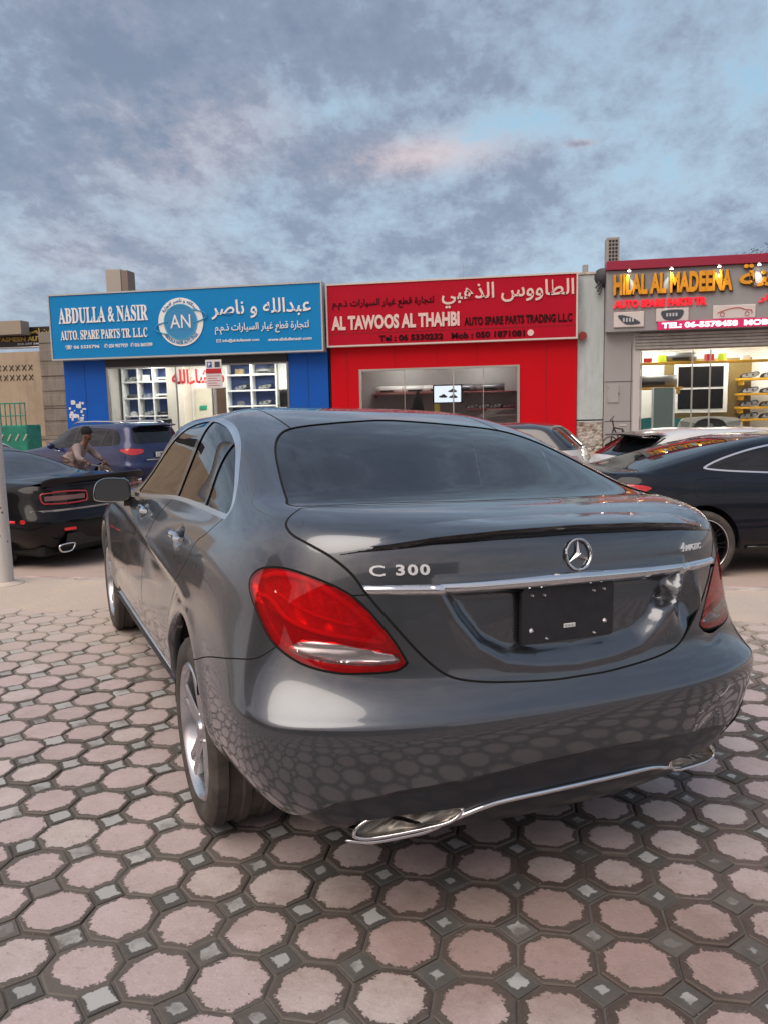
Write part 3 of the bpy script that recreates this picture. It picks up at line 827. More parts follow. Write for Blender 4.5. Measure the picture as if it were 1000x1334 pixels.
    dy = .034*g(.350,.868,.030,.014,.7)-.024*g(.385,.890,.012,.050,-.5)-.014*g(.325,.838,.020,.010,.3)+.026*g(.43,.85,.035,.060)-.012*g(.30,.80,.05,.012,.7)
    dy += .010*g(.47,.80,.02,.07,.3)-.010*g(.50,.86,.012,.06,.2)
    V[:, 1] += np.where(back, dy, 0); V[:, 2] += np.where(back, -.010*g(.36,.875,.02,.02), 0)
    trunkR = Surf(V, trunkR.T)
    bar = xz2([(-.604,.968),(-.36,.970),(0,.979)]); 
    BARP = [(-.70,.965),(-.36,.9695),(0,.979),(.36,.9695),(.70,.965),(.70,.947),(.38,.938),(0,.936),(-.38,.938),(-.70,.947)]
    both = join(trunkL, trunkR)
    bsd = np.where(both.V[:, 1] < -.80, sdf(BARP, both.V[:, [0,2]]), .5)
    barS, rest = clip(both, bsd)
    lid = obj('boot_lid', rest, body_m)
    barS = pillow(Surf(barS.V, barS.T), sdf(BARP, barS.V[:, [0,2]]), .013, .007)
    obj('chrome_bar', barS, chrome, lid, auto=True)
    # lip spoiler
    G = []; Gu = []
    for q in np.linspace(-1, 1, 61):
        xx = q*.655; a = 1-abs(q)**3.2; a = max(a, 0.0)
        yb, zb = np.interp(abs(xx), [0,.24,.43,.55,.61,.655], [-.905,-.903,-.885,-.853,-.825,-.795]), np.interp(abs(xx), [0,.24,.43,.55,.61,.655], [1.098,1.094,1.083,1.066,1.057,1.046])
        p1, _ = top_pt(xx, yb+.085*a+.004)
        tip = Vector((xx, yb-.046*a-.004, zb+.010*a)); und, _ = rear_pt(xx, zb-.014*a-.003)
        G.append([p1+Vector((0,0,-.002)), p1.lerp(tip, .45)+Vector((0,0,.003*a)), p1.lerp(tip, .8)+Vector((0,0,.004*a)), tip+Vector((0,.004,.002)), tip])
        Gu.append([tip, tip+Vector((0,.004*a,-.006*a)), und+Vector((0,-.004,0)), und+Vector((0,.004,0))])
    b = MB(); b.grid([[tuple(M @ p) for p in r] for r in G], flip=False); sp = b.build('boot_spoiler', body_m, lid, smooth=True)
    b = MB(); b.grid([[tuple(M @ p) for p in r] for r in Gu]); b.build('spoiler_underside', black, lid, smooth=True)
    # star emblem
    p, n = rear_pt(.003, 1.025); T = M @ Matrix.Translation(p+n*.006) @ n.to_track_quat('Z', 'Y').to_matrix().to_4x4()
    b = MB(); b.tube([T @ Vector((.0425*math.cos(a), .0425*math.sin(a), 0)) for a in np.linspace(0, 2*math.pi, 40, endpoint=False)], .0038, 8, closed=True)
    for k in range(3):
        a = R(90+120*k); c = Vector((math.cos(a), math.sin(a), 0)); t = Vector((-c.y, c.x, 0))
        V = [c*.041, t*.0075+c*.004, -t*.0075+c*.004, Vector((0,0,.007))-c*.004, -c*.004]
        b.add([T @ v for v in V], [(0,1,3), (0,3,2), (0,2,1), (1,4,3), (2,3,4)])
    em = b.build('star_emblem', chrome, lid, smooth=True, sharp=25)
    # badges
    def badge(body, x0, x1, zb, h, m, nm, shear=0.0, bold=.03, spacing=1.0):
        Vt, F = text_mesh(body, abs(x1-x0), h, .004, bold, shear, spacing)
        out = []
        for (a, bb, c) in Vt:
            p, n = rear_pt(x0+a, zb+bb); out.append(M @ (p+n*(c+.0005)))
        b = MB(); b.add(out, F); return b.build(nm, m, lid)
    bs_ = mat('badge_silver', (.78,.79,.80), .35, .35)
    badge('C', -.592, -.556, .990, .028, bs_, 'model_badge', bold=.015)
    badge('300', -.530, -.444, .992, .028, bs_, 'model_badge', bold=.03, spacing=1.2)
    badge('4', .418, .436, 1.003, .026, bs_, 'model_badge', shear=.25, bold=.03); badge('MATIC', .440, .532, 1.003, .018, bs_, 'model_badge', shear=.15, bold=.03)
    # number plate bracket
    p, n = rear_pt(-.02, .862); T = M @ Matrix.Translation((-.022, p.y-.012, .862)) @ Matrix.Rotation(R(-1.5), 4, 'X')
    b = MB(); P = []
    for cx, cz, a0 in ((.145,.065,0),(-.145,.065,90),(-.145,-.065,180),(.145,-.065,270)):
        for k in range(5): a = R(a0+k*22.5); P.append((cx+.013*math.cos(a), cz+.013*math.sin(a)))
    b.prism(P, -.006, .006, Matrix.Rotation(R(90), 4, 'X')); b.V = [tuple(T @ Vector(v)) for v in b.V]
    pl = b.build('number_plate_bracket', plast, lid, fix=True); pl['label'] = 'black blank number plate bracket with screws'
    b = MB()
    for sx, sz in ((-.125,.058),(-.085,.056),(.085,.056),(.122,.058),(-.125,-.040),(.128,-.035),(-.075,-.066),(.09,-.066)):
        c = T @ Vector((sx, -.006, sz)); c2 = T @ Vector((sx, -.011, sz)); b.cyl(c, c2, .0055 if abs(sz) > .045 else .008, .003, 8)
    b.build('screw', chrome, lid)
    b = MB(); b.bbox((-.018,-.0085,-.042), (.022,-.006,-.030), .001, T); b.build('bracket_sticker', mat('sticker_white', (.75,.75,.72), .5), lid)
    b = MB()
    for k in range(7): b.box((-.015+k*.005,-.0088,-.040), (-.0135+k*.005,-.0086,-.032), T)
    b.build('sticker_print', mat('print_black', (.03,.03,.03), .6), lid)
    # boot crest sticker like a small shield on the deck
    # --- bumper
    bumpL = bp_; bumpR = bp_.mirror(); V = bumpR.V.copy(); x, y, z = V.T
    g = lambda cx, cz, sx, sz, a=0: np.exp(-(((x-cx)*math.cos(a)+(z-cz)*math.sin(a))/sx)**2-((-(x-cx)*math.sin(a)+(z-cz)*math.cos(a))/sz)**2)
    V[:, 1] += .012*g(.62,.52,.10,.05)+.010*g(.50,.47,.06,.03,.4)-.004*g(.56,.54,.03,.012,.5)
    V[:, 2] -= .012*np.exp(-((x-.58)/.05)**2)*(z > .70)*(y < -.7)
    bump = join(bumpL, Surf(V, bumpR.T))
    VAL = [(-.99,.10),(-.735,.385),(-.70,.415),(-.55,.452),(-.165,.482),(0,.485),(.165,.482),(.55,.452),(.70,.415),(.735,.385),(.99,.10),(.99,-.2),(-.99,-.2)]
    vsd = np.where(bump.V[:, 1] < -.55, sdf(VAL, bump.V[:, [0,2]]), .5)
    val, bmp = clip(bump, vsd)
    bo = obj('rear_bumper', bmp, body_m)
    vw = val.V; vd = sdf(VAL, vw[:, [0,2]]); val = Surf(val.off(-.010*smoothstep(0, .012, -vd)).V, val.T)
    EXL = smooth_poly([(-.640,.306),(-.634,.328),(-.6,.351),(-.525,.366),(-.436,.370),(-.366,.368),(-.372,.349),(-.4,.329),(-.465,.315),(-.544,.303),(-.607,.297)], 4)
    exy = lambda xx: -1.086+.30*abs(xx)
    for sg in (1, -1):
        E_ = EXL*[sg, 1]; inn, val = clip(val, np.where(val.V[:, 1] < -.6, sdf(E_, val.V[:, [0,2]]), .5))
        bt = MB(); bt.tube([M @ Vector((a_, exy(a_)-.004, c_)) for a_, c_ in E_], .0052, 8, closed=True); tr_ = bt.build('exhaust_trim', chrome, bo, smooth=True)
        bt = MB(); G = []; cx_, cz_ = E_.mean(0)
        for k, (s_, dep) in enumerate(((1.0,.0),(.96,.010),(.88,.014),(.6,.014),(.2,.014))): G.append([tuple(M @ Vector((cx_+(a_-cx_)*s_, exy(a_)+dep+(.003*math.sin(a_*260) if k > 1 else 0), cz_+(c_-cz_)*s_))) for a_, c_ in list(E_)+[E_[0]]])
        bt.grid(G); bt.build('exhaust_inner', mat('sooty_metal', (.36,.335,.30), .42, .75, var=.5, vscale=30), bo, smooth=True)
    obj('rear_valance', val, mat('valance_blue_black', (.016,.020,.028), .38, var=.2, coat=.2), bo, auto=True)
    # chrome trim swooping between the tips
    pts = smooth_poly([(-.66,-.884,.292),(-.60,-.905,.284),(-.52,-.918,.287),(-.45,-.935,.297),(-.40,-.955,.322),(-.35,-.985,.352),(-.27,-1.000,.372),(-.14,-1.012,.379),(0,-1.016,.381),(.14,-1.012,.379),(.27,-1.000,.372),(.35,-.985,.352),(.40,-.955,.330),(.45,-.945,.318)], 5, closed=False)
    b = MB(); b.tube([M @ Vector(p) for p in pts], [.003+.0045*math.sin(math.pi*min(1, max(0, i/(len(pts)-1))))**.4 for i in range(len(pts))], 10)
    b.build('bumper_chrome', chrome, bo, smooth=True)
    # splits and scratches in the bumper's right side
    def on_bumper(xx, zz, o=.0015):
        h = bv.ray_cast(Vector((-abs(xx), -3, zz)), Vector((0, 1, 0)))[0]
        dyy = .012*math.exp(-((xx-.62)/.10)**2-((zz-.52)/.05)**2) if xx > 0 else 0
        return M @ Vector((xx, h.y+dyy-o, zz))
    def crack(pts, r, m, nm):
        b = MB(); q = []
        for (a, c), (d_, e) in zip(pts, pts[1:]):
            for t in np.linspace(0, 1, 5, endpoint=False): q.append(on_bumper(a+(d_-a)*t, c+(e-c)*t))
        b.tube(q, [r*(.3+.7*math.sin(math.pi*(i+.5)/len(q))) for i in range(len(q))], 5); return b.build(nm, m, bo)
    crack([(.742,.388),(.738,.42),(.755,.452),(.80,.470)], .0028, gap_m, 'bumper_crack')
    crack([(.60,.405),(.66,.418),(.73,.438)], .0022, gap_m, 'bumper_crack')
    sc = mat('scratch_pale', (.42,.42,.42), .7)
    crack([(.515,.575),(.545,.552),(.575,.560),(.60,.588)], .0016, sc, 'bumper_scratch')
    for k in range(14):
        a = RNG.uniform(.40, .60); c = RNG.uniform(.47, .56)
        crack([(a, c), (a+RNG.uniform(.006,.02), c+RNG.uniform(-.006,.006))], .0010, sc, 'bumper_scratch')
    # --- sills with chrome strip, liners, wheels, underside, cabin
    for sgn in (-1, 1):
        pts = []
        for yq in np.linspace(.43, 2.42, 24):
            h = bv.ray_cast(Vector((-3, yq, .322)), Vector((1, 0, 0)))[0]; pts.append(M @ Vector((sgn*(abs(h.x)+.004), yq, .322)))
        b = MB(); b.tube(pts, .0095, 8); b.build('sill_chrome', chrome, car, smooth=True)
        pts = [p+Vector((0, 0, -.03)) for p in pts]; b = MB(); b.tube(pts, .012, 8); b.build('sill_trim', plast, car, smooth=True)
        arch_liner(car, sgn*.875, sgn*.60, -.015, .33, .395, M); arch_liner(car, sgn*.865, sgn*.60, 2.84, .33, .39, M)
        arch_flange(car, bv, -.015, .33, .392, M, body_m, sgn); arch_flange(car, bv, 2.84, .33, .385, M, body_m, sgn)
        wheel_parts(car, (sgn*.775, 0, .33), sgn, .33, .235, .238); wheel_parts(car, (sgn*.775, 2.84, .33), sgn, .33, .225, .238)
    b = MB(); b.bbox((-.56,-.62,.24), (.56,3.30,.30), .03, M); b.box((-.56,-.62,.30), (.56,.35,.62), M); b.box((-.58,.35,.3), (.58,2.3,.36), M)
    b.cyl((-.65,0,.33), (.65,0,.33), .04); b.cyl((-.65,2.84,.33), (.65,2.84,.33), .04)
    b.build('underbody', mat('underbody_black', (.012,.012,.012), .85), car)
    lea = mat('seat_leather', (.025,.024,.024), .45, var=.2)
    for x_, y_ in ((-.37, 1.15), (.37, 1.15), ): seat(car, x_, y_, lea, M)
    b = MB(); b.bbox((-.62,-.25,.45),(.62,.30,.62),.05,M); b.bbox((-.62,-.32,.6),(.62,-.18,1.10),.05,M)
    for x_ in (-.36,.36): b.bbox((x_-.12,-.30,1.10),(x_+.12,-.21,1.20),.035,M)
    b.build('rear_bench', lea, car)
    b = MB(); b.bbox((-.70, 1.95, .80), (.70, 2.35, .97), .05, M); b.bbox((-.12, 1.0, .40), (.12, 2.0, .66), .04, M); b.box((-.66,-.62,1.10), (.66,-.15,1.12), M)
    b.build('dashboard', mat('dash_black', (.02,.02,.02), .6), car)
    b = MB(); T = M @ Matrix.Translation((-.37, 1.78, .93)) @ Matrix.Rotation(R(68), 4, 'X')
    b.tube([T @ Vector((.185*math.cos(a), .185*math.sin(a), 0)) for a in np.linspace(0, 2*math.pi, 32, endpoint=False)], .017, 8, closed=True)
    b.cyl(T @ Vector((-.17,0,0)), T @ Vector((.17,0,0)), .018); b.cyl(T @ Vector((0,-.17,0)), T @ Vector((0,0,0)), .018); b.cyl(T @ Vector((0,0,-.02)), T @ Vector((0,0,.01)), .06, n=16)
    b.build('steering_wheel', lea, car, smooth=True, sharp=40)
    return car
HERO_CAR = hero()
# ---------------------------------------------------------------- ground
def road_z(y):
    return float(np.interp(y, [-50, 3.38, 3.40, 3.95, 4.05, 5.7, 15, 19.9, 200], [0, 0, -.10, -.11, -.20, -.285, -.42, -.40, -.40]))
def mat_face():
    """one paver: printed pinkish face, worn border; the tile's own coordinates are in the UV map"""
    t = NT('paver_octagon'); uv = t.N.new('ShaderNodeUVMap'); uv.uv_map = 'tile'
    sp = t.N.new('ShaderNodeSeparateXYZ'); t.L.new(uv.outputs[0], sp.inputs[0])
    geo = t.N.new('ShaderNodeNewGeometry'); at = t.N.new('ShaderNodeAttribute'); at.attribute_name = 'rnd'
    ax = t.math('ABSOLUTE', sp.outputs[0]); ay = t.math('ABSOLUTE', sp.outputs[1])
    d = t.math('MAXIMUM', t.math('MAXIMUM', ax, ay), t.math('MULTIPLY', t.math('ADD', ax, ay), .70711))
    P = geo.outputs['Position']
    n1 = t.noise(26, 6, .62, P, .3); n2 = t.noise(110, 4, .6, P); n3 = t.noise(1.1, 5, .6, P); n4 = t.noise(7, 6, .65, P)
    n5 = t.noise(340, 3, .7, P); n6 = t.noise(75, 4, .7, P)
    px = t.N.new('ShaderNodeSeparateXYZ'); t.L.new(P, px.inputs[0])
    # wear creeping in from the edge: heavier where the stain noise is high
    stain = t.ramp(t.math('ADD', t.math('ADD', n3, t.math('MULTIPLY', px.outputs[0], .10)), t.math('MULTIPLY', at.outputs['Fac'], .16)), [(.42, 0.0), (.78, 1.0)])
    e = t.math('ADD', d, t.math('ADD', t.math('MULTIPLY', t.math('SUBTRACT', n1, .5), .42), t.math('MULTIPLY', t.math('SUBTRACT', n2, .5), .26)))
    edge = t.math('ADD', e, t.math('MULTIPLY', stain, .115))
    edge = t.math('ADD', edge, t.math('MULTIPLY', t.math('SUBTRACT', t.math('FRACT', t.math('MULTIPLY', at.outputs['Fac'], 7.31)), .4), .10))
    edge = t.math('ADD', edge, t.math('MULTIPLY', t.ramp(t.noise(4.3, 3, .6, P), [(.58, 0.0), (.75, 1.0)]), .16))
    face = t.ramp(edge, [(.825, 1.0), (.862, 0.0)])
    pink = t.mix(at.outputs['Fac'], (.55,.445,.44), (.47,.385,.38))
    pink = t.mix(t.ramp(at.outputs['Fac'], [(.70, 0.0), (.82, 1.0)]), pink, (.56,.49,.47))
    pink = t.mix(t.ramp(n4, [(.35, 0.0), (.75, .75)]), pink, (.36,.29,.275))
    pink = t.mix(t.ramp(n2, [(.55, 0.0), (.80, .45)]), pink, (.70,.63,.61))
    pink = t.mix(t.ramp(n5, [(.30, .35), (.5, 0.0)]), pink, (.22,.18,.17))
    sc = t.N.new('ShaderNodeMapping'); sc.inputs['Scale'].default_value = (12, 110, 1); sc.inputs['Rotation'].default_value = (0, 0, .6); t.L.new(P, sc.inputs[0]); scr = t.noise(1.0, 4, .7, sc.outputs[0])
    pink = t.mix(t.ramp(scr, [(.60, 0.0), (.72, .5)]), pink, (.66,.58,.56)); pink = t.mix(t.ramp(t.noise(48, 5, .7, P), [(.56, 0.0), (.70, .55)]), pink, (.27,.215,.205))
    ringc = t.mix(stain, (.098,.088,.076), (.060,.034,.029))
    ringc = t.mix(t.ramp(n1, [(.4, 0.0), (.7, .5)]), ringc, (.125,.112,.098))
    ringc = t.mix(t.ramp(n6, [(.62, 0.0), (.70, .5)]), ringc, (.26,.22,.205))
    ld = t.ramp(t.math('SUBTRACT', t.math('MULTIPLY', px.outputs[1], .26), t.math('MULTIPLY', px.outputs[0], .10)), [(.14, 0.0), (.66, .6)])
    ringc = t.mix(t.math('MULTIPLY', ld, t.ramp(n4, [(.3, .5), (.7, 1.0)])), ringc, (.33,.285,.25))
    ringc = t.mix(t.ramp(t.math('ADD', d, t.math('MULTIPLY', t.math('SUBTRACT', n2, .5), .08)), [(.915, 0.0), (.95, .7)]), ringc, (.130,.117,.102))
    col = t.mix(face, ringc, pink)
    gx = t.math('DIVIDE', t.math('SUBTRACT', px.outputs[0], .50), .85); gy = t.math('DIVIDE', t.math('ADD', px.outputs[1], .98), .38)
    brown_patch = t.math('EXPONENT', t.math('MULTIPLY', t.math('ADD', t.math('MULTIPLY', gx, gx), t.math('MULTIPLY', gy, gy)), -1.0))  # ellipse of paving behind the rear bumper, made darker and browner
    brown_patch = t.ramp(t.math('ADD', brown_patch, t.math('MULTIPLY', t.math('SUBTRACT', n4, .5), .6)), [(.22, 0.0), (.75, 1.0)])
    col = t.mix(brown_patch, col, t.mix(1.0, col, (.68,.60,.56), 'MULTIPLY'))
    col = t.mix(t.math('MULTIPLY', t.ramp(n3, [(.40, .0), (.70, .25)]), 1.0), col, (.34,.28,.25))
    # sand and dust: more towards the kerb
    dust = t.ramp(t.math('ADD', t.math('MULTIPLY', px.outputs[1], .20), t.math('MULTIPLY', n4, .5)), [(.42, 0.0), (.78, .85)])
    col = t.mix(t.math('MULTIPLY', dust, .9), col, (.56,.47,.39))
    oil = t.ramp(t.noise(1.7, 4, .6, t.coord('Object')) , [(.5, 0.0), (.51, 0.0)])
    t.set(base=col, rough=t.ramp(n4, [(.3, .62), (.7, .85)]))
    h = t.math('ADD', t.math('MULTIPLY', face, .55), t.math('ADD', t.math('MULTIPLY', n2, .45), t.math('MULTIPLY', n5, .22)))
    t.bump(h, .7, .005); return t.m
def mat_square():
    t = NT('paver_square'); uv = t.N.new('ShaderNodeUVMap'); uv.uv_map = 'tile'
    sp = t.N.new('ShaderNodeSeparateXYZ'); t.L.new(uv.outputs[0], sp.inputs[0])
    geo = t.N.new('ShaderNodeNewGeometry'); at = t.N.new('ShaderNodeAttribute'); at.attribute_name = 'rnd'; P = geo.outputs['Position']
    d = t.math('ADD', t.math('ABSOLUTE', sp.outputs[0]), t.math('ABSOLUTE', sp.outputs[1]))
    n1 = t.noise(30, 6, .65, P, .3); n2 = t.noise(120, 4, .6, P)
    px = t.N.new('ShaderNodeSeparateXYZ'); t.L.new(P, px.inputs[0])
    worn = t.math('ADD', t.math('MULTIPLY', at.outputs['Fac'], .80), t.math('MULTIPLY', px.outputs[0], .30))
    e = t.math('ADD', d, t.math('ADD', t.math('MULTIPLY', t.math('SUBTRACT', n1, .5), .9), t.math('MULTIPLY', worn, .50)))
    face = t.ramp(e, [(.70, 1.0), (.78, 0.0)])
    col = t.mix(face, t.mix(n1, (.100,.094,.083), (.070,.066,.062)), t.mix(at.outputs['Fac'], (.42,.42,.41), (.30,.305,.30)))
    mud = t.ramp(t.noise(2.6, 6, .65, P), [(.50, 0.0), (.60, .85)]); col = t.mix(mud, col, (.125,.110,.098))
    n4 = t.noise(7, 6, .65, P)
    dust = t.ramp(t.math('ADD', t.math('MULTIPLY', px.outputs[1], .20), t.math('MULTIPLY', n4, .5)), [(.42, 0.0), (.78, .85)])
    col = t.mix(t.math('MULTIPLY', dust, .9), col, (.56,.47,.39))
    t.set(base=col, rough=.78); t.bump(t.math('ADD', t.math('MULTIPLY', face, .5), t.math('MULTIPLY', n2, .4)), .4, .004); return t.m
def ground():
    a = .2048; ox, oy = -1.758, -.029
    bed_m = NT('joint_mortar'); geo = bed_m.N.new('ShaderNodeNewGeometry'); P = geo.outputs['Position']
    n = bed_m.noise(9, 6, .6, P); n2 = bed_m.noise(60, 5, .6, P)
    bed_m.set(base=bed_m.mix(n, bed_m.ramp(n2, [(.3, (.065,.058,.050)), (.7, (.125,.112,.098))]), (.14,.125,.11)), rough=.92); bed_m.bump(n2, .5, .006)
    b = MB(); b.box((-60, -60, -.4), (60, 3.24, -.0085)); bed = b.build('paved_ground', bed_m.m); bed['kind'] = 'structure'
    bed['label'] = 'octagonal pink paving with small grey squares in dusty mortar'
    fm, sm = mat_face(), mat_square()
    c8 = a/2*.962
    def octo(rr):
        R8 = c8/math.cos(math.pi/8); V = []; uv = []
        for s_, z in ((1.0, -.012), (1.0, -.0035), (.955, 0.0)):
            for k in range(8):
                an = math.pi/8+k*math.pi/4; j = 1+rr.uniform(-.006, .006); V.append((R8*s_*j*math.cos(an), R8*s_*j*math.sin(an), z))
        uv = [(v[0]/(a/2), v[1]/(a/2)) for v in V]
        F = []
        for L in range(2):
            for k in range(8): F.append((L*8+k, L*8+(k+1) % 8, (L+1)*8+(k+1) % 8, (L+1)*8+k))
        F.append(tuple(range(16, 24))); return V, F, uv
    q = a*(math.sqrt(2)-1)/math.sqrt(2)*.93      # half diagonal of the little squares
    def square(rr):
        V = []
        for s_, z in ((1.0, -.012), (1.0, -.004), (.92, -.0008)):
            for k in range(4): an = k*math.pi/2; V.append((q*s_*math.cos(an), q*s_*math.sin(an), z))
        uv = [(v[0]/q, v[1]/q) for v in V]; F = []
        for L in range(2):
            for k in range(4): F.append((L*4+k, L*4+(k+1) % 4, (L+1)*4+(k+1) % 4, (L+1)*4+k))
        F.append((8,9,10,11)); return V, F, uv
    def mesh(name, V, F, uv, rnd, m):
        me = bpy.data.meshes.new(name); me.from_pydata(V, [], F); l = me.uv_layers.new(name='tile')
        vi = np.zeros(len(me.loops), int); me.loops.foreach_get('vertex_index', vi); l.data.foreach_set('uv', np.array(uv, float)[vi].ravel())
        at = me.attributes.new('rnd', 'FLOAT', 'POINT'); at.data.foreach_set('value', np.broadcast_to(np.asarray(rnd, float), (len(V),)).copy())
        me.materials.append(m); me.update(); return me
    def field_of(kind, make, m, dx, name, stuff_name):
        variants = []
        for k in range(24):
            rr = random.Random(k+hash(kind) % 7*0+len(kind)); V, F, uv = make(rr); variants.append((V, F, uv, k/23.0))
        meshes = [mesh(name, V, F, uv, r, m) for V, F, uv, r in variants]
        spots = []
        for i in range(-34, 50):
            for j in range(-12, 20):
                x = ox+a*(i+dx); y = oy-a*(j+dx)
                if not (-7.5 < x < 7.5 and -3.6 < y < 2.95): continue
                p = _r2.dot(Vector((x, y, 0))-Vector(CAM_POS)), _u2.dot(Vector((x, y, 0))-Vector(CAM_POS)), _f.dot(Vector((x, y, 0))-Vector(CAM_POS))
                vis = 0
                if p[2] > .3:
                    u, v = 500+CAM_F*p[0]/p[2], 667-CAM_F*p[1]/p[2]
                    if -60 < u < 1060 and 0 < v < 1400:
                        vis = 1/p[2]
                        lx, ly = x*math.cos(R(34.3))+y*math.sin(R(34.3)), -x*math.sin(R(34.3))+y*math.cos(R(34.3))
                        if -.8 < lx < .8 and ly > -.55: vis = .02    # hidden under the car
                spots.append((vis, x, y))
        spots.sort(key=lambda s_: -s_[0])
        V = []; F = []; uv = []; rn = []
        for k, (vis, x, y) in enumerate(spots):
            rr = random.Random(int(x*1000)*7919+int(y*1000)); vi = rr.randrange(24); dz = rr.uniform(-.0035, .0022); rot = rr.randrange(8 if kind == 'o' else 4)*(math.pi/4 if kind == 'o' else math.pi/2)
            tx, ty = rr.uniform(-.020, .020), rr.uniform(-.020, .020); tw = rr.uniform(-.02, .02)
            if k < 300:
                o = bpy.data.objects.new(name, meshes[vi]); o.location = (x, y, dz); o.rotation_euler = (tx, ty, rot+tw); link(o, bed)
            else:
                vv, ff, uu, r_ = variants[vi]; c, s_ = math.cos(rot+tw), math.sin(rot+tw); o_ = len(V)
                V += [(x+p[0]*c-p[1]*s_, y+p[0]*s_+p[1]*c, p[2]+dz) for p in vv]; F += [tuple(i+o_ for i in f) for f in ff]; uv += uu; rn += [r_]*len(vv)
        o = bpy.data.objects.new(stuff_name, mesh(stuff_name, V, F, uv, rn, m)); link(o, bed); o['kind'] = 'stuff'
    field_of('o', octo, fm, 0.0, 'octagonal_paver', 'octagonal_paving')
    field_of('sq', square, sm, .5, 'square_paver', 'square_paving')
    # drifted sand along the kerb, ragged edge towards the paving
    sd = NT('drifted_sand'); geo = sd.N.new('ShaderNodeNewGeometry'); P = geo.outputs['Position']
    n = sd.noise(1.6, 8, .6, P); n2 = sd.noise(45, 6, .65, P); n3 = sd.noise(300, 3, .6, P)
    sd.set(base=sd.mix(sd.ramp(n2, [(.35, 0.0), (.75, .7)]), sd.ramp(n, [(.3, (.62,.49,.37)), (.65, (.50,.43,.37))]), (.42,.36,.31)), rough=.95)
    sd.bump(sd.math('ADD', n2, sd.math('MULTIPLY', n3, .4)), .5, .01)
    b = MB(); G = []; from mathutils import noise as mn
    nx = 420
    for k in range(nx+1):
        x = -9+18*k/nx; row = []
        w = mn.noise((x*1.3, 0, 0))*.30+mn.noise((x*5, 3, 0))*.12+mn.noise((x*17, 9, 0))*.05
        y0 = 2.22+w+(.15 if x > 0 else 0)
        for j in range(15):
            t = j/14; y = y0+(3.30-y0)*t; z = -.004+.010*min(1, t*5)+.004*mn.noise((x*3, y*3, 1))+.0025*mn.noise((x*14, y*14, 4)); row.append((x, y, z))
        G.append(row)
    b.grid(G); s = b.build('drifted_sand', sd.m, smooth=True); tag(s, 'pale drifted sand and dust along the kerb', kind='structure')
    # kerb stones, gutter, road
    km = mat('kerb_concrete', (.52,.45,.39), .85, var=.35, vscale=5, bump=.3, bscale=60)
    kr = thing('kerb', '', 'kerb'); kr['kind'] = 'structure'; del kr['category']; kr['label'] = 'worn concrete kerb between the paving and the road'
    b = MB(); b.bbox((-.495, 3.26, -.35), (.495, 3.39, .006), .014); st = b.build('kerb_stone', km, kr)
    for k in range(-12, 14):
        o = st if k == -12 else dup(st, kr); o.location = (k, 0, RNG.uniform(-.004, .004)); o.rotation_euler = (0, RNG.uniform(-.003,.003), RNG.uniform(-.003,.003))
    rm = NT('road_surface'); geo = rm.N.new('ShaderNodeNewGeometry'); P = geo.outputs['Position']
    sx = rm.N.new('ShaderNodeSeparateXYZ'); rm.L.new(P, sx.inputs[0])
    n = rm.noise(.55, 8, .62, P, .4); n2 = rm.noise(38, 6, .65, P); n3 = rm.noise(3.2, 7, .6, P)
    near = rm.ramp(rm.math('ADD', sx.outputs[1], rm.math('MULTIPLY', n3, 1.2)), [(0, 1.0), (1, 1.0)])
    asph = rm.ramp(n2, [(.3, (.060,.056,.054)), (.7, (.12,.108,.10))])
    col = rm.mix(rm.ramp(n, [(.38, 0.0), (.62, .85)]), asph, (.38,.30,.25))
    col = rm.mix(rm.ramp(n3, [(.5, 0.0), (.8, .6)]), col, (.40,.33,.27))
    nr = rm.ramp(rm.math('ADD', rm.math('MULTIPLY', sx.outputs[1], .10), rm.math('MULTIPLY', n3, .25)), [(.60, .85), (.90, 0.0)])
    col = rm.mix(nr, col, rm.mix(n2, (.46,.34,.29), (.56,.45,.39)))
    rm.set(base=col, rough=.9); rm.bump(n2, .4, .008)
    ys = [3.38, 3.95, 4.05, 5.7, 8, 11, 15, 17.5, 19.86]
    gm = mat('gutter_concrete', (.50,.36,.31), .88, var=.45, vscale=3, bump=.3, bscale=70)
    b = MB(); b.grid([[(x, y, road_z(y) if y > 3.39 else -.10) for y in (3.38, 3.7, 3.95, 4.02)] for x in np.linspace(-60, 60, 61)], flip=True); g = b.build('gutter', gm); tag(g, 'reddish concrete gutter strip beside the kerb', kind='structure')
    b = MB(); b.grid([[(x, y, road_z(max(y, 4.06))-(.004 if y < 4.1 else 0)) for y in [4.0]+ys[3:]] for x in np.linspace(-150, 150, 61)], flip=True)
    b.box((-1500, 19.8, -.6), (1500, 1800, -.45)); b.box((-1500, -1500, -.9), (1500, 19.9, -.6))
    g = b.build('road', rm.m); tag(g, 'dusty brown asphalt road and parking in front of the shops', kind='structure')
    pm = mat('pavement_concrete', (.46,.37,.31), .9, var=.45, vscale=2.2, bump=.35, bscale=50)
    b = MB(); b.bbox((-40, 20.0, -.6), (40, 32, .0), .03); g = b.build('pavement', pm); tag(g, 'broken concrete pavement in front of the shops', kind='structure')
    b = MB(); b.bbox((-40, 19.84, -.6), (40, 20.0, -.12), .02); b.bbox((-40, 21.2, -.02), (40, 21.3, .012), .004); g2 = b.build('pavement_edge', mat('kerb_concrete', (.4,.36,.32)), g)
    # slab joints of the pavement
    b = MB()
    for k in range(-20, 21): b.box((k*1.6-.008, 20.05, -.01), (k*1.6+.008, 22.9, .0015))
    b.build('slab_joint', mat('gap_shadow', (.006,.006,.006), .9), g)
    # loose grit on the paving
    V = []; F = []
    rr = random.Random(3)
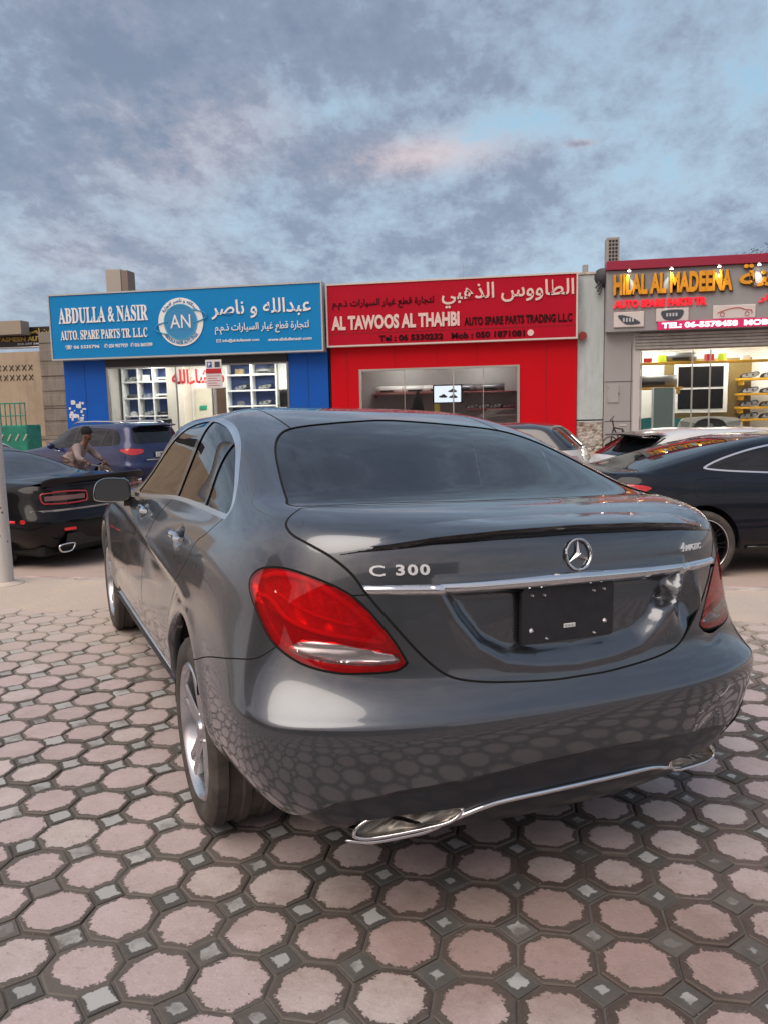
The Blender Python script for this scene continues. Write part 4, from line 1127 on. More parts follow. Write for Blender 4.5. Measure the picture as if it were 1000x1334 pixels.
    for k in range(2600):
        x, y = rr.uniform(-4, 5), rr.uniform(-2.6, 3.1); s_ = rr.uniform(.0012, .0035)*(1.5 if rr.random() < .06 else 1); o = len(V)
        for d_ in ((1,0,0),(-.5,.87,0),(-.5,-.87,0),(0,0,1)): V.append((x+d_[0]*s_, y+d_[1]*s_, .0+d_[2]*s_*.9))
        F += [(o,o+1,o+3),(o+1,o+2,o+3),(o+2,o,o+3)]
    me = bpy.data.meshes.new('grit'); me.from_pydata(V, [], F); me.materials.append(mat('grit_stone', (.30,.26,.22), .9, var=.5, vscale=50)); o = link(bpy.data.objects.new('grit', me))
    tag(o, 'loose grit and sand grains scattered on the paving', kind='stuff')
ground()
# ---------------------------------------------------------------- shops
def BX(name, lo, hi, m, parent=None, b=.01):
    q = MB(); q.bbox(lo, hi, b); return q.build(name, m, parent)
def FT(Yp):   # text plane facing the camera (-Y) at Y=Yp : local xy -> world XZ
    return Matrix(((1,0,0,0),(0,0,-1,Yp),(0,1,0,0),(0,0,0,1)))
def serif(t): return ''.join(chr(0x1D400+ord(c)-65) if 'A' <= c <= 'Z' else c for c in t)
def lettering(body, x0, x1, z0, z1, Yp, m, parent, ext=.03, bold=.02, name='lettering', **k):
    V, F = text_mesh(body, x1-x0, z1-z0, ext, bold, **k)
    b = MB(); b.add(V+np.array([x0, z0, 0]), F, FT(Yp)); return b.build(name, m, parent)
def arc_text(body, cx, cz, r, h, a0, a1, Yp, m, parent, flip=False):
    """lettering bent round a circle, from angle a0 to a1 (degrees)"""
    L = abs(R(a1-a0))*r; V, F = text_mesh(body, L, h, .012, .02); out = []
    for x, y, z in V:
        t = x/L; an = R(a0+(a1-a0)*t); rr = r+(y if not flip else -y); out.append((cx+rr*math.cos(an), cz+rr*math.sin(an), z))
    b = MB(); b.add(out, F, FT(Yp)); return b.build('lettering', m, parent)
def disc(cx, cz, r, Yp, th, m, parent, name, n=40, r0=None):
    b = MB()
    if r0 is None: b.cyl((cx, Yp, cz), (cx, Yp-th, cz), r, n=n)
    else:
        P = []
        for k in range(n):
            an = 2*math.pi*k/n; c, s = math.cos(an), math.sin(an)
            P += [(cx+r*c, Yp, cz+r*s), (cx+r*c, Yp-th, cz+r*s), (cx+r0*c, Yp-th, cz+r0*s), (cx+r0*c, Yp, cz+r0*s)]
        F = []
        for k in range(n):
            j = (k+1) % n
            for q in range(4): F.append((k*4+q, j*4+q, j*4+(q+1) % 4, k*4+(q+1) % 4))
        b.add(P, F)
    b.fix = True; return b.build(name, m, parent)
def emis(name, col, s):
    if name in MATS: return MATS[name]
    t = NT(name); t.set(base=col, emit=col, es=s, rough=.6); MATS[name] = t.m; return t.m
def streaked(name, base, dirt, rough=.8, amt=.7):
    """painted wall with rain streaks and grime"""
    if name in MATS: return MATS[name]
    t = NT(name); geo = t.N.new('ShaderNodeNewGeometry'); mp = t.N.new('ShaderNodeMapping'); mp.inputs['Scale'].default_value = (3.2, 3.2, .35); t.L.new(geo.outputs['Position'], mp.inputs[0])
    n1 = t.noise(2.2, 6, .6, mp.outputs[0]); n2 = t.noise(.9, 7, .62, geo.outputs['Position']); n3 = t.noise(55, 5, .6, geo.outputs['Position'])
    c = t.mix(t.math('MULTIPLY', t.ramp(n1, [(.45, 0.0), (.75, 1.0)]), amt), base, dirt)
    c = t.mix(t.math('MULTIPLY', t.ramp(n2, [(.5, 0.0), (.75, 1.0)]), amt*.8), c, tuple(x*.7 for x in dirt))
    t.set(base=c, rough=rough); t.bump(n3, .25, .01); MATS[name] = t.m; return t.m
WHITE_P = None
def part_item(kind, x, y, z, rr, s=1.0):
    """a spare part lying on a shelf: headlamp, mirror, grille, box or bumper"""
    dk = mat('part_black', (.02,.02,.022), .35, var=.3); gr = mat('part_grey', (.16,.165,.17), .35, .3); cl = mat('part_lens', (.55,.58,.60), .12, .6); wh = mat('part_white', (.62,.62,.60), .4); bl = mat('part_blue', (.02,.05,.22), .4); rd = mat('part_red', (.45,.02,.03), .3)
    b = MB(); T = Matrix.Translation((x, y, z)) @ Matrix.Rotation(rr.uniform(-.3, .3), 4, 'Z')
    if kind == 'headlamp_unit':
        P = smooth_poly([(-.26*s,.02),(-.20*s,.13*s),(.05*s,.17*s),(.25*s,.20*s),(.30*s,.13*s),(.15*s,.03),(-.1*s,.0)], 3)
        b.prism(P, -.08, .06, T @ Matrix.Rotation(R(90), 4, 'X')); o = b.build(kind, dk, None, fix=True)
        q = MB(); q.prism([(a*.84+.01, c*.78+.02) for a, c in P], .06, .085, T @ Matrix.Rotation(R(90), 4, 'X')); q.build('lens', cl, o, fix=True)
        q = MB()
        for cx in (-.08*s, .10*s): q.cyl(T @ Vector((cx, -.085, .10*s)), T @ Vector((cx, -.095, .10*s)), .035*s, .028*s, 12)
        q.build('projector', dk, o); return o
    if kind == 'bumper_cover':
        G = []
        for t in np.linspace(-1, 1, 17):
            xx = t*.62*s; yy = .10*s*(abs(t)**3)*1.8
            G.append([(xx, yy-.0, .0), (xx, yy-.07, .05*s), (xx, yy-.09, .16*s), (xx, yy-.06, .26*s), (xx, yy+.02, .32*s)])
        b.grid(G); b.V = [tuple(T @ Vector(v)) for v in b.V]; o = b.build(kind, rr.choice([dk, gr, gr, wh]), None, smooth=True)
        q = MB(); q.box((-.30*s, -.10, .06*s), (.30*s, -.085, .14*s), T)
        for k in range(5): q.box((-.29*s, -.108, .065*s+k*.016*s), (.29*s, -.10, .07*s+k*.016*s), T)
        q.build('grille', dk, o); return o
    if kind == 'mirror_cap':
        P = smooth_poly([(-.13*s,.02),(-.1*s,.13*s),(.05*s,.16*s),(.13*s,.10*s),(.12*s,.0)], 3); b.prism(P, -.06, .06, T @ Matrix.Rotation(R(90), 4, 'X')); return b.build(kind, rr.choice([dk, wh, gr]), None, fix=True)
    b.bbox((-.14*s, -.1, 0), (.14*s, .1, rr.uniform(.12, .24)*s), .004, T); return b.build('parts_box', rr.choice([wh, bl, rd, gr, mat('carton', (.35,.25,.15), .8)]), None)
_PART_LABEL = {'headlamp_unit':'loose car headlamp displayed on a shelf in the %s', 'bumper_cover':'unpainted car bumper cover displayed on a shelf in the %s', 'mirror_cap':'small car mirror cap displayed on a shelf in the %s', 'parts_box':'small spare part box on a shelf in the %s'}
_PART_CAT = {'headlamp_unit':'headlamp', 'bumper_cover':'bumper', 'mirror_cap':'mirror cap', 'parts_box':'box'}
_ORD = ['first','second','third','fourth','fifth','sixth']
def shelf_item(kind, x, y, z, rr, s, shop, where=None):
    o = part_item(kind, x, y, z, rr, s); k = o.name.split('.')[0]
    nm = {'headlamp_unit':'loose car headlamp','bumper_cover':'loose car bumper cover','mirror_cap':'small car mirror cap','parts_box':'spare part box'}[k]
    return tag(o, (nm+' '+where) if where else _PART_LABEL[k] % shop, _PART_CAT[k], '%s on shelves in the %s' % ({'box':'boxes'}.get(_PART_CAT[k], _PART_CAT[k]+'s'), shop))
def shell(parent, x0, x1, y0, y1, z1, m, door, zt=None, win=None):
    """walls with a real opening in the front: door=(xa,xb,za,zb)"""
    xa, xb, za, zb = door; t = .22
    b = MB(); b.box((x0, y0, 0), (xa, y0+t, z1)); b.box((xb, y0, 0), (x1, y0+t, z1)); b.box((xa, y0, zb), (xb, y0+t, z1))
    if za > .02: b.box((xa, y0, 0), (xb, y0+t, za))
    w = b.build('front_wall', m, parent)
    b = MB(); b.box((x0, y0+t, 0), (x0+t, y1, z1)); b.box((x1-t, y0+t, 0), (x1, y1, z1)); b.box((x0+t, y1-t, 0), (x1-t, y1, z1)); b.build('wall', mat('render_grey', (.40,.39,.37), .85, var=.2, vscale=1), parent)
    b = MB(); b.box((x0+t+.002, y0+t+.002, 3.45), (x1-t-.002, y1-t-.002, 3.6)); b.build('ceiling', mat('ceiling_white', (.75,.75,.74), .8), parent)
    b = MB(); b.box((x0, y0+t, z1-.7), (x1, y1, z1-.5)); b.build('roof', mat('roof_grey', (.3,.3,.3), .9), parent)
    return w
def cladding_joints(parent, xs, z0, z1, col, name='cladding_joint'):
    for x in xs:
        BX(name, (x-.006,23.052,z0), (x+.006,23.064,z1), col, parent, .001)
def blue_shop():
    s = thing('shop_building', 'single-storey shop with royal blue walls under a wide sky-blue signboard', 'shop', (0,0,0))
    blue = mat('blue_cladding', (.008,.10,.47), .45, var=.08, vscale=1.2, spec=.2)
    shell(s, -15.49, -5.86, 23.06, 31, 5.2, blue, (-13.87, -7.22, .06, 3.28))
    sg = thing('shop_sign', 'sky-blue signboard reading ABDULLA & NASIR with round white emblem', 'sign')
    bm = mat('sign_blue', (.004,.225,.54), .45, var=.05, vscale=.8, spec=.2)
    BX('board', (-15.57,22.60,3.49), (-5.92,23.03,5.63), bm, sg)
    b = MB(); fr = (-15.62, -5.87, 3.44, 5.68)
    for lo, hi in (((fr[0],22.57,fr[2]), (fr[1],23.05,fr[2]+.05)), ((fr[0],22.57,fr[3]-.05), (fr[1],23.05,fr[3])), ((fr[0],22.572,fr[2]+.05), (fr[0]+.05,23.05,fr[3]-.05)), ((fr[1]-.05,22.572,fr[2]+.05), (fr[1],23.05,fr[3]-.05))): b.box(lo, hi)
    b.build('frame', mat('sign_frame_grey', (.45,.47,.48), .5, .3), sg)
    w = mat('letter_white', (.80,.80,.80), .45); Y = 22.598
    lettering(serif('ABDULLA & NASIR'), -15.25, -11.95, 4.67, 5.21, Y, w, sg, bold=.012)
    lettering(serif('AUTO. SPARE PARTS TR. L.L.C'), -15.22, -12.0, 4.12, 4.44, Y, w, sg, bold=.012)
    lettering('\u260E 06 5335796', -15.08, -13.80, 3.80, 3.95, Y, w, sg, .012)
    lettering('\u2706 050 9077929', -13.62, -12.75, 3.80, 3.95, Y, w, sg, .012); lettering('\u2706 056 8601099', -12.65, -11.85, 3.80, 3.95, Y, w, sg, .012)
    cx, cz = -10.78, 4.57
    disc(cx, cz, .80, 22.60, .03, w, sg, 'emblem_disc'); disc(cx, cz, .565, 22.57, .012, mat('emblem_blue', (.03,.24,.50), .4), sg, 'emblem_globe')
    disc(cx, cz, .60, 22.57, .02, mat('emblem_teal', (.05,.33,.55), .4), sg, 'emblem_ring', r0=.555)
    em = mat('emblem_text_blue', (.02,.20,.45), .5)
    arc_text('ABDULLA NASIR AUTO SPARE', cx, cz, .74, .12, 215, 325, 22.57, em, sg, flip=True)
    arc_text(arabic('عبدالله و ناصر لتجارة'), cx, cz, .63, .13, 150, 30, 22.57, em, sg)
    lettering('AN', cx-.36, cx+.36, cz-.20, cz+.24, 22.558, w, sg, .02, .0)
    b = MB()
    for t in (-1, 1): b.tube([(cx+.93*t*math.cos(a)*(1 if t > 0 else 1), 22.55, cz+.18*t*1.0+.24*math.sin(a)*t) for a in np.linspace(R(-60), R(60), 12)], .018, 6)
    for k in (-.3, 0, .3): b.tube([(cx+.54*math.cos(a), 22.556, cz+k*1.2+.12*math.sin(a*1.0)) for a in np.linspace(R(15), R(165), 14)], .006, 5)
    b.build('emblem_swoosh', mat('emblem_teal', (.05,.33,.55)), sg)
    lettering(arabic('عبدالله و ناصر'), -9.68, -6.25, 4.60, 5.22, Y, w, sg, bold=.012)
    lettering(arabic('لتجارة قطع غيار السيارات ذ.م.م'), -9.58, -6.34, 4.10, 4.46, Y, w, sg, bold=.008)
    lettering('\u2709 info@abdullanasir.com', -9.55, -8.05, 3.83, 3.95, Y, w, sg, .012); lettering('www.abdullanasir.com', -7.75, -6.26, 3.83, 3.93, Y, w, sg, .012)
    # opening: dark shutter box, steel frame, glass
    BX('shutter_box', (-13.85, 22.98, 3.18), (-7.24, 23.3, 3.46), mat('shutter_dark', (.03,.03,.035), .6), s)
    fm = mat('frame_steel', (.30,.31,.32), .35, .8)
    b = MB(); b.box((-13.87,23.04,.06), (-13.80,23.14,3.18)); b.box((-7.29,23.04,.06), (-7.22,23.14,3.18)); b.box((-13.80,23.05,3.12), (-7.29,23.13,3.18)); b.box((-11.3,23.06,.06), (-11.26,23.12,3.12)); b.box((-10.0,23.06,.06), (-9.96,23.12,3.12)); b.build('window_frame', fm, s)
    cg = glass('shop_glass', (.92,.94,.94), 1.45, k=.02)
    for xa, xb in ((-13.80,-11.30), (-9.96,-7.29)): BX('window_pane', (xa,23.08,.06), (xb,23.09,3.12), cg, s, .001)
    cladding_joints(s, (-14.7,-6.55), .1, 3.4, mat('joint_navy', (.003,.03,.16), .7))
    # paint patches low on the left pier
    b = MB(); rr = random.Random(5)
    for k in range(22):
        x = -15.4+rr.random()*.55; z = 1.30+rr.random()*.65; b.box((x, 23.052-k*.0002, z), (x+rr.uniform(.04,.16), 23.058, z+rr.uniform(.04,.16)))
    b.build('torn_poster', mat('poster_white', (.65,.68,.72), .6), s)
    # inside
    wl = mat('interior_white', (.78,.78,.75), .6, var=.04, vscale=1); sw = mat('shelf_white', (.80,.80,.78), .4)
    BX('back_wall', (-15.2,27.0,.0), (-6.1,27.1,3.44), wl, s, .002); BX('partition', (-13.1,26.2,0), (-12.4,27.0,3.44), mat('interior_cream', (.62,.58,.50), .5), s, .01)
    BX('shop_floor', (-15.2,23.3,0), (-6.1,27.0,.05), mat('floor_tile', (.6,.58,.54), .2), s, .002)
    for k, x in enumerate((-13.6, -11.6, -9.6, -7.6)): BX('ceiling_light', (x-.3,24.0,3.38), (x+.3,26.4,3.44), emis('shop_lamp', (1,.96,.88), 10.0), s, .002)
    shop = 'blue shop'; rr = random.Random(12)
    def cubby(xs, zs, y0, y1, name='shelf_unit', lab='white shelf unit full of parts'):
        u = thing(name, lab, 'shelf', (0,0,0)); 
        for x in xs: BX('upright', (x-.03,y0,.05), (x+.03,y1,zs[-1]), sw, u, .004)
        for z in zs: BX('shelf_board', (xs[0]+.032,y0+.003,z-.03), (xs[-1]-.032,y1-.003,z+.03), sw, u, .004)
        BX('shelf_back', (xs[0]+.04,y1-.02,.06), (xs[-1]-.04,y1,zs[-1]-.04), mat('shelf_back_blue', (.035,.07,.22), .5), u, .002) if rr.random() < 2 else None
        side = 'left' if xs[0] < -12 else 'right'
        for i in range(len(xs)-1):
            for zi, z in enumerate(zs[1:-1]):
                w = xs[i+1]-xs[i]
                k = rr.choice(['headlamp_unit','parts_box','mirror_cap','headlamp_unit','bumper_cover'])
                shelf_item(k, (xs[i]+xs[i+1])/2+rr.uniform(-.05,.05), y0+.22, z+.032, rr, min(1.1, w/.62) if k != 'bumper_cover' else min(1, w/1.4), shop, 'in the %s bay, %s row up, of the %s shelf unit' % (_ORD[i], _ORD[zi], side))
        return u
    cubby([-15.1,-14.45,-13.8,-13.15], [.1,.75,1.45,2.15,2.8,3.35], 26.5, 26.98, lab='white shelf unit with small bays at the left in the blue shop')
    cubby([-10.75,-9.75,-8.75], [.5,1.2,1.75,2.35,2.95,3.4], 26.5, 26.98, lab='white shelf unit right of the back doorway in the blue shop')
    BX('display_panel', (-8.70,26.6,2.35), (-7.0,26.98,3.40), wl, s, .01)
    BX('wall_screen', (-8.62,26.5,1.55), (-7.0,26.6,2.28), mat('screen_black', (.01,.01,.012), .15), s, .01)
    disc(-7.95, 2.90, .38, 26.6, .02, mat('emblem_blue', (.03,.24,.50)), s, 'wall_emblem'); disc(-7.95, 2.90, .27, 26.58, .01, w, s, 'wall_emblem'); disc(-7.95, 2.9, .22, 26.57, .01, mat('emblem_blue', (.03,.24,.5)), s, 'wall_emblem')
    lettering(arabic('ما شاءالله'), -12.85, -10.7, 2.62, 3.22, 26.19, mat('script_red', (.42,.02,.03), .4), s, .02, .03)
    # doorway with counter
    BX('door_panel', (-12.25,26.9,.06), (-11.5,26.98,2.5), mat('door_cream', (.62,.60,.48), .5), s); BX('doorway', (-11.45,26.94,.06), (-10.85,26.99,2.5), mat('doorway_brown', (.10,.06,.035), .8), s)
    BX('door_notice', (-12.05,26.85,1.65), (-11.75,26.9,1.82), mat('notice_green', (.02,.30,.16), .5), s)
    c = thing('shop_counter', 'dark blue sales counter inside the blue shop', 'counter'); BX('counter_body', (-12.0,24.9,.05), (-9.8,25.5,1.0), mat('counter_blue', (.01,.05,.14), .4), c); BX('counter_top', (-12.05,24.85,1.0), (-9.75,25.55,1.05), mat('counter_top', (.25,.27,.3), .3), c)
    ch = thing('office_chair', 'black office chair left of the counter in the blue shop', 'chair'); BX('seat_back', (-12.7,24.4,.75), (-12.15,24.5,1.35), mat('part_black', (.02,.02,.022)), ch, .04); BX('seat', (-12.7,24.5,.5), (-12.15,25.0,.6), mat('part_black', (.02,.02,.022)), ch, .04)
    b = MB(); b.cyl((-12.42,24.72,.05), (-12.42,24.72,.5), .03)
    for k in range(5): b.cyl((-12.42,24.72,.1), (-12.42+.28*math.cos(k*1.257), 24.72+.28*math.sin(k*1.257), .06), .02)
    b.build('chair_base', fm, ch)
blue_shop()
def red_shop():
    s = thing('shop_building', 'single-storey shop with bright red walls and one long display window', 'shop')
    red = mat('red_cladding', (.56,.002,.010), .5, var=.06, vscale=1.0, spec=.15)
    shell(s, -5.75, 2.25, 23.06, 31, 5.2, red, (-4.75, .42, .55, 2.80))
    sg = thing('shop_sign', 'crimson signboard reading AL TAWOOS AL THAHBI in cream letters', 'sign')
    BX('board', (-5.77,22.80,3.62), (2.22,23.03,5.56), mat('sign_crimson', (.44,.004,.022), .5, var=.05, vscale=.8, spec=.15), sg)
    b = MB(); fr = (-5.80, 2.25, 3.57, 5.60)
    for lo, hi in (((fr[0],22.77,fr[2]), (fr[1],23.05,fr[2]+.05)), ((fr[0],22.77,fr[3]-.05), (fr[1],23.05,fr[3])), ((fr[0],22.772,fr[2]+.05), (fr[0]+.05,23.05,fr[3]-.05)), ((fr[1]-.05,22.772,fr[2]+.05), (fr[1],23.05,fr[3]-.05))): b.box(lo, hi)
    b.build('frame', mat('sign_frame_cream', (.62,.55,.50), .5), sg)
    b = MB(); b.box((-5.7,22.792,3.985), (2.18,22.80,4.0)); b.build('divider_line', mat('line_dark_red', (.20,.005,.01), .5), sg)
    cr = mat('letter_cream', (.72,.55,.50), .45); dk = mat('letter_dark_red', (.030,.006,.008), .5, spec=.1); Y = 22.798
    lettering('AL TAWOOS AL THAHBI', -5.62, -1.44, 4.10, 4.56, Y, cr, sg, bold=.045)
    lettering('AUTO SPARE PARTS TRADING L.L.C', -1.29, 2.08, 4.10, 4.36, Y, dk, sg, .02, .03)
    lettering('Tel : 06 5330232   Mob : 050 1871081', -4.05, .62, 3.70, 3.90, Y, dk, sg, .02, .035)
    lettering(arabic('الطاووس الذهبي'), -2.00, 2.13, 4.66, 5.42, Y, cr, sg, bold=.014)
    lettering(arabic('لتجارة قطع غيار السيارات ذ.م.م'), -5.58, -2.26, 4.76, 5.08, Y, dk, sg, .02, .008)
    disc(.80, 3.80, .10, 22.80, .02, cr, sg, 'lamp_cap', 16)
    cladding_joints(s, (-5.2,1.3), .0, 3.5, mat('joint_maroon', (.16,.002,.005), .7)); cladding_joints(s, (-3.6,-2.2,-.9), 2.86, 3.5, mat('joint_maroon', (.16,.002,.005)))
    # window
    fm = mat('frame_silver', (.55,.53,.50), .3, .7)
    b = MB(); b.box((-4.80,23.02,.52), (-4.72,23.16,2.83)); b.box((.38,23.02,.52), (.46,23.16,2.83)); b.box((-4.72,23.025,2.77), (.38,23.155,2.83)); b.box((-4.72,23.025,.52), (.38,23.155,.58)); b.box((-1.70,23.04,.58), (-1.66,23.14,2.77)); b.box((-3.3,23.05,.58), (-3.28,23.12,2.77)); b.box((-.72,23.05,.58), (-.70,23.12,2.77))
    b.build('window_frame', fm, s)
    BX('window_pane', (-4.72,23.08,.58), (.38,23.09,2.77), glass('window_dim', (.85,.87,.87), 1.5, k=.03), s, .001)
    BX('back_wall', (-5.5,25.3,0), (2.0,25.4,3.44), mat('interior_grey', (.42,.42,.41), .6, var=.1, vscale=2), s, .002); BX('shop_floor', (-5.5,23.3,0), (2.0,25.3,.05), mat('floor_tile', (.6,.58,.54)), s, .002)
    for x in (-3.6, -.8): BX('ceiling_light', (x-.5,24.0,3.38), (x+.5,24.4,3.44), emis('shop_lamp_dim', (1,.96,.9), 17), s, .002)
    shop = 'red shop'; rr = random.Random(21)
    def board(x0, x1, z, y0=24.7, col='shelf_steel', c=(.4,.38,.37)):
        u = thing('wall_shelf', 'long display shelf at height %.1f m on the back wall of the red shop' % z, 'shelf'); BX('shelf_board', (x0,y0,z-.03), (x1,25.28,z), mat(col, c, .5), u, .004)
        for x in np.linspace(x0+.1, x1-.1, 4): BX('bracket', (x-.015,y0+.05,z-.14), (x+.015,25.28,z-.031), mat(col, c), u, .003)
        u['label'] = {2.05:'upper display shelf of car bumpers in the red shop window', 1.30:'middle display shelf behind the red shop window', .75:'lowest display shelf in the red shop window'}[z]
    board(-4.7, .35, 2.05, c=(.36,.10,.10)); board(-4.7, -2.9, 1.30, c=(.6,.58,.5)); board(-4.7, .35, .75, c=(.5,.5,.48)) if False else None
    board(-1.7, .35, 1.30) if False else None
    for k, x in enumerate((-4.15, -3.2, -2.4, -1.5, -.55)): shelf_item('bumper_cover', x, 24.95, 2.06, rr, .8, shop, '%s from the left on the red shop upper shelf' % _ORD[k])
    for k, x in enumerate((-3.9, -2.9, -1.0)): shelf_item('bumper_cover', x, 24.9, .08, rr, 1.0, shop, '%s from the left on the red shop floor' % _ORD[k])
    for x in (-4.3, -3.0, -1.2, -.2): shelf_item('parts_box', x, 24.95, 2.36, rr, 1.2, shop) if False else None
    for k, x in enumerate((-4.45, -4.05, -3.6, -3.15)): shelf_item('headlamp_unit', x, 24.95, 1.31, rr, .9, shop, '%s from the left on the pale shelf of the red shop' % _ORD[k])
    u = thing('wall_shelf', 'right-hand shelf of headlamps below the bumpers in the red shop', 'shelf'); BX('shelf_board', (-1.4,24.7,1.42), (.35,25.28,1.45), mat('shelf_steel', (.4,.38,.37)), u, .004)
    for k, x in enumerate((-1.2, -.78, -.38, .05)): shelf_item('headlamp_unit', x, 24.95, 1.46, rr, .85, shop, '%s from the left on the red shop right-hand shelf' % _ORD[k])
    tv = thing('television', 'lit flat screen showing pictures of cars on the red shop back wall', 'television'); BX('casing', (-2.50,24.4,1.66), (-1.48,24.46,2.30), mat('screen_black', (.01,.01,.012)), tv, .01)
    BX('screen', (-2.45,24.392,1.70), (-1.53,24.40,2.26), emis('screen_white', (.72,.82,.95), .9), tv, .001)
    b = MB()
    for cx, cz in ((-2.15,1.90),(-1.82,2.08),(-1.80,1.88)):
        P = smooth_poly([(-.14,-.03),(-.12,.02),(-.06,.03),(-.02,.07),(.06,.07),(.10,.03),(.14,.01),(.14,-.04)], 3); b.prism([(cx+a, cz+c) for a, c in P], .0, .004, FT(24.391))
    b.build('screen_picture', mat('print_dark', (.05,.06,.08), .5), tv)
    tag(BX('price_notice', (-2.40,23.9,1.25), (-2.22,23.91,1.65), mat('notice_yellow', (.75,.65,.05), .5), None, .002), 'narrow yellow notice hanging under the screen in the red shop', 'notice')
    # dark jacket on a stand
    b = MB(); G = []
    for z, r_ in ((.95,.30),(1.2,.27),(1.55,.20),(1.85,.15),(1.98,.07),(2.1,.03)): G.append([(-3.0+r_*math.cos(a), 24.2+r_*.5*math.sin(a), z) for a in np.linspace(0, 2*math.pi, 17)])
    b.grid(G); b.cyl((-3.0,24.2,.05), (-3.0,24.2,2.05), .02); b.cyl((-3.0,24.2,1.55), (-3.55,24.2,1.38), .06, .04)
    tag(b.build('jacket_stand', mat('cloth_black', (.01,.01,.012), .9), None, smooth=True), 'black jacket on a stand behind the red shop window', 'jacket')
    ch = thing('office_chair', 'black office chair behind the right end of the red shop window', 'chair'); BX('seat_back', (-1.9,23.9,.75), (-1.45,24.0,1.32), mat('part_black', (.02,.02,.022)), ch, .05); BX('seat', (-1.9,24.0,.5), (-1.45,24.4,.6), mat('part_black', (.02,.02,.022)), ch, .04); b = MB(); b.cyl((-1.67,24.2,.05), (-1.67,24.2,.5), .04); b.cyl((-1.67,24.2,.05), (-1.67,24.2,.09), .25, .22, 16); b.build('chair_base', fm, ch)
    b = MB(); b.cyl((2.42,22.95,3.66), (2.42,23.06,3.66), .13, .13, 20); tag(b.build('alarm_bell', mat('bell_red', (.25,.03,.03), .5), s), 'round red alarm bell on the pale wall')
red_shop()
def pale_pier():
    m = streaked('pale_cyan_paint', (.47,.54,.54), (.30,.33,.32), amt=.55)
    s = thing('wall_pier', 'pale cyan plastered wall strip between the red and grey shops, crumbling at its foot', 'wall')
    b = MB(); b.box((2.27,23.12,.95), (3.08,31,5.55)); b.build('render', m, s)
    br = NT('crumbled_render'); g = br.N.new('ShaderNodeNewGeometry'); n = br.noise(3.5, 8, .65, g.outputs['Position']); n2 = br.noise(20, 6, .6, g.outputs['Position'])
    br.set(base=br.mix(br.ramp(n, [(.42, 0.0), (.52, 1.0)]), br.ramp(n2, [(.3, (.17,.13,.10)), (.7, (.34,.29,.24))]), (.46,.44,.40)), rough=.95); br.bump(n, .9, .05)
    rr = random.Random(4); G = []
    from mathutils import noise as mn
    for i in range(40):
        x = 2.27+.81*i/39; row = []
        for j in range(50):
            z = -.02+1.05*j/49; d = .035+.06*mn.noise((x*4, 0, z*4))+.03*mn.noise((x*13, 2, z*13)); top = smoothstep(.78+.15*mn.noise((x*3,5,1)), .98, z)
            row.append((x, 23.12+max(0, d)*(1-top), z))
        G.append(row)
    b = MB(); b.grid(G); b.box((2.275,23.25,0), (3.075,31,.96)); b.build('exposed_masonry', br.m, s, smooth=False)
    b = MB()
    for k in range(16):
        x, z, r_ = 2.3+rr.random()*.75, .0+rr.random()*.12, rr.uniform(.03,.09); b.bbox((x-r_,22.95+rr.random()*.15-r_,z-.03), (x+r_,23.05+r_,z+r_), r_*.5)
    b.build('rubble', br.m, s)
    BX('coping', (2.25,23.08,5.55), (3.10,31,5.62), mat('kerb_concrete', (.4,.36,.32)), s)
pale_pier()
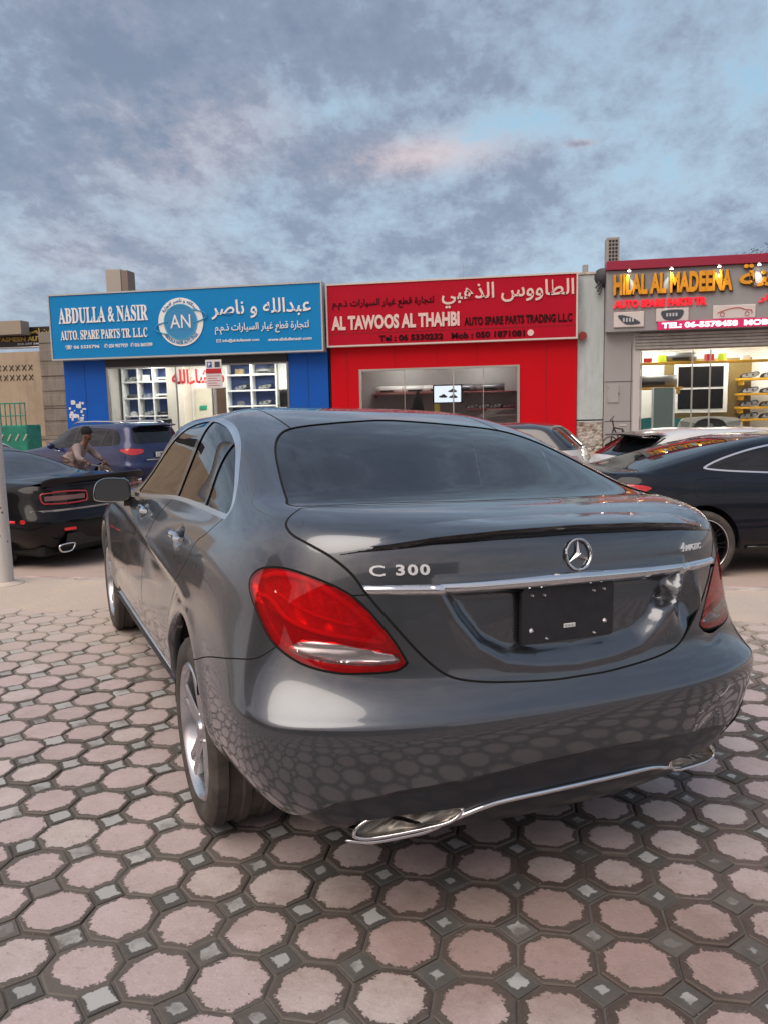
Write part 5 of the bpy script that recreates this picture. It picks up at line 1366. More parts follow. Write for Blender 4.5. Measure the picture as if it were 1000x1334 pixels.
def hilal_shop():
    s = thing('shop_building', 'grey panelled shop with roller shutter box and yellow shelving inside', 'shop')
    g = mat('grey_panel', (.34,.335,.33), .45, var=.06, vscale=1.0)
    shell(s, 3.10, 14.5, 23.06, 31, 5.2, g, (4.20, 13.2, .06, 3.15))
    # pier panels, seam and meter box
    b = MB(); b.box((3.98,23.04,.0), (4.18,23.062,3.7)); b.build('door_jamb', mat('jamb_pale', (.52,.51,.50), .4), s)
    b = MB()
    for z in (.95, 2.2): b.box((3.12,23.048,z), (3.97,23.062,z+.012))
    b.box((3.92,23.047,.1), (3.93,23.063,3.4)); b.build('panel_seam', mat('gap_shadow', (.006,.006,.006)), s)
    BX('meter_box', (3.20,23.03,1.55), (3.55,23.058,2.12), mat('meter_grey', (.36,.355,.35), .5), s, .005); b = MB(); b.box((3.535,23.015,1.82), (3.575,23.03,1.84)); b.box((3.215,23.02,1.62), (3.23,23.03,1.66)); b.box((3.215,23.02,2.0), (3.23,23.03,2.04)); b.build('meter_box_latch', mat('part_black', (.02,.02,.022)), s)
    # shutter slats
    sl = mat('shutter_grey', (.38,.37,.35), .5, .2, var=.25, vscale=4)
    for k in range(5): BX('shutter_slat', (4.02,22.98+.01*(k % 2),3.18+k*.098), (13.3,23.05,3.18+k*.098+.085), sl, s, .012)
    sg = thing('shop_sign', 'grey signboard with yellow HILAL AL MADEENA letters under a crimson band', 'sign')
    BX('board', (3.10,22.68,3.72), (14.5,23.03,5.56), mat('sign_grey', (.30,.305,.31), .5, var=.05, vscale=1), sg)
    BX('top_band', (3.08,22.55,5.565), (14.5,23.03,5.83), mat('band_crimson', (.30,.012,.045), .4), sg)
    yl = mat('letter_yellow', (.80,.34,.012), .35, var=.25, vscale=3); ys = mat('letter_side_brown', (.10,.045,.01), .6)
    Y = 22.678
    for body, x0, x1 in (('HILAL', 3.27, 4.92), ('AL', 5.10, 5.72), ('MADEENA', 5.92, 6.92) if False else ('AL', 5.10, 5.72)): pass
    lettering('HILAL AL MADEENA', 3.32, 6.77, 4.78, 5.40, 22.674, ys, sg, .09, .055); lettering('HILAL AL MADEENA', 3.29, 6.73, 4.81, 5.42, 22.588, yl, sg, .03, .045)
    lettering(arabic('الهلال المدينة'), 6.96, 12.6, 4.66, 5.52, 22.674, ys, sg, .09, .02); lettering(arabic('الهلال المدينة'), 6.93, 12.55, 4.69, 5.54, 22.588, yl, sg, .03, .014)
    lettering('AUTO SPARE PARTS TR', 3.31, 6.03, 4.42, 4.66, Y, mat('letter_red', (.70,.008,.02), .3, emit=(.9,.02,.04), es=.35), sg, .07, .06)
    lettering(arabic('لتجارة قطع الغيار'), 7.5, 10.6, 4.38, 4.64, Y, mat('letter_red', (.7,.008,.02)), sg, .07, .03)
    pw = mat('plaque_white', (.62,.57,.55), .4)
    for k, (x0, x1, z0, z1) in enumerate(((3.32,4.22,3.84,4.30), (4.57,5.52,3.97,4.36), (6.22,7.43,3.98,4.38), (8.2,9.4,3.98,4.38))):
        p = BX('plaque', (x0,22.62,z0), (x1,22.68,z1), pw, sg, .015); cx, cz = (x0+x1)/2, (z0+z1)/2; b = MB()
        if k == 0: P = smooth_poly([(-.33,.12),(-.20,.14),(.10,.05),(.34,-.10),(.30,-.14),(-.05,-.15),(-.2,-.06)], 3); b.prism([(cx+a, cz+c) for a, c in P], 0, .012, FT(22.618))
        elif k == 1:
            P = smooth_poly([(-.30,.12),(.28,.14),(.33,.05),(.2,-.14),(-.2,-.15),(-.33,.02)], 3); b.prism([(cx+a, cz+c) for a, c in P], 0, .012, FT(22.618))
        else:
            top = smooth_poly([(-.48,-.02),(-.35,.03),(-.1,.10),(.15,.11),(.32,.05),(.48,.03),(.5,-.08)], 4, closed=False); b.tube([(cx+a, 22.61, cz+c) for a, c in top], .012, 5); b.tube([(cx+.36+.06*math.cos(a), 22.61, cz-.07+.06*math.sin(a)) for a in np.linspace(0, 6, 12)], .009, 5); b.tube([(cx-.34+.06*math.cos(a), 22.61, cz-.07+.06*math.sin(a)) for a in np.linspace(0, 6, 12)], .009, 5)
        b.build('plaque_picture', mat('print_dark', (.05,.06,.08)) if k < 2 else mat('print_red', (.45,.06,.06), .5), sg)
        if k < 2:
            b = MB()
            for q in range(4): b.box((cx-.18+q*.09, 22.600, cz-.07+.02*k), (cx-.13+q*.09, 22.604, cz+.05))
            b.build('plaque_picture', mat('part_lens', (.55,.58,.60)), sg)
    BX('phone_strip', (4.62,22.60,3.72), (9.6,22.66,3.97), mat('strip_magenta', (.50,.015,.10), .35, emit=(.8,.03,.16), es=.18), sg, .004)
    lettering('TEL: 06-5578458  MOB : 050-', 4.74, 8.6, 3.755, 3.935, 22.598, mat('letter_glow_white', (.85,.82,.85), .4, emit=(1,.95,1), es=.5), sg, .02, .05)
    # sign spotlights: these are lit in the photograph
    for k, x in enumerate((3.74, 4.97, 6.33, 7.45, 8.7, 10.0)):
        l = thing('spotlight', '', 'spotlight', (x, 22.52, 5.56), group='spotlights along the top of the grey sign')
        l['label'] = ['leftmost of the lit spotlights above the yellow HILAL letters','lit spotlight above the word AL on the grey sign','lit spotlight above the letters EE of MADEENA','lit spotlight above the yellow Arabic letters at the photo edge','spotlight farther right on the grey sign','rightmost spotlight on the grey sign'][k]
        b = MB(); b.cyl((0,.02,.0), (0,0,-.06), .035, .05, 12); b.cyl((0,.03,0), (0,.12,.04), .012); b.build('lamp_housing', mat('lamp_grey', (.5,.5,.5), .4, .5), l)
        b = MB(); b.cyl((0,0,-.062), (0,0,-.068), .042, n=12); b.build('lamp_lens', emis('spot_glow', (1,.97,.9), 22), l)
        ld = bpy.data.lights.new('spot_lamp', 'SPOT'); ld.energy = 26; ld.spot_size = R(62); ld.spot_blend = .6; ld.color = (1,.95,.85); ld.shadow_soft_size = .04
        lo = link(bpy.data.objects.new('spot_lamp', ld), l); lo.location = (0,-.02,-.08); lo.rotation_euler = (R(20),0,0)
    # inside
    ye = mat('shelf_yellow', (.70,.36,.02), .45, var=.1); wl = mat('interior_white', (.78,.78,.75)); gold = mat('mosaic_gold', (.30,.22,.09), .35, .4, var=.5, vscale=30)
    BX('back_wall', (3.4,26.4,0), (14.2,26.5,3.44), wl, s, .002); BX('mosaic_wall', (5.45,26.0,.05), (8.3,26.1,3.0), gold, s, .002); BX('shop_floor', (3.4,23.3,0), (14.2,26.4,.05), mat('floor_tile', (.6,.58,.54)), s, .002)
    for x in (5.0, 7.2, 9.6, 12): BX('ceiling_light', (x-.5,23.8,3.38), (x+.5,25.8,3.44), emis('shop_lamp', (1,.96,.88), 10.0), s, .002)
    shop = 'grey shop'; rr = random.Random(33)
    def ysh(lab, x0, x1, z, y0, y1):
        u = thing('yellow_shelf', lab, 'shelf'); BX('shelf_board', (x0,y0,z-.05), (x1,y1,z+.02), ye, u, .006)
        for x in (x0+.1, x1-.1): BX('bracket', (x-.02,y0+.03,z-.2), (x+.02,y1,z-.051), ye, u, .004)
    ysh('long yellow shelf just below the shutter of the grey shop', 4.25, 9.2, 2.80, 24.0, 24.5)
    for k, x in enumerate((4.6, 5.6, 6.5, 7.6)): shelf_item(rr.choice(['parts_box','bumper_cover','parts_box']), x, 24.2, 2.83, rr, .9, shop, '%s from the left on the long yellow shelf' % _ORD[k])
    for k, x in enumerate((5.05, 6.9)):
        b = MB(); b.cyl((x,24.2,2.83), (x,24.2,3.05), .14, .12, 14); tag(b.build('plastic_tub', mat('tub_lime', (.45,.62,.03), .4)), ['lime green tub at the left on the long yellow shelf','lime green tub at the right on the long yellow shelf'][k], 'tub')
    ysh('short yellow shelf holding a grey bumper in the grey shop', 4.25, 5.75, 2.0, 24.4, 24.9)
    shelf_item('bumper_cover', 4.85, 24.7, 2.03, rr, 1.25, shop, 'on the short yellow shelf of the grey shop')
    for k, z in enumerate((2.25, 1.75, 1.3, .9)):
        ysh(['top','second','third','lowest'][k]+' yellow shelf of headlamps right of the framed board', 7.75, 10.2, z, 25.2, 25.9)
        for q, x in enumerate((8.05, 8.7, 9.4)): shelf_item('headlamp_unit', x, 25.4, z+.02, rr, 1.1, shop, '%s from the left on the %s yellow shelf of the grey shop' % (_ORD[q], ['top','second','third','lowest'][k]))
    wb = thing('framed_board', 'large black panel in a white frame inside the grey shop', 'display board')
    BX('frame', (5.70,25.6,1.15), (7.45,25.66,2.85), mat('frame_white', (.8,.8,.8), .4), wb); BX('panel', (5.83,25.58,2.02), (7.30,25.60,2.72), mat('screen_black', (.01,.01,.012)), wb, .003); BX('panel', (5.83,25.58,1.28), (7.30,25.60,1.95), mat('screen_black', (.01,.01,.012)), wb, .003)
    # glass front: thin frame and door
    b = MB(); 
    for x in (4.22, 5.75, 6.28, 9.0): b.box((x,23.10,.06), (x+.04,23.15,3.12))
    b.build('glass_front_frame', mat('frame_silver', (.55,.53,.50)), s)
    BX('window_pane', (4.26,23.12,.06), (9.0,23.13,3.12), glass('shop_glass', (.92,.94,.94)), s, .001)
    d = thing('glass_panel', 'standing frosted glass panel in pale frame inside the grey shop', 'panel'); BX('frame', (4.72,24.0,.05), (4.78,24.06,2.0), mat('frame_white', (.8,.8,.8)), d); BX('frame', (5.38,24.0,.05), (5.44,24.06,2.0), mat('frame_white', (.8,.8,.8)), d); BX('pane', (4.78,24.02,.05), (5.38,24.04,2.0), mat('frosted_glass', (.20,.28,.28), .25), d, .002)
    # teal front wing and white front clip on the floor
    P = smooth_poly([(-.9,.0),(-.95,.45),(-.75,.72),(.2,.80),(.95,.70),(1.15,.40),(1.1,.05),(.62,.05),(.45,.38),(.1,.52),(-.28,.38),(-.45,.0)], 4)
    b = MB(); b.prism([(5.0+a*.85, .12+c*1.15) for a, c in P], 0, .25, FT(24.85)); tag(b.build('car_wing', mat('wing_teal', (.02,.30,.32), .25, coat=1), None, fix=True), 'teal green car wing standing on the floor of the grey shop', 'car part')
    f = thing('front_clip', 'white car front end with black grille below the framed board', 'car part'); P = smooth_poly([(-.95,.1),(-1.0,.55),(-.8,.78),(.8,.78),(1.0,.55),(.95,.1)], 4); b = MB(); b.prism([(6.65+a, .2+c) for a, c in P], 0, .3, FT(24.75)); b.build('bumper', mat('part_white', (.62,.62,.60)), f, fix=True)
    b = MB(); P = smooth_poly([(-.38,.70),(-.55,.2),(.55,.2),(.38,.70)], 4); b.prism([(6.65+a, .2+c) for a, c in P], 0, .03, FT(24.45)); b.build('grille', mat('part_black', (.02,.02,.022)), f, fix=True)
    disc(6.65, .72, .09, 24.42, .02, mat('chrome', (.78,.79,.8)), f, 'badge', 20)
    for sx in (-1, 1): b = MB(); P = [(6.65+sx*a, .2+c) for a, c in ((.45,.62),(.95,.70),(.92,.52),(.5,.46))]; b.prism(P, 0, .02, FT(24.45)); b.build('headlamp', mat('part_lens', (.55,.58,.6)), f, fix=True)
    BX('stone_plinth', (7.75,24.6,.05), (8.8,25.2,.62), mat('plinth_stone', (.48,.43,.36), .7, var=.15), s)
hilal_shop()
def left_side():
    s = thing('boundary_wall', 'sand-coloured rendered wall with lattice vents left of the blue shop', 'wall')
    m = streaked('sand_render', (.40,.32,.23), (.26,.21,.16), amt=.6); cb = streaked('cement_render', (.24,.215,.185), (.14,.12,.10), amt=.8)
    b = MB(); b.box((-30,24.06,-.4), (-17.02,24.4,3.92)); b.build('rendered_wall', m, s)
    b = MB(); b.box((-17.0,24.02,-.4), (-15.5,24.5,4.6)); b.build('block_pier', cb, s)
    b = MB()
    for k in range(11): b.box((-17.0,24.0-.006*(k % 2),.2+k*.4), (-15.5,24.018,.2+k*.4+.018))
    b.build('block_joint', mat('joint_dark', (.10,.085,.07), .95), s)
    for k in range(7): BX('block_edge', (-17.0+.0,23.99,.25+k*.55), (-15.52,24.02,.25+k*.55+.42+RNG.uniform(-.03,.03)), cb, s, .015)
    b = MB()
    for r_ in range(2):
        for k in range(12):
            x = -20.3+k*.26; z = 2.98+.0+r_*.36
            for d in (-1, 1): b.cyl((x-.08*d,24.05,z-.10), (x+.08*d,24.05,z+.10), .018, n=5)
    b.build('vent_lattice', mat('vent_dark', (.05,.04,.035), .8), s)
    b = MB(); b.box((-30,24.0,.68), (-15.5,24.05,.80)); b.build('ledge', cb, s)
    sg = thing('shop_sign', 'black signboard with yellow AL YASMEEN AUTO lettering behind the sandy wall', 'sign')
    BX('board', (-24,26.0,4.30), (-15.3,26.2,5.05), mat('sign_black', (.012,.012,.012), .4), sg); BX('trim', (-24,25.97,4.24), (-15.3,26.2,4.298), mat('frame_white', (.8,.8,.8)), sg)
    y = mat('letter_gold', (.50,.36,.08), .4); w = mat('letter_white', (.8,.8,.8))
    lettering('AL YASMEEN AUTO MAINT', -20.5, -16.9, 4.50, 4.68, 25.99, y, sg, .03, .04); lettering(arabic('الياسمين لصيانة السيارات'), -20.3, -16.9, 4.72, 5.00, 25.99, y, sg, .03, .02); lettering('055-597 5461 | 055-346 1181', -19.2, -16.9, 4.34, 4.44, 25.99, w, sg, .01, .02)
    BX('support_post', (-23.8,26.05,0), (-23.6,26.2,4.24), mat('lamp_grey', (.5,.5,.5)), sg); BX('support_post', (-17.6,26.05,0), (-17.4,26.2,4.24), mat('lamp_grey', (.5,.5,.5)), sg)
    h = thing('building', 'pale shed with white trim behind the sandy wall at the left edge', 'building'); BX('wall', (-26,27,0), (-15.6,33,4.05), mat('shed_pale', (.5,.5,.5), .7), h); BX('parapet', (-20.8,25.4,4.72), (-18.6,26.0-.05,5.25), mat('parapet_tan', (.34,.29,.23), .8), h)
    # green skip with a railing frame
    g = thing('waste_skip', 'green metal skip with a railed top against the sandy wall', 'skip', (-15.75,20.6,0)); gm = mat('skip_green', (.015,.22,.15), .5, var=.3, vscale=4)
    BX('bin', (-.55,-.4,.15), (.55,.4,1.25), gm, g, .03); b = MB()
    for x in np.linspace(-.53, .53, 7): b.cyl((x,-.38,1.25), (x,-.38,1.95), .018, n=6)
    b.cyl((-.55,-.38,1.95), (.55,-.38,1.95), .022); b.cyl((-.55,-.38,1.55), (.55,-.38,1.55), .018); b.build('railing', gm, g)
    b = MB()
    for k in range(4): b.cyl((-.42+.28*k,-.41,.75), (-.30+.28*k,-.41,.95), .03, n=5)
    b.build('skip_lettering', mat('letter_pale', (.5,.55,.45), .6), g); b = MB()
    for sx in (-.45,.45): b.cyl((sx,-.2,.08), (sx+.06,-.2,.08), .08, n=12); b.cyl((sx,.2,.08), (sx+.06,.2,.08), .08, n=12)
    b.build('castor', mat('part_black', (.02,.02,.022)), g)
left_side()
def roof_things():
    a = thing('rooftop_unit', 'beige box on the roof behind the blue sign', 'rooftop box', (-13.9,24.6,4.7)); BX('casing', (-.43,-.3,0), (.15,.3,2.05), mat('unit_beige', (.40,.36,.31), .7), a); BX('side_panel', (.16,-.28,.02), (.42,.28,2.0), mat('unit_brown', (.22,.17,.14), .7), a)
    a = thing('condenser_unit', 'tall grey louvred condenser on the roof beside the crimson band', 'air conditioner', (3.42,24.2,4.7)); BX('casing', (-.2,-.2,0), (.2,.4,2.12), mat('unit_grey', (.33,.32,.30), .6), a); b = MB()
    for k in range(9):
        for j in range(3): b.box((-.13+j*.10,-.215,1.05+k*.115), (-.06+j*.10,-.20,1.12+k*.115))
    b.build('louvre', mat('part_black', (.02,.02,.022)), a)
    b = MB(); b.cyl((-1.52,26,4.6), (-1.52,26,6.6), .02, .012); b.cyl((-1.52,26,6.5), (-1.35,26,6.5), .008); tag(b.build('antenna_mast', mat('lamp_grey', (.5,.5,.5))), 'thin mast standing on the roof behind the red sign', 'mast')
    b = MB()
    for k in range(3): b.cyl((2.9-.05*k,22.9,4.9+.1*k), (3.08,23.2,5.5+.03*k), .03)
    prof = [(.001,0),(.12,.02),(.24,.08),(.32,.18)]; b.lathe(prof, 20, 'Z', Matrix.Translation((2.95,22.95,5.35)) @ Matrix.Rotation(R(-70), 4, 'X') @ Matrix.Rotation(R(25), 4, 'Y'))
    tag(b.build('satellite_dish', mat('dish_dark', (.05,.05,.055), .6), None, smooth=True, sharp=40), 'small dark dish at the left end of the grey sign', 'dish')
    b = MB(); b.bbox((2.45,23.6,5.6), (2.62,23.8,5.95), .02); b.bbox((2.35,23.6,5.6), (2.8,23.8,5.72), .02); tag(b.build('roof_vent', mat('unit_grey', (.33,.32,.3))), 'small pale vent on the roof above the cyan wall strip', 'vent')
roof_things()
# ---------------------------------------------------------------- the other vehicles
SUV = [
(-.86,.34,.78,.30,.30,3.5,.30,1,1,0,0),(-.98,.38,.90,.37,.36,3.72,.34,.95,1,0,.3),(-1.06,.50,.95,.50,.48,3.78,.45,.85,1,0,.8),(-1.09,.62,.965,.62,.60,3.80,.58,.82,1,0,1),
(-1.085,.72,.968,.73,.70,3.80,.70,.82,1,0,1),(-1.05,.78,.963,.79,.76,3.79,.76,.85,1,0,.8),(-1.035,.88,.958,.89,.84,3.77,.85,.9,1,0,.6),(-1.03,.98,.95,.98,.92,3.72,.95,.9,1,0,.5),
(-1.02,1.07,.935,1.06,1.0,3.6,1.02,.9,1,0,.4),(-1.00,1.14,.915,1.13,1.06,3.4,1.06,.85,1,0,.3),(-.97,1.20,.895,1.19,1.10,3.1,1.10,.8,.95,.1,.2),(-.93,1.28,.872,1.27,1.15,2.85,1.14,.75,.85,.3,0),
(-.87,1.40,.835,1.39,1.22,2.55,1.20,.65,.7,.6,0),(-.79,1.54,.785,1.54,1.40,2.15,1.42,.55,.55,.8,0),(-.68,1.67,.71,1.665,1.63,1.75,1.62,.5,.45,1,0),(-.40,1.735,.50,1.72,1.71,1.4,1.71,.4,.4,1,0),(.2,1.755,0,1.75,1.74,1.2,1.74,.3,.3,1,0)]
def warp(T, ky=1.0, kz=1.0, kw=1.0, rows=None):
    out = []
    for i, r in enumerate(T):
        r = list(r)
        for k in (0, 5): r[k] *= ky
        for k in (1, 3, 4, 6): r[k] *= kz
        r[2] *= kw
        if rows and i in rows:
            for k, v in rows[i].items(): r[k] = v
        out.append(tuple(r))
    return out
def vehicle(name, label, X, Y, head, z0, T, pm, dlo, rear_glass, lamps, wheels, screen=None, pillars=(), chrome_dlo=0.0, bumper_z=None, doors=(), bonnet=None, border=.0, arch=.0, trunk=None, style='multi', tyre_r=.34, tw=.235, rim_r=.245, rim_mat=None, roof_poly=None, glass_m=None, lamp_m=None, group=None, sub=(12, 6)):
    car = thing(name, label, 'car', (X, Y, z0), R(head), group)
    S = seam_normals(base_surf(T, sub[0], sub[1])); bv = BVHTree.FromPolygons(S.V.tolist(), S.T.tolist()); I = Matrix.Identity(4)
    gapm = mat('gap_shadow', (.006,.006,.006)); bl = mat('gloss_black_trim', (.008,.008,.009)); gm = glass_m or glass('dark_tint', (.10,.11,.12), 1.6, k=.45)
    lm = lamp_m or mat('lamp_red_solid', (.55,.012,.02), .12, coat=1, var=.3, vscale=25)
    gaps = []; sm = lambda V: V[:, 0] < -.4
    P = smooth_poly(dlo, 4); d, S = clip(S, field(S, P, PR_S, sm))
    if chrome_dlo > 0:
        fr, d = clip(d, -field(d, P, PR_S)-chrome_dlo); fr = Surf(fr.off(.004).V, fr.T)
    else: fr = None
    pil = []
    for (ya, za, yb_, zb, hw) in pillars:
        yy = ya+(d.V[:, 2]-za)*(yb_-ya)/(zb-za); a, d = clip(d, np.abs(d.V[:, 1]-yy)-hw); pil.append(a)
    rp = smooth_poly(r2(rear_glass)[:-1], 4); rg, S, g1 = panel(S, rp, PR_R, lambda V: (V[:, 1] < 1.2) & (V[:, 2] > .9), .003); gaps.append(g1)
    if screen:
        ws, S, g1 = panel(S, smooth_poly(screen, 4), PR_T, lambda V: (V[:, 1] > 1.2) & (V[:, 2] > .9), .003); gaps.append(g1)
    lp, S, g1 = panel(S, smooth_poly(lamps, 4), PR_L, lambda V: V[:, 1] < -.2, .003); gaps.append(g1)
    tk = None
    if trunk: tk, S, g1 = panel(S, smooth_poly(r2(trunk)[:-1], 4), PR_R, lambda V: V[:, 1] < -.3, .004); gaps.append(g1)
    rad, wb, tx = tyre_r+.05, wheels[1], wheels[0]
    for yc in (0, wb):
        A = [(yc+rad*math.cos(a), tyre_r+.01+rad*math.sin(a)) for a in np.linspace(0, 2*math.pi, 48, endpoint=False)]
        _, S = clip(S, field(S, A, PR_S, lambda V: (V[:, 2] < .95) & (V[:, 0] < -.45)))
    dp = []
    for pl in doors:
        a, S, g1 = panel(S, smooth_poly(pl, 4, corners=(0, len(pl)-1)), PR_S, lambda V: V[:, 0] < -.45, .0022); dp.append(a); gaps.append(g1)
    bmp = None
    if bumper_z:
        bmp, S, g1 = panel(S, smooth_poly(bumper_z, 3, corners=range(len(bumper_z))), PR_L, lambda V: V[:, 1] < -.2, .002); gaps.append(g1)
    surf_obj('body_shell', sym(S), pm, car); surf_obj('panel_gap', sym(join(*[g for g in gaps if len(g.T)])), gapm, car)
    if tk is not None: surf_obj('boot_lid', sym(tk), pm, car)
    if bmp is not None: surf_obj('rear_bumper', sym(bmp), pm, car)
    surf_obj('rear_window', sym(rg.off(-.003)), gm, car)
    if screen: surf_obj('windscreen', sym(ws.off(-.003)), gm, car)
    for sgn in (-1, 1):
        f = (lambda s: s) if sgn < 0 else (lambda s: s.mirror())
        for a in dp: surf_obj('door', f(a), pm, car)
        surf_obj('side_window', f(d.off(-.004)), gm, car)
        if fr is not None: surf_obj('window_chrome', f(fr), mat('satin_chrome', (.8,.81,.82), .16, 1.0), car, auto=True)
        for pq in pil: surf_obj('window_pillar', f(pq), bl, car)
        surf_obj('tail_lamp', f(lp.off(.002)), lm, car)
        for yc in (0, wb):
            arch_liner(car, sgn*(tx+tw/2-.02), sgn*(tx-tw/2-.06), yc, tyre_r+.01, rad+.003, I); arch_flange(car, bv, yc, tyre_r+.01, rad, I, pm, sgn)
            wheel_parts(car, (sgn*tx, yc, tyre_r), sgn, tyre_r, tw, rim_r, style, rim_mat, tread=False, seg=48)
        # door mirrors and handles
        b = MB(); ym = wb*.62; h = bv.ray_cast(Vector((-3, ym, T[9][3]*.97)), Vector((1,0,0)))[0]; hx = abs(h.x) if h else .85
        b.bbox((sgn*(hx+.16)-.10, ym-.05, T[9][3]-.02), (sgn*(hx+.16)+.10, ym+.05, T[9][3]+.13), .045); b.cyl((sgn*(hx-.02), ym+.03, T[9][3]-.02), (sgn*(hx+.10), ym, T[9][3]+.02), .022); b.build('door_mirror', pm, car, smooth=True, sharp=60)
    b = MB(); w = T[1][2]-.08; b.bbox((-w,T[1][0]+.12,.2), (w,T[1][5]-.15,.34), .03); b.cyl((-tx,0,tyre_r), (tx,0,tyre_r), .04); b.box((-w+.05,T[1][0]+.3,.34), (w-.05,T[1][5]-.6,.62)); b.build('underbody', mat('underbody_black', (.012,.012,.012)), car)
    for x_, y_ in ((-.37, wb*.40), (.37, wb*.40)): seat(car, x_, y_, mat('seat_leather', (.025,.024,.024)), Matrix.Translation((0,0,T[8][3]-.93)))
    def rpt(px, pz):
        h = bv.ray_cast(Vector((-abs(px), -3, pz)), Vector((0, 1, 0))); p = h[0].copy(); n = h[1] if h[1].y < 0 else -h[1]
        if px > 0: p.x = -p.x; n.x = -n.x
        return p, n
    def spt(y, z, sgn=-1):
        p = bv.ray_cast(Vector((-3, y, z)), Vector((1, 0, 0)))[0]; return Vector((sgn*abs(p.x), p.y, p.z))
    return car, rpt, spt, bv
def handles(car, spt, ys, z, sgn=(-1, 1), m=None):
    for s in sgn:
        for y in ys:
            b = MB(); b.tube([spt(y-.10+.2*q, z, s)+Vector((s*(.006+.024*math.sin(math.pi*q)**.6), 0, 0)) for q in np.linspace(0, 1, 7)], .012, 8); b.build('door_handle', m or mat('satin_chrome', (.8,.81,.82)), car, smooth=True)

def coupe():
    T = warp(HERO, rows={11:{0:-.74,1:1.075,3:1.06}, 9:{1:1.01,3:.99}, 10:{1:1.055,3:1.04,0:-.90}, 12:{0:-.55,1:1.09,3:1.12}, 13:{0:.02,1:1.235,3:1.235}, 14:{0:.60,1:1.355,3:1.335,6:1.33}, 15:{0:.95,1:1.392,3:1.375,6:1.38}, 16:{0:1.1,1:1.40,3:1.40,4:1.385,6:1.385}})
    pm = paint('navy_black_paint', (.004,.007,.014), metal=.0, rough=.30, dirt=.01, coat=.75)
    car, rpt, spt, bv = vehicle('coupe_car', 'dark navy coupe with chrome window line and black multi-spoke wheels at the right', 1.914, 5.80, -74, -.282, T, pm,
        [(.05,1.10),(.30,1.20),(.75,1.30),(1.2,1.325),(1.6,1.24),(1.95,1.04),(1.85,.97),(1.2,1.0),(.5,1.04),(.12,1.075)],
        [(0,-.60,1.09),(-.40,-.58,1.09),(-.64,-.50,1.09),(-.63,-.30,1.14),(-.56,.20,1.27),(-.47,.45,1.32),(-.25,.55,1.35),(0,.58,1.355)],
        [(.8*a-.6*b, c) for a, b, c in [(-.86,-.50,.925),(-.845,-.60,.955),(-.76,-.76,.965),(-.62,-.88,.96),(-.42,-.94,.945),(-.42,-.94,.895),(-.60,-.90,.875),(-.78,-.78,.87),(-.855,-.60,.885)]],
        (.79, 2.84), screen=[(0,2.60),(-.35,2.55),(-.62,2.32),(-.60,1.98),(-.53,1.82),(0,1.9),(.53,1.82),(.60,1.98),(.62,2.32),(.35,2.55)], pillars=((1.05,1.05,.98,1.32,.03),), chrome_dlo=.016,
        doors=[[(.98,1.05),(.80,.9),(.72,.6),(.80,.36),(2.10,.36),(2.1,.8),(1.97,1.0)]], trunk=[(0,-.64,1.083),(-.4,-.62,1.083),(-.66,-.56,1.08),(-.72,-.66,1.055),(-.70,-.78,1.01),(-.66,-.85,.97),(-.60,-.89,.90),(-.50,-.93,.78),(-.3,-.965,.71),(0,-.985,.69)],
        bumper_z=[(-.60,.64),(-.45,.69),(-.25,.74),(-.05,.80),(.10,.86),(.9,.86),(.9,0),(-.60,0)], tyre_r=.345, tw=.25, rim_r=.265, rim_mat=mat('wheel_black', (.015,.015,.017), .3, .6), sub=(16, 8))
    ch = mat('satin_chrome', (.8,.81,.82))
    for w in [c for c in car.children if c.name.startswith('wheel.') or c.name == 'wheel']:
        b = MB(); b.tube([(-.118, .262*math.cos(a), .262*math.sin(a)) for a in np.linspace(0, 2*math.pi, 48, endpoint=False)], .006, 6, closed=True); b.build('rim_edge', ch, w, smooth=True)
    # fuel flap outline on the right wing
    pts = smooth_poly([(-.05,.99),(.20,1.0),(.235,.97),(.225,.86),(.19,.83),(-.03,.82),(-.07,.85),(-.075,.96)], 4); b = MB()
    b.tube([spt(y, z, 1)+Vector((.0005,0,0)) for y, z in pts], .0028, 5, closed=True); b.build('fuel_flap_gap', mat('gap_shadow', (.006,.006,.006)), car)
    b = MB(); G = []
    for q in np.linspace(-1, 1, 31):
        x = q*.64; a = 1-abs(q)**3; y = float(np.interp(abs(x), [0,.3,.5,.64], [-.90,-.885,-.85,-.79])); G.append([(x,y+.10,1.062-.012*abs(q)),(x,y-.04*a,1.075+.012*a-.02*abs(q)),(x,y-.045*a,1.068+.012*a-.02*abs(q)),(x,y+.02,1.035-.02*abs(q))])
    b.grid(G); b.build('boot_spoiler', mat('gloss_black_trim', (.008,.008,.009)), car, smooth=True)
    handles(car, spt, [1.02], .90)
    b = MB(); b.tube([spt(y, .30, 1)+Vector((.005,0,0)) for y in np.linspace(.5, 2.35, 12)], .02, 6); b.build('sill_trim', mat('gloss_black_trim', (.008,.008,.009)), car, smooth=True)
coupe()
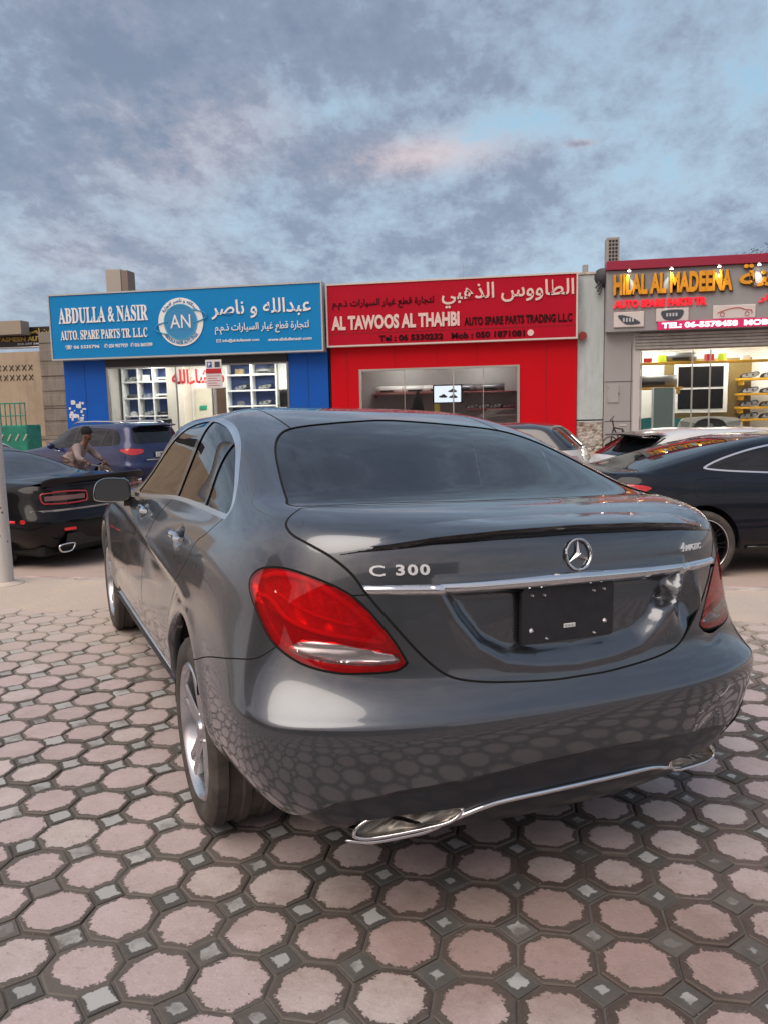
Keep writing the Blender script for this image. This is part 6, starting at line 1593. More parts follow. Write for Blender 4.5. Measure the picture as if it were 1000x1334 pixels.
def muscle():
    T = warp(HERO, kw=1.055, rows={8:{0:-1.04,1:.93}, 7:{0:-1.05,1:.84}, 6:{0:-1.05,1:.74}, 9:{0:-1.03,1:.985,3:.98}, 10:{0:-1.0,1:1.02,3:1.01}, 11:{0:-.60,1:1.045,3:1.04}, 12:{0:-.16,1:1.06,3:1.08,2:.72}, 13:{0:.38,1:1.22,3:1.22,2:.64}, 14:{0:.92,1:1.345,3:1.32,2:.56}, 15:{0:1.2,1:1.39,3:1.37}, 16:{0:1.35,1:1.40,3:1.39}, 2:{0:-1.02}, 3:{0:-1.09}, 4:{0:-1.10,1:.60}, 5:{0:-1.08,1:.66}})
    pm = paint('gloss_black_paint', (.004,.004,.006), metal=.0, rough=.28, dirt=.004, coat=.6)
    car, rpt, spt, bv = vehicle('muscle_car', 'gloss black muscle car with full-width tail lamp panel, parked behind the white pole', -5.42, 5.88, 74, -.31, T, pm,
        [(.50,1.09),(.58,1.18),(.95,1.28),(1.3,1.315),(1.6,1.25),(1.95,1.06),(1.9,.98),(1.2,1.02),(.5,1.05)],
        [(0,-.22,1.062),(-.40,-.20,1.062),(-.60,-.13,1.065),(-.60,.06,1.10),(-.52,.58,1.26),(-.44,.80,1.31),(-.25,.90,1.34),(0,.92,1.345)],
        [(.8*a-.6*b, c) for a, b, c in [(-.955,-.72,.64),(-.955,-.80,.64),(-.955,-.80,.60),(-.955,-.72,.60)]],
        (.80, 2.95), screen=[(0,2.60),(-.35,2.55),(-.66,2.32),(-.62,1.98),(-.53,1.82),(0,1.9),(.53,1.82),(.62,1.98),(.66,2.32),(.35,2.55)],
        doors=[[(1.0,1.05),(.82,.9),(.78,.6),(.85,.36),(2.25,.36),(2.2,.8),(1.97,1.0)]], tyre_r=.355, tw=.275, rim_r=.265, rim_mat=mat('wheel_black', (.015,.015,.017)), style='six', sub=(16, 8), glass_m=glass('pale_tint', (.16,.18,.20), 1.9, k=.4))
    bl = mat('gloss_black_trim', (.008,.008,.009)); red = mat('lamp_ring_red', (.42,.012,.02), .15, coat=1); dk = mat('lamp_smoke', (.05,.012,.014), .1, coat=1)
    def slab(pts, off, th, m, nm, n=14):
        """ribbon of points across the rear face"""
        b = MB(); G = []
        for x in np.linspace(pts[0], pts[1], n):
            p, _ = rpt(x, (pts[2]+pts[3])/2); G.append([(x,p.y-off+th,pts[2]-.002),(x,p.y-off,pts[2]),(x,p.y-off,pts[3]),(x,p.y-off+th,pts[3]+.002)])
        b.grid(G, flip=True); return b.build(nm, m, car, smooth=False)
    slab((-.84,.84,.785,.955), .012, .03, bl, 'lamp_panel', 24)
    for sg in (-1, 1):
        xa, xb = sorted((sg*.80, sg*.30)); pts = smooth_poly([(xa,.845),(xa+.02,.915),(xb-.02,.915),(xb,.845),(xb-.02,.805),(xa+.02,.805)], 4); b = MB()
        b.tube([(x, rpt(x, z)[0].y-.022, z) for x, z in pts], .009, 6, closed=True); b.build('tail_lamp', red, car, smooth=True)
        slab((xa+.03,xb-.03,.835,.885), .02, .012, mat('lamp_core_grey', (.30,.17,.17), .25, .4), 'lamp_core', 8)
        slab((xa+.16 if sg < 0 else xb-.30, xa+.30 if sg < 0 else xb-.16, .495,.525), .008, .01, mat('reflector_red', (.9,.05,.06)), 'rear_reflector', 4)
        b = MB(); q = [(sg*.72,.33),(sg*.58,.345),(sg*.50,.33),(sg*.545,.265),(sg*.63,.255),(sg*.70,.27)]; pts = smooth_poly(q, 3); b.tube([(x, -1.03, z) for x, z in pts], .010, 6, closed=True); b.build('exhaust_tip', mat('satin_chrome', (.8,.81,.82)), car, smooth=True)
        b = MB(); b.add([(x, -1.0, z) for x, z in pts], [tuple(range(len(pts)))]); b.build('exhaust_hole', mat('gap_shadow', (.006,.006,.006)), car)
        b = MB(); b.tube([spt(y, .615, sg)+Vector((sg*.002,0,0)) for y in (-.66,-.60,-.54)], .016, 6); b.build('side_marker', mat('reflector_red', (.9,.05,.06)), car)
    # DODGE across the lamp panel
    V, F = text_mesh('DODGE', .40, .034, .006, .03, spacing=1.9); b = MB(); b.add([(x-.20, rpt(x-.20, .86)[0].y-.014-z, .84+y) for x, y, z in V], F); b.build('badge_lettering', mat('letter_white', (.8,.8,.8)), car)
    slab((-.90,.90,.715,.735), .006, .01, mat('bright_line', (.5,.5,.52), .2, .8), 'bumper_line', 20)
    b = MB(); G = []
    for q in np.linspace(-1, 1, 31):
        x = q*.80; a = min(1, (1-abs(q))*6)**.5; y = -.98+.10*abs(q)**3; G.append([(x,y+.16,1.035),(x,y-.02,1.045+.040*a),(x,y-.035,1.04+.035*a),(x,y-.01,.99)])
    b.grid(G); b.build('boot_spoiler', pm, car, smooth=True, sharp=40)
    b = MB(); G = []
    for q in np.linspace(-1, 1, 21):
        x = q*.62; G.append([(x,-1.06,.46),(x,-1.0,.30),(x,-.85,.22)])
    b.grid(G); b.build('diffuser', mat('black_plastic', (.018,.019,.022)), car)
    handles(car, spt, [1.05], .92, m=pm)
muscle()
def suvs():
    blue = paint('deep_blue_paint', (.006,.016,.085), metal=.3, rough=.35, dirt=.06)
    lampb = [(.8*a-.6*b, c) for a, b, c in [(-.945,-.58,1.09),(-.90,-.85,1.13),(-.82,-.98,1.12),(-.62,-1.05,1.10),(-.62,-1.06,1.02),(-.80,-1.0,.97),(-.90,-.86,.98)]]
    rg = [(0,-.95,1.24),(-.5,-.93,1.24),(-.70,-.86,1.25),(-.68,-.76,1.42),(-.62,-.66,1.56),(-.40,-.66,1.60),(0,-.68,1.60)]
    dlo = [(-.50,1.22),(-.52,1.36),(-.38,1.53),(0,1.59),(.8,1.62),(1.5,1.59),(2.0,1.38),(2.32,1.20),(2.2,1.12),(1.2,1.15),(.3,1.18)]
    scr = [(0,2.50),(-.45,2.44),(-.74,2.25),(-.68,1.9),(-.60,1.62),(0,1.70),(.60,1.62),(.68,1.9),(.74,2.25),(.45,2.44)]
    doors = [[(.05,1.19),(.20,.9),(.42,.60),(.45,.40),(1.20,.40),(1.16,1.14)], [(1.21,1.14),(1.25,.40),(2.30,.42),(2.32,.8),(2.25,1.12)]]
    bz = [(-.64,.72),(-.3,.78),(0,.80),(.9,.80),(.9,0),(-.64,0)]
    car, rpt, spt, bv = vehicle('suv_car', 'deep blue seven-seat SUV with red tail lamps in front of the blue shop', -9.05, 15.38, 67.6, -.435, SUV, blue, dlo, rg, lampb, (.82, 2.90), screen=scr, pillars=((1.2,1.15,1.1,1.6,.04),(.15,1.2,.0,1.58,.035)), doors=doors, bumper_z=bz, tyre_r=.37, rim_r=.245, style='six', sub=(10, 5))
    handles(car, spt, [.75, 1.75], 1.06)
    for sg in (-1, 1):
        b = MB(); b.tube([(sg*.62,-.45,1.71),(sg*.64,-.3,1.755),(sg*.63,.6,1.775),(sg*.60,1.3,1.765),(sg*.58,1.5,1.72)], .018, 6); b.build('roof_rail', mat('satin_chrome', (.8,.81,.82)), car, smooth=True)
    b = MB(); b.bbox((-.26,-1.085,.90), (.26,-1.055,1.02), .005); b.build('number_plate', mat('plate_white', (.62,.60,.58), .4), car); b = MB(); b.tube([(x,-1.07+.02*abs(x),.845) for x in np.linspace(-.55,.55,8)], .014, 6); b.build('bumper_chrome', mat('satin_chrome', (.8,.81,.82)), car)
    b = MB(); b.grid([[(x,-.72-.0*abs(x),1.70),(x,-.93+.12*abs(x)**2,1.665),(x,-.90+.12*abs(x)**2,1.64),(x,-.72,1.62)] for x in np.linspace(-.60,.60,13)]); b.build('roof_spoiler', blue, car, smooth=True, sharp=40)
    V, F = text_mesh('74681', .34, .07, .004, .02); b = MB(); b.add([(x-.15,-1.087-z,.925+y) for x, y, z in V], F); b.build('plate_lettering', mat('print_black', (.03,.03,.03)), car)
    # pale crossover, black rear spoiler, right of the cyan pier
    white = paint('pearl_white_paint', (.62,.62,.62), metal=.0, rough=.35, dirt=.05)
    T2 = warp(SUV, kz=.835, kw=.98, rows={12:{0:-.74},13:{0:-.52},14:{0:-.30},15:{0:.0}})
    K2 = .835/.93
    rg2 = [(0,-.86,1.17),(-.5,-.84,1.17),(-.68,-.78,1.18),(-.66,-.60,1.32),(-.60,-.38,1.47),(-.38,-.34,1.50),(0,-.34,1.505)]
    dlo2 = [(-.30,1.14),(-.25,1.27),(-.05,1.42),(.3,1.48),(.9,1.51),(1.5,1.48),(2.0,1.28),(2.32,1.12),(2.2,1.05),(1.2,1.08),(.3,1.11)]
    rg2 = [(a, b, c*K2) for a, b, c in rg2]; dlo2 = [(y, z*K2) for y, z in dlo2]
    l2 = [(u, z*.835) for u, z in lampb]
    car, rpt, spt, bv = vehicle('crossover_car', 'white crossover with black roof spoiler and pillars behind the navy coupe', 2.56, 9.3, -72, -.36, T2, white, dlo2, rg2, l2, (.80, 2.75), screen=scr, pillars=((1.2,.97,1.1,1.35,.04),), doors=[[(y, z*.835) for y, z in d] for d in doors], bumper_z=[(u, z*.835) for u, z in bz], tyre_r=.35, sub=(10, 5))
    bl = mat('gloss_black_trim', (.008,.008,.009)); b = MB(); b.grid([[(x,-.30,K2*1.575-.05*abs(x)**2),(x,-.72+.10*abs(x)**2,K2*1.545-.05*abs(x)**2),(x,-.70+.10*abs(x)**2,K2*1.515-.05*abs(x)**2),(x,-.36,K2*1.49)] for x in np.linspace(-.62,.62,15)]); b.build('roof_spoiler', bl, car, smooth=True, sharp=40)
    for sg in (-1, 1):
        b = MB(); b.add([(sg*.712,-.10,1.44*K2),(sg*.80,-.42,1.20*K2),(sg*.84,-.66,1.15*K2),(sg*.70,-.62,1.34*K2),(sg*.655,-.36,1.49*K2)], [(0,1,2,3,4)]); b.build('rear_pillar_trim', bl, car)
    # dark-glazed hatchback with white tail in front of the red shop
    T3 = warp(SUV, kz=.86, kw=.95, rows={12:{0:-.80},13:{0:-.66},14:{0:-.50},15:{0:-.2}})
    rg3 = [(0,-.90,1.08),(-.5,-.88,1.08),(-.66,-.82,1.09),(-.64,-.72,1.2),(-.58,-.56,1.36),(-.38,-.52,1.39),(0,-.52,1.395)]
    dlo3 = [(-.40,1.06),(-.40,1.17),(-.25,1.31),(.1,1.37),(.9,1.39),(1.5,1.36),(2.0,1.18),(2.32,1.04),(2.2,.97),(1.2,1.0),(.3,1.03)]
    two = NT('white_under_black_paint'); g = two.N.new('ShaderNodeTexCoord'); s_ = two.N.new('ShaderNodeSeparateXYZ'); two.L.new(g.outputs['Object'], s_.inputs[0]); two.set(base=two.ramp(s_.outputs[2], [(.0, (.60,.59,.57)), (.99, (.60,.59,.57)), (1.0, (.03,.035,.04))]), rough=.3, coat=1)
    r_ = [n for n in two.N if n.bl_idname == 'ShaderNodeValToRGB'][0]; r_.color_ramp.interpolation = 'CONSTANT'; mm = two.N.new('ShaderNodeMath'); mm.operation = 'MULTIPLY'; mm.inputs[1].default_value = .99/1.045; two.L.new(s_.outputs[2], mm.inputs[0]); two.L.new(mm.outputs[0], r_.inputs[0])
    car, rpt, spt, bv = vehicle('hatchback_car', 'white hatchback with dark roof and glass, seen over the roof of the grey saloon', 0.56, 10.8, 75, -.31, T3, two.m, dlo3, rg3, [(u, z*.86-.0) for u, z in lampb], (.78, 2.6), screen=scr, pillars=((1.2,1.0,1.1,1.38,.04),), doors=[[(y, z*.86) for y, z in d] for d in doors], bumper_z=[(u, z*.86) for u, z in bz], tyre_r=.32, rim_r=.225, sub=(10, 5), lamp_m=mat('lamp_clear_red', (.60,.30,.28), .15, coat=1))
    # white hatch whose roof shows beyond the muscle car
    car, rpt, spt, bv = vehicle('hatchback_car', 'white hatchback whose roof edge shows above the muscle car rear window', -9.35, 9.6, 78, -.36, T2, white, dlo2, rg2, l2, (.80, 2.75), screen=scr, doors=[[(y, z*.835) for y, z in d] for d in doors], tyre_r=.35, sub=(10, 5))
suvs()
# ---------------------------------------------------------------- cyclist, pole, signs, tree, houses behind the camera
def skin(name, joints, edges, m, parent=None, lv=2):
    """one continuous surface grown round a skeleton: joints name -> (pos, radius or (rx, ry))"""
    names = list(joints); me = bpy.data.meshes.new(name); me.from_pydata([joints[n][0] for n in names], [(names.index(a), names.index(b)) for a, b in edges], [])
    o = bpy.data.objects.new(name, me); link(o)
    sk = o.modifiers.new('s', 'SKIN'); sk.use_smooth_shade = True
    for v, n in zip(me.skin_vertices[0].data, names):
        r = joints[n][1]; v.radius = (r, r) if isinstance(r, (int, float)) else r
    me.skin_vertices[0].data[0].use_root = True
    ss = o.modifiers.new('b', 'SUBSURF'); ss.levels = lv; ss.render_levels = lv
    dg = bpy.context.evaluated_depsgraph_get(); m2 = bpy.data.meshes.new_from_object(o.evaluated_get(dg)); bpy.data.objects.remove(o)
    m2.name = name; m2.materials.clear(); m2.materials.append(m); m2.polygons.foreach_set('use_smooth', [True]*len(m2.polygons))
    return link(bpy.data.objects.new(name, m2), parent)
def cyclist():
    # rides towards +X; origin on the road under the saddle
    L = (-7.16, 9.6, road_z(9.6)); rot = R(-2)
    bk = thing('bicycle', 'bicycle ridden by the man in the brown shirt', 'bicycle', L, rot)
    fm = mat('bike_frame_dark', (.03,.03,.035), .35); st = mat('bike_steel', (.45,.43,.40), .35, .8); rb = mat('tyre_rubber', (.035,.033,.032))
    def bwheel(x):
        b = MB(); b.tube([(x+.325*math.cos(a), 0, .34+.325*math.sin(a)) for a in np.linspace(0, 2*math.pi, 40, endpoint=False)], .017, 6, closed=True); w = b.build('wheel', rb, bk, smooth=True)
        b = MB(); b.tube([(x+.305*math.cos(a), 0, .34+.305*math.sin(a)) for a in np.linspace(0, 2*math.pi, 40, endpoint=False)], .009, 6, closed=True)
        for k in range(18): a = k*2*math.pi/18; b.cyl((x, .02*(-1)**k, .34), (x+.30*math.cos(a), 0, .34+.30*math.sin(a)), .0015, n=4)
        b.cyl((x,-.04,.34), (x,.04,.34), .02); b.build('spokes', st, w)
    bwheel(-.42); bwheel(.64)
    b = MB(); bb = (0,0,.30); stp = (-.10,0,.78); hd = (.44,0,.84); hb = (.47,0,.72)
    for a, c in ((bb,stp),(stp,hd),(bb,hb),(hd,hb)): b.cyl(a, c, .018)
    for y in (-.05,.05): b.cyl((-.42,y,.34), (bb[0],y*.5,bb[2]), .010); b.cyl((-.42,y,.34), (stp[0],y*.4,stp[2]-.02), .009); b.cyl((.64,y,.34), (.49,y,.66), .012)
    b.cyl((.49,-.05,.66), (.49,.05,.66), .014); b.build('frame', fm, bk)
    b = MB(); b.cyl(stp, (-.12,0,.90), .014); b.cyl(hd, (.43,0,1.00), .014); b.tube([(.36,-.30,1.02),(.40,-.2,1.03),(.45,-.06,1.0),(.45,.06,1.0),(.40,.2,1.03),(.36,.30,1.02)], .012, 8); b.build('handlebar', st, bk)
    b = MB(); b.bbox((-.26,-.08,.90), (.02,.08,.95), .025); b.build('saddle', mat('part_black', (.02,.02,.022)), bk, smooth=True)
    b = MB(); b.cyl((0,-.07,.30), (0,.07,.30), .03); b.cyl((0,-.06,.30), (0,-.02,.30), .09, n=20); b.cyl((0,-.09,.30), (.12,-.09,.19), .01); b.cyl((0,.09,.30), (-.12,.09,.41), .01); b.bbox((.07,-.19,.17), (.17,-.10,.20), .008); b.bbox((-.17,.10,.40), (-.07,.19,.43), .008); b.build('pedals', st, bk)
    p = thing('person', 'man in dusty brown shirt and black beanie leaning over bicycle handlebar', 'person', L, rot)
    sk_ = mat('skin_brown', (.17,.082,.05), .5, var=.12, vscale=20); sh = mat('shirt_brown', (.29,.225,.215), .85, var=.22, vscale=9, bump=.8, bscale=13); tr = mat('trousers_brown', (.17,.11,.10), .85, var=.2, bump=.3, bscale=14)
    J = {'pel':((-.12,0,1.00),(.15,.125)), 'wai':((-.085,0,1.13),(.145,.11)), 'che':((.05,0,1.265),(.185,.13)), 'nec0':((.135,0,1.37),(.10,.08)), 'nec':((.185,0,1.415),.056), 'hd0':((.220,0,1.470),(.066,.07)), 'hd1':((.245,0,1.545),(.082,.092)), 'hd2':((.24,0,1.61),(.062,.07)),
         'shL':((.115,.17,1.335),.070), 'elL':((.25,.27,1.16),.046), 'wrL':((.375,.25,1.075),.031), 'shR':((.115,-.17,1.335),.070), 'elR':((.22,-.28,1.14),.046), 'wrR':((.365,-.25,1.075),.031),
         'hiL':((-.10,.10,.97),.095), 'knL':((.24,.13,.80),.066), 'anL':((-.08,.14,.50),.042), 'toL':((.03,.145,.455),.036), 'hiR':((-.10,-.10,.97),.095), 'knR':((.33,-.13,.66),.066), 'anR':((.10,-.14,.26),.042), 'toR':((.21,-.145,.225),.036)}
    E = [('pel','wai'),('wai','che'),('che','nec0'),('nec0','nec'),('nec','hd0'),('hd0','hd1'),('hd1','hd2'),('che','shL'),('shL','elL'),('elL','wrL'),('che','shR'),('shR','elR'),('elR','wrR'),('pel','hiL'),('hiL','knL'),('knL','anL'),('anL','toL'),('pel','hiR'),('hiR','knR'),('knR','anR'),('anR','toR')]
    skin('body', J, E, sk_, p)
    g = lambda k, s_: (k[0], tuple(x+s_ for x in k[1]) if isinstance(k[1], tuple) else k[1]+s_)
    JS = {n: g(J[n], .014) for n in ('pel','wai','che','nec0','shL','elL','shR','elR')}
    JS['nec0'] = ((.130,0,1.365),(.10,.085)); JS['cuL'] = ((.335,.257,1.11),.042); JS['cuR'] = ((.325,-.26,1.11),.042); JS['hem'] = ((-.10,0,.90),(.17,.16)); JS['hem2'] = ((.02,0,.84),(.16,.17))
    skin('shirt', JS, [('pel','wai'),('wai','che'),('che','nec0'),('che','shL'),('shL','elL'),('elL','cuL'),('che','shR'),('shR','elR'),('elR','cuR'),('pel','hem'),('hem','hem2')], sh, p)
    JT = {n: g(J[n], .014) for n in ('pel','hiL','knL','hiR','knR')}; JT['aL'] = ((-.05,.138,.545),.058); JT['aR'] = ((.13,-.138,.31),.058)
    skin('trousers', JT, [('pel','hiL'),('hiL','knL'),('knL','aL'),('pel','hiR'),('hiR','knR'),('knR','aR')], tr, p)
    # hands closed on the grips: palm, four fingers over the bar, thumb below
    for sg in (1, -1):
        w = Vector((.365,sg*.25,1.075)); b = {}
        Jh = {'w':(tuple(w),.026), 'p':((.385,sg*.262,1.058),(.036,.02))}; Eh = [('w','p')]
        for k in range(4):
            y = sg*(.232+.021*k); l = (.95,1.05,1.0,.82)[k]
            Jh['a%d'%k] = ((.408,y,1.056),.0105); Jh['b%d'%k] = ((.418+.004*l,y,1.036),.0098); Jh['c%d'%k] = ((.402,y,1.010-.003*l),.009); Jh['d%d'%k] = ((.382,y,1.008),.008)
            Eh += [('p','a%d'%k),('a%d'%k,'b%d'%k),('b%d'%k,'c%d'%k),('c%d'%k,'d%d'%k)]
        Jh['t0'] = ((.372,sg*.232,1.045),.012); Jh['t1'] = ((.376,sg*.212,1.025),.011); Jh['t2'] = ((.388,sg*.200,1.012),.009); Eh += [('p','t0'),('t0','t1'),('t1','t2')]
        skin('hand', Jh, Eh, sk_, p, 1)
    # face, beanie, beard, shoes (head coordinates moved by HO)
    HO = Vector((.05,0,-.095)); _n0 = len(p.children)
    b = MB(); b.tube([(.262,0,1.665),(.285,0,1.640),(.275,0,1.630)], [.010,.016,.012], 6); b.cyl((.250,-.03,1.598),(.250,.03,1.598), .009); b.build('nose_and_lips', sk_, p, smooth=True)
    b = MB()
    for sg in (-1, 1): b.lathe([(.001,-.010),(.009,-.005),(.011,0),(.009,.005),(.001,.010)], 10, 'X', Matrix.Translation((.262,sg*.030,1.658)))
    b.build('eyes', mat('eye_dark', (.03,.02,.015), .2), p); b = MB()
    for sg in (-1, 1): b.bbox((.175,sg*.088-.012,1.605), (.205,sg*.088+.012,1.665), .010)
    b.build('ears', sk_, p, smooth=True); b = MB()
    G = []
    for z, r_, o_ in ((1.672,.088,.0),(1.70,.096,0),(1.745,.094,-.004),(1.785,.078,-.008),(1.81,.045,-.01),(1.818,.003,-.01)):
        G.append([(.185+o_+r_*1.08*math.cos(a), r_*.94*math.sin(a), z-.03*math.cos(a+math.pi)*0+(.012*math.cos(a) if z < 1.71 else 0)) for a in np.linspace(0, 2*math.pi, 25)])
    b.grid(G); b.build('beanie', mat('beanie_black', (.012,.011,.012), .95, bump=.5, bscale=80), p, smooth=True)
    b = MB(); b.bbox((.195,-.055,1.565), (.258,.055,1.612), .024); b.build('beard', mat('beard_black', (.02,.014,.011), .9), p, smooth=True)
    b = MB()
    for c_ in p.children:
        if c_.name.split('.')[0] in ('nose_and_lips','eyes','ears','beanie','beard'): c_.location = HO
    for (x, y, z) in ((-.02,.145,.45),(.16,-.145,.215)): b.bbox((x-.13,y-.045,z-.02), (x+.13,y+.045,z+.055), .03)
    b.build('shoes', mat('shoe_dark', (.04,.03,.025), .6), p, smooth=True)
    for o in (p, bk): o.scale = (.95,.95,.95)
cyclist()
def small_bike():
    L = (3.22, 22.2, 0.0); bk = thing('bicycle', 'small black bicycle leaning by the cyan wall strip', 'bicycle', L, R(12)); m = mat('part_black', (.02,.02,.022)); rb = mat('tyre_brown', (.10,.06,.045), .8)
    for x in (0.0, .62):
        b = MB(); b.tube([(x+.24*math.cos(a), 0, .26+.24*math.sin(a)) for a in np.linspace(0, 2*math.pi, 30, endpoint=False)], .022, 6, closed=True); w = b.build('wheel', rb, bk, smooth=True)
        b = MB()
        for k in range(10): a = k*math.pi/5; b.cyl((x,0,.26), (x+.23*math.cos(a),0,.26+.23*math.sin(a)), .004, n=4)
        b.build('spokes', mat('bike_steel', (.45,.43,.40)), w)
    b = MB(); P = {'bb':(.33,0,.30),'st':(.38,0,.72),'hd':(.10,0,.78),'f':(0,0,.26),'r':(.62,0,.26)}
    for a, c in (('bb','st'),('st','hd'),('bb','hd'),('hd','f'),('r','bb'),('r','st')): b.cyl(P[a], P[c], .022)
    b.build('frame', m, bk); b = MB(); b.cyl((.10,0,.78), (.06,0,1.02), .02); b.cyl((-.08,-.22,1.0), (.18,.24,1.12), .018); b.build('handlebar', m, bk); b = MB(); b.bbox((.28,-.06,.80), (.50,.06,.87), .025); b.cyl((.38,0,.7),(.39,0,.82), .015); b.build('saddle', mat('saddle_pale', (.4,.38,.36), .6), bk)
small_bike()
def pole():
    m = streaked('pole_white_paint', (.52,.51,.49), (.30,.27,.24), amt=.6)
    p = thing('lamp_post', 'chipped white painted steel post standing at the kerb on the left', 'post', (-4.02, 3.10, 0))
    b = MB(); b.lathe([(.075,-.05),(.074,.02),(.067,.05),(.064,.6),(.062,1.5),(.058,4.5),(.055,7.0)], 28, 'Z'); b.build('shaft', m, p, smooth=True, sharp=50)
    b = MB(); b.tube([(0,0,6.95),(0,.15,7.2),(0,.7,7.35),(0,1.3,7.35)], .035, 8); b.build('arm', m, p, smooth=True); b = MB(); b.bbox((-.12,1.2,7.28), (.12,1.85,7.42), .04); b.build('lamp_head', mat('lamp_grey', (.5,.5,.5)), p)
    b = MB(); rr = random.Random(8)
    for k in range(26):
        a = rr.uniform(-2.8, -.2); z = rr.choice([rr.uniform(.02,.5), rr.uniform(.4,1.0), rr.uniform(1.0,1.5)]); r_ = .0655; s_ = rr.uniform(.004,.014)
        b.add([(r_*math.cos(a+d1*s_*16), r_*math.sin(a+d1*s_*16), z+d2*s_) for d1, d2 in ((-1,-.6),(.4,-1),(1,.3),(.1,1),(-.8,.6))], [(0,1,2,3,4)])
    b.build('rust_chip', mat('rust_brown', (.10,.05,.03), .9), p)
    b = MB(); b.lathe([(.16,-.03),(.15,.012),(.08,.03),(.07,.03)], 24, 'Z'); b.build('footing', mat('kerb_concrete', (.4,.36,.32)), p)
pole()
def parking_sign():
    s = thing('parking_sign', 'white and red parking notice on a grey pole in front of the blue shop', 'sign', (-8.46, 19.5, road_z(19.5)))
    b = MB(); b.cyl((0,0,0), (0,0,3.45), .035, n=12); b.build('pole', mat('lamp_grey', (.5,.5,.5)), s)
    BX('plate', (-.25,-.06,2.62), (.25,-.04,3.46), mat('sign_face_white', (.70,.68,.68), .4), s, .004); r = mat('sign_face_red', (.50,.02,.03), .4)
    BX('red_band', (-.245,-.068,3.06), (.245,-.061,3.20), r, s, .001); BX('blue_square', (-.20,-.068,3.24), (-.05,-.061,3.40), mat('sign_face_blue', (.02,.08,.35), .4), s, .001); BX('dark_square', (.04,-.068,3.24), (.20,-.061,3.40), mat('print_dark', (.05,.06,.08)), s, .001)
    V, F = text_mesh('P', .08, .11, .004, .03); b = MB(); b.add(V+np.array([-.165,3.265,0]), F, FT(-.0685)); b.build('lettering', mat('letter_white', (.8,.8,.8)), s)
    b = MB()
    for k in range(5): b.box((-.19,-.064,2.70+k*.07), (.19-(k % 2)*.1,-.0605,2.715+k*.07))
    b.build('text_line', r, s)
parking_sign()
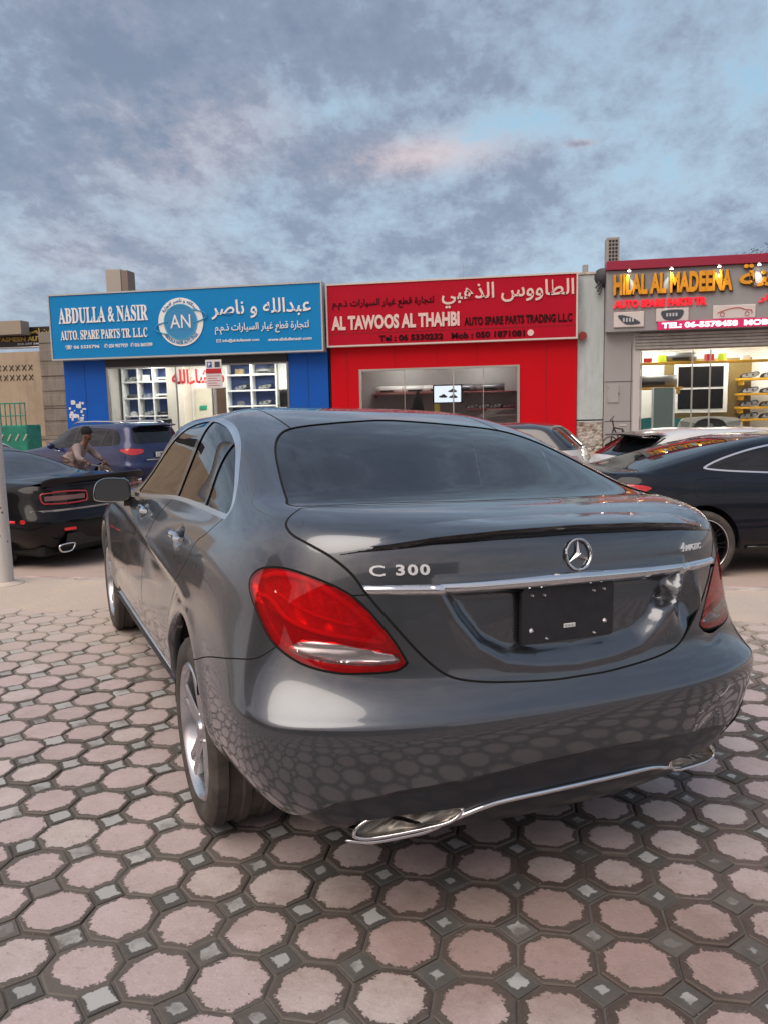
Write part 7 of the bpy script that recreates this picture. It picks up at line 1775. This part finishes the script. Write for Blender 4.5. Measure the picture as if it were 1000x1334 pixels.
def tree(x, y, z0, h, cr, seed, label, n=9000):
    t = thing('tree', label, 'tree', (x, y, z0)); rr = random.Random(seed); bk = mat('bark_brown', (.13,.09,.06), .9, var=.4, bump=.6, bscale=18)
    b = MB(); b.tube([(0,0,0),(.05,.02,h*.2),(-.04,.05,h*.4),(.03,0,h*.6)], [.19,.16,.13,.09], 9); limbs = []
    for k in range(9):
        a = k*2.4+rr.uniform(-.3,.3); l = cr*rr.uniform(.55,.95); z1 = h*rr.uniform(.35,.6); e = (l*math.cos(a), l*math.sin(a), min(h*.95, z1+l*rr.uniform(.3,1.0))); limbs.append(e)
        b.tube([(0,0,z1),(e[0]*.5,e[1]*.5,z1+(e[2]-z1)*.6), e], [.07,.045,.015], 6)
    b.build('trunk', bk, t, smooth=True)
    lf = NT('leaf_green_%d' % seed); g = lf.N.new('ShaderNodeNewGeometry'); nn = lf.noise(1.4, 4, .6, g.outputs['Position']); n2 = lf.noise(25, 3, .6, g.outputs['Position'])
    lf.set(base=lf.mix(n2, lf.ramp(nn, [(.35, (.020,.040,.012)), (.65, (.07,.105,.03))]), (.05,.085,.022)), rough=.6)
    cl = []
    for e in limbs+[(0,0,h*.8)]:
        for k in range(5): cl.append((Vector(e)+Vector((rr.gauss(0,cr*.22), rr.gauss(0,cr*.22), rr.gauss(0,cr*.18))), cr*rr.uniform(.16,.34)))
    V = []; F = []
    for k in range(n):
        c, r_ = rr.choice(cl); d = Vector((rr.gauss(0,1), rr.gauss(0,1), rr.gauss(0,1))); d = d.normalized()*r_*rr.random()**.4; p = c+d; s_ = rr.uniform(.045,.09)
        u = Vector((rr.gauss(0,1), rr.gauss(0,1), rr.gauss(0,.6))).normalized(); w = u.orthogonal().normalized(); o = len(V)
        V += [tuple(p-u*s_), tuple(p+w*s_*.4), tuple(p+u*s_), tuple(p-w*s_*.4)]; F.append((o,o+1,o+2,o+3))
    b = MB(); b.add(V, F); b.build('crown', lf.m, t)
tree(10.7, 31.5, -.4, 9.6, 2.1, 3, 'green leafy tree rising behind the grey shop at the right edge')
def weed(x, y, z, s, seed, label):
    rr = random.Random(seed); b = MB()
    for k in range(16):
        a = rr.uniform(0, 6.3); l = s*rr.uniform(.5, 1); e = Vector((l*.6*math.cos(a), l*.6*math.sin(a), l*rr.uniform(.5,1))); w = Vector((-math.sin(a), math.cos(a), 0))*s*.10; b.add([(0,0,0), tuple(e*.5+w), tuple(e), tuple(e*.5-w)], [(0,1,2,3)])
    o = b.build('potted_weed', mat('weed_green', (.05,.10,.02), .7, var=.3)); o.location = (x, y, z); tag(o, label, 'plant')
weed(3.95, 22.6, .0, .45, 5, 'small green weed at the foot of the grey shop pier')
def across_the_street():
    """the side of the street behind the camera, as seen in the paint"""
    s = thing('building', 'long low sand-coloured building opposite the shops', 'building', (-6,-27,0)); w = streaked('house_sand', (.38,.30,.22), (.25,.2,.15), amt=.4)
    BX("wall", (-34,-6,0), (34,0,6.4), w, s, .02); BX("parapet", (-34.2,-6.1,6.4), (34.2,.12,6.9), mat('parapet_tan', (.34,.29,.23)), s); q = None
    for k in range(9):
        o = BX('shutter', (-1.6,.0,0), (1.6,.04,3.0), mat('shutter_grey', (.38,.37,.35)), s, .01) if q is None else dup(q, s); q = q or o; o.location = (-28+k*7, 0, 0)
    s2 = thing('building', 'two-storey beige house to the left of the parking place', 'building', (-24,-9,0), R(70)); BX('wall', (-9,-5,0), (9,0,6.6), w, s2, .02); BX('parapet', (-9.1,-5.1,6.6), (9.1,.1,7.1), mat('parapet_tan', (.34,.29,.23)), s2); q = None
    for k in range(8):
        o = BX('window', (-.6,-.0,-.7), (.6,.03,.7), mat('screen_black', (.01,.01,.012)), s2, .01) if q is None else dup(q, s2); q = q or o; o.location = (-6.5+(k % 4)*4.3, 0, 1.9+3.1*(k//4))
across_the_street()
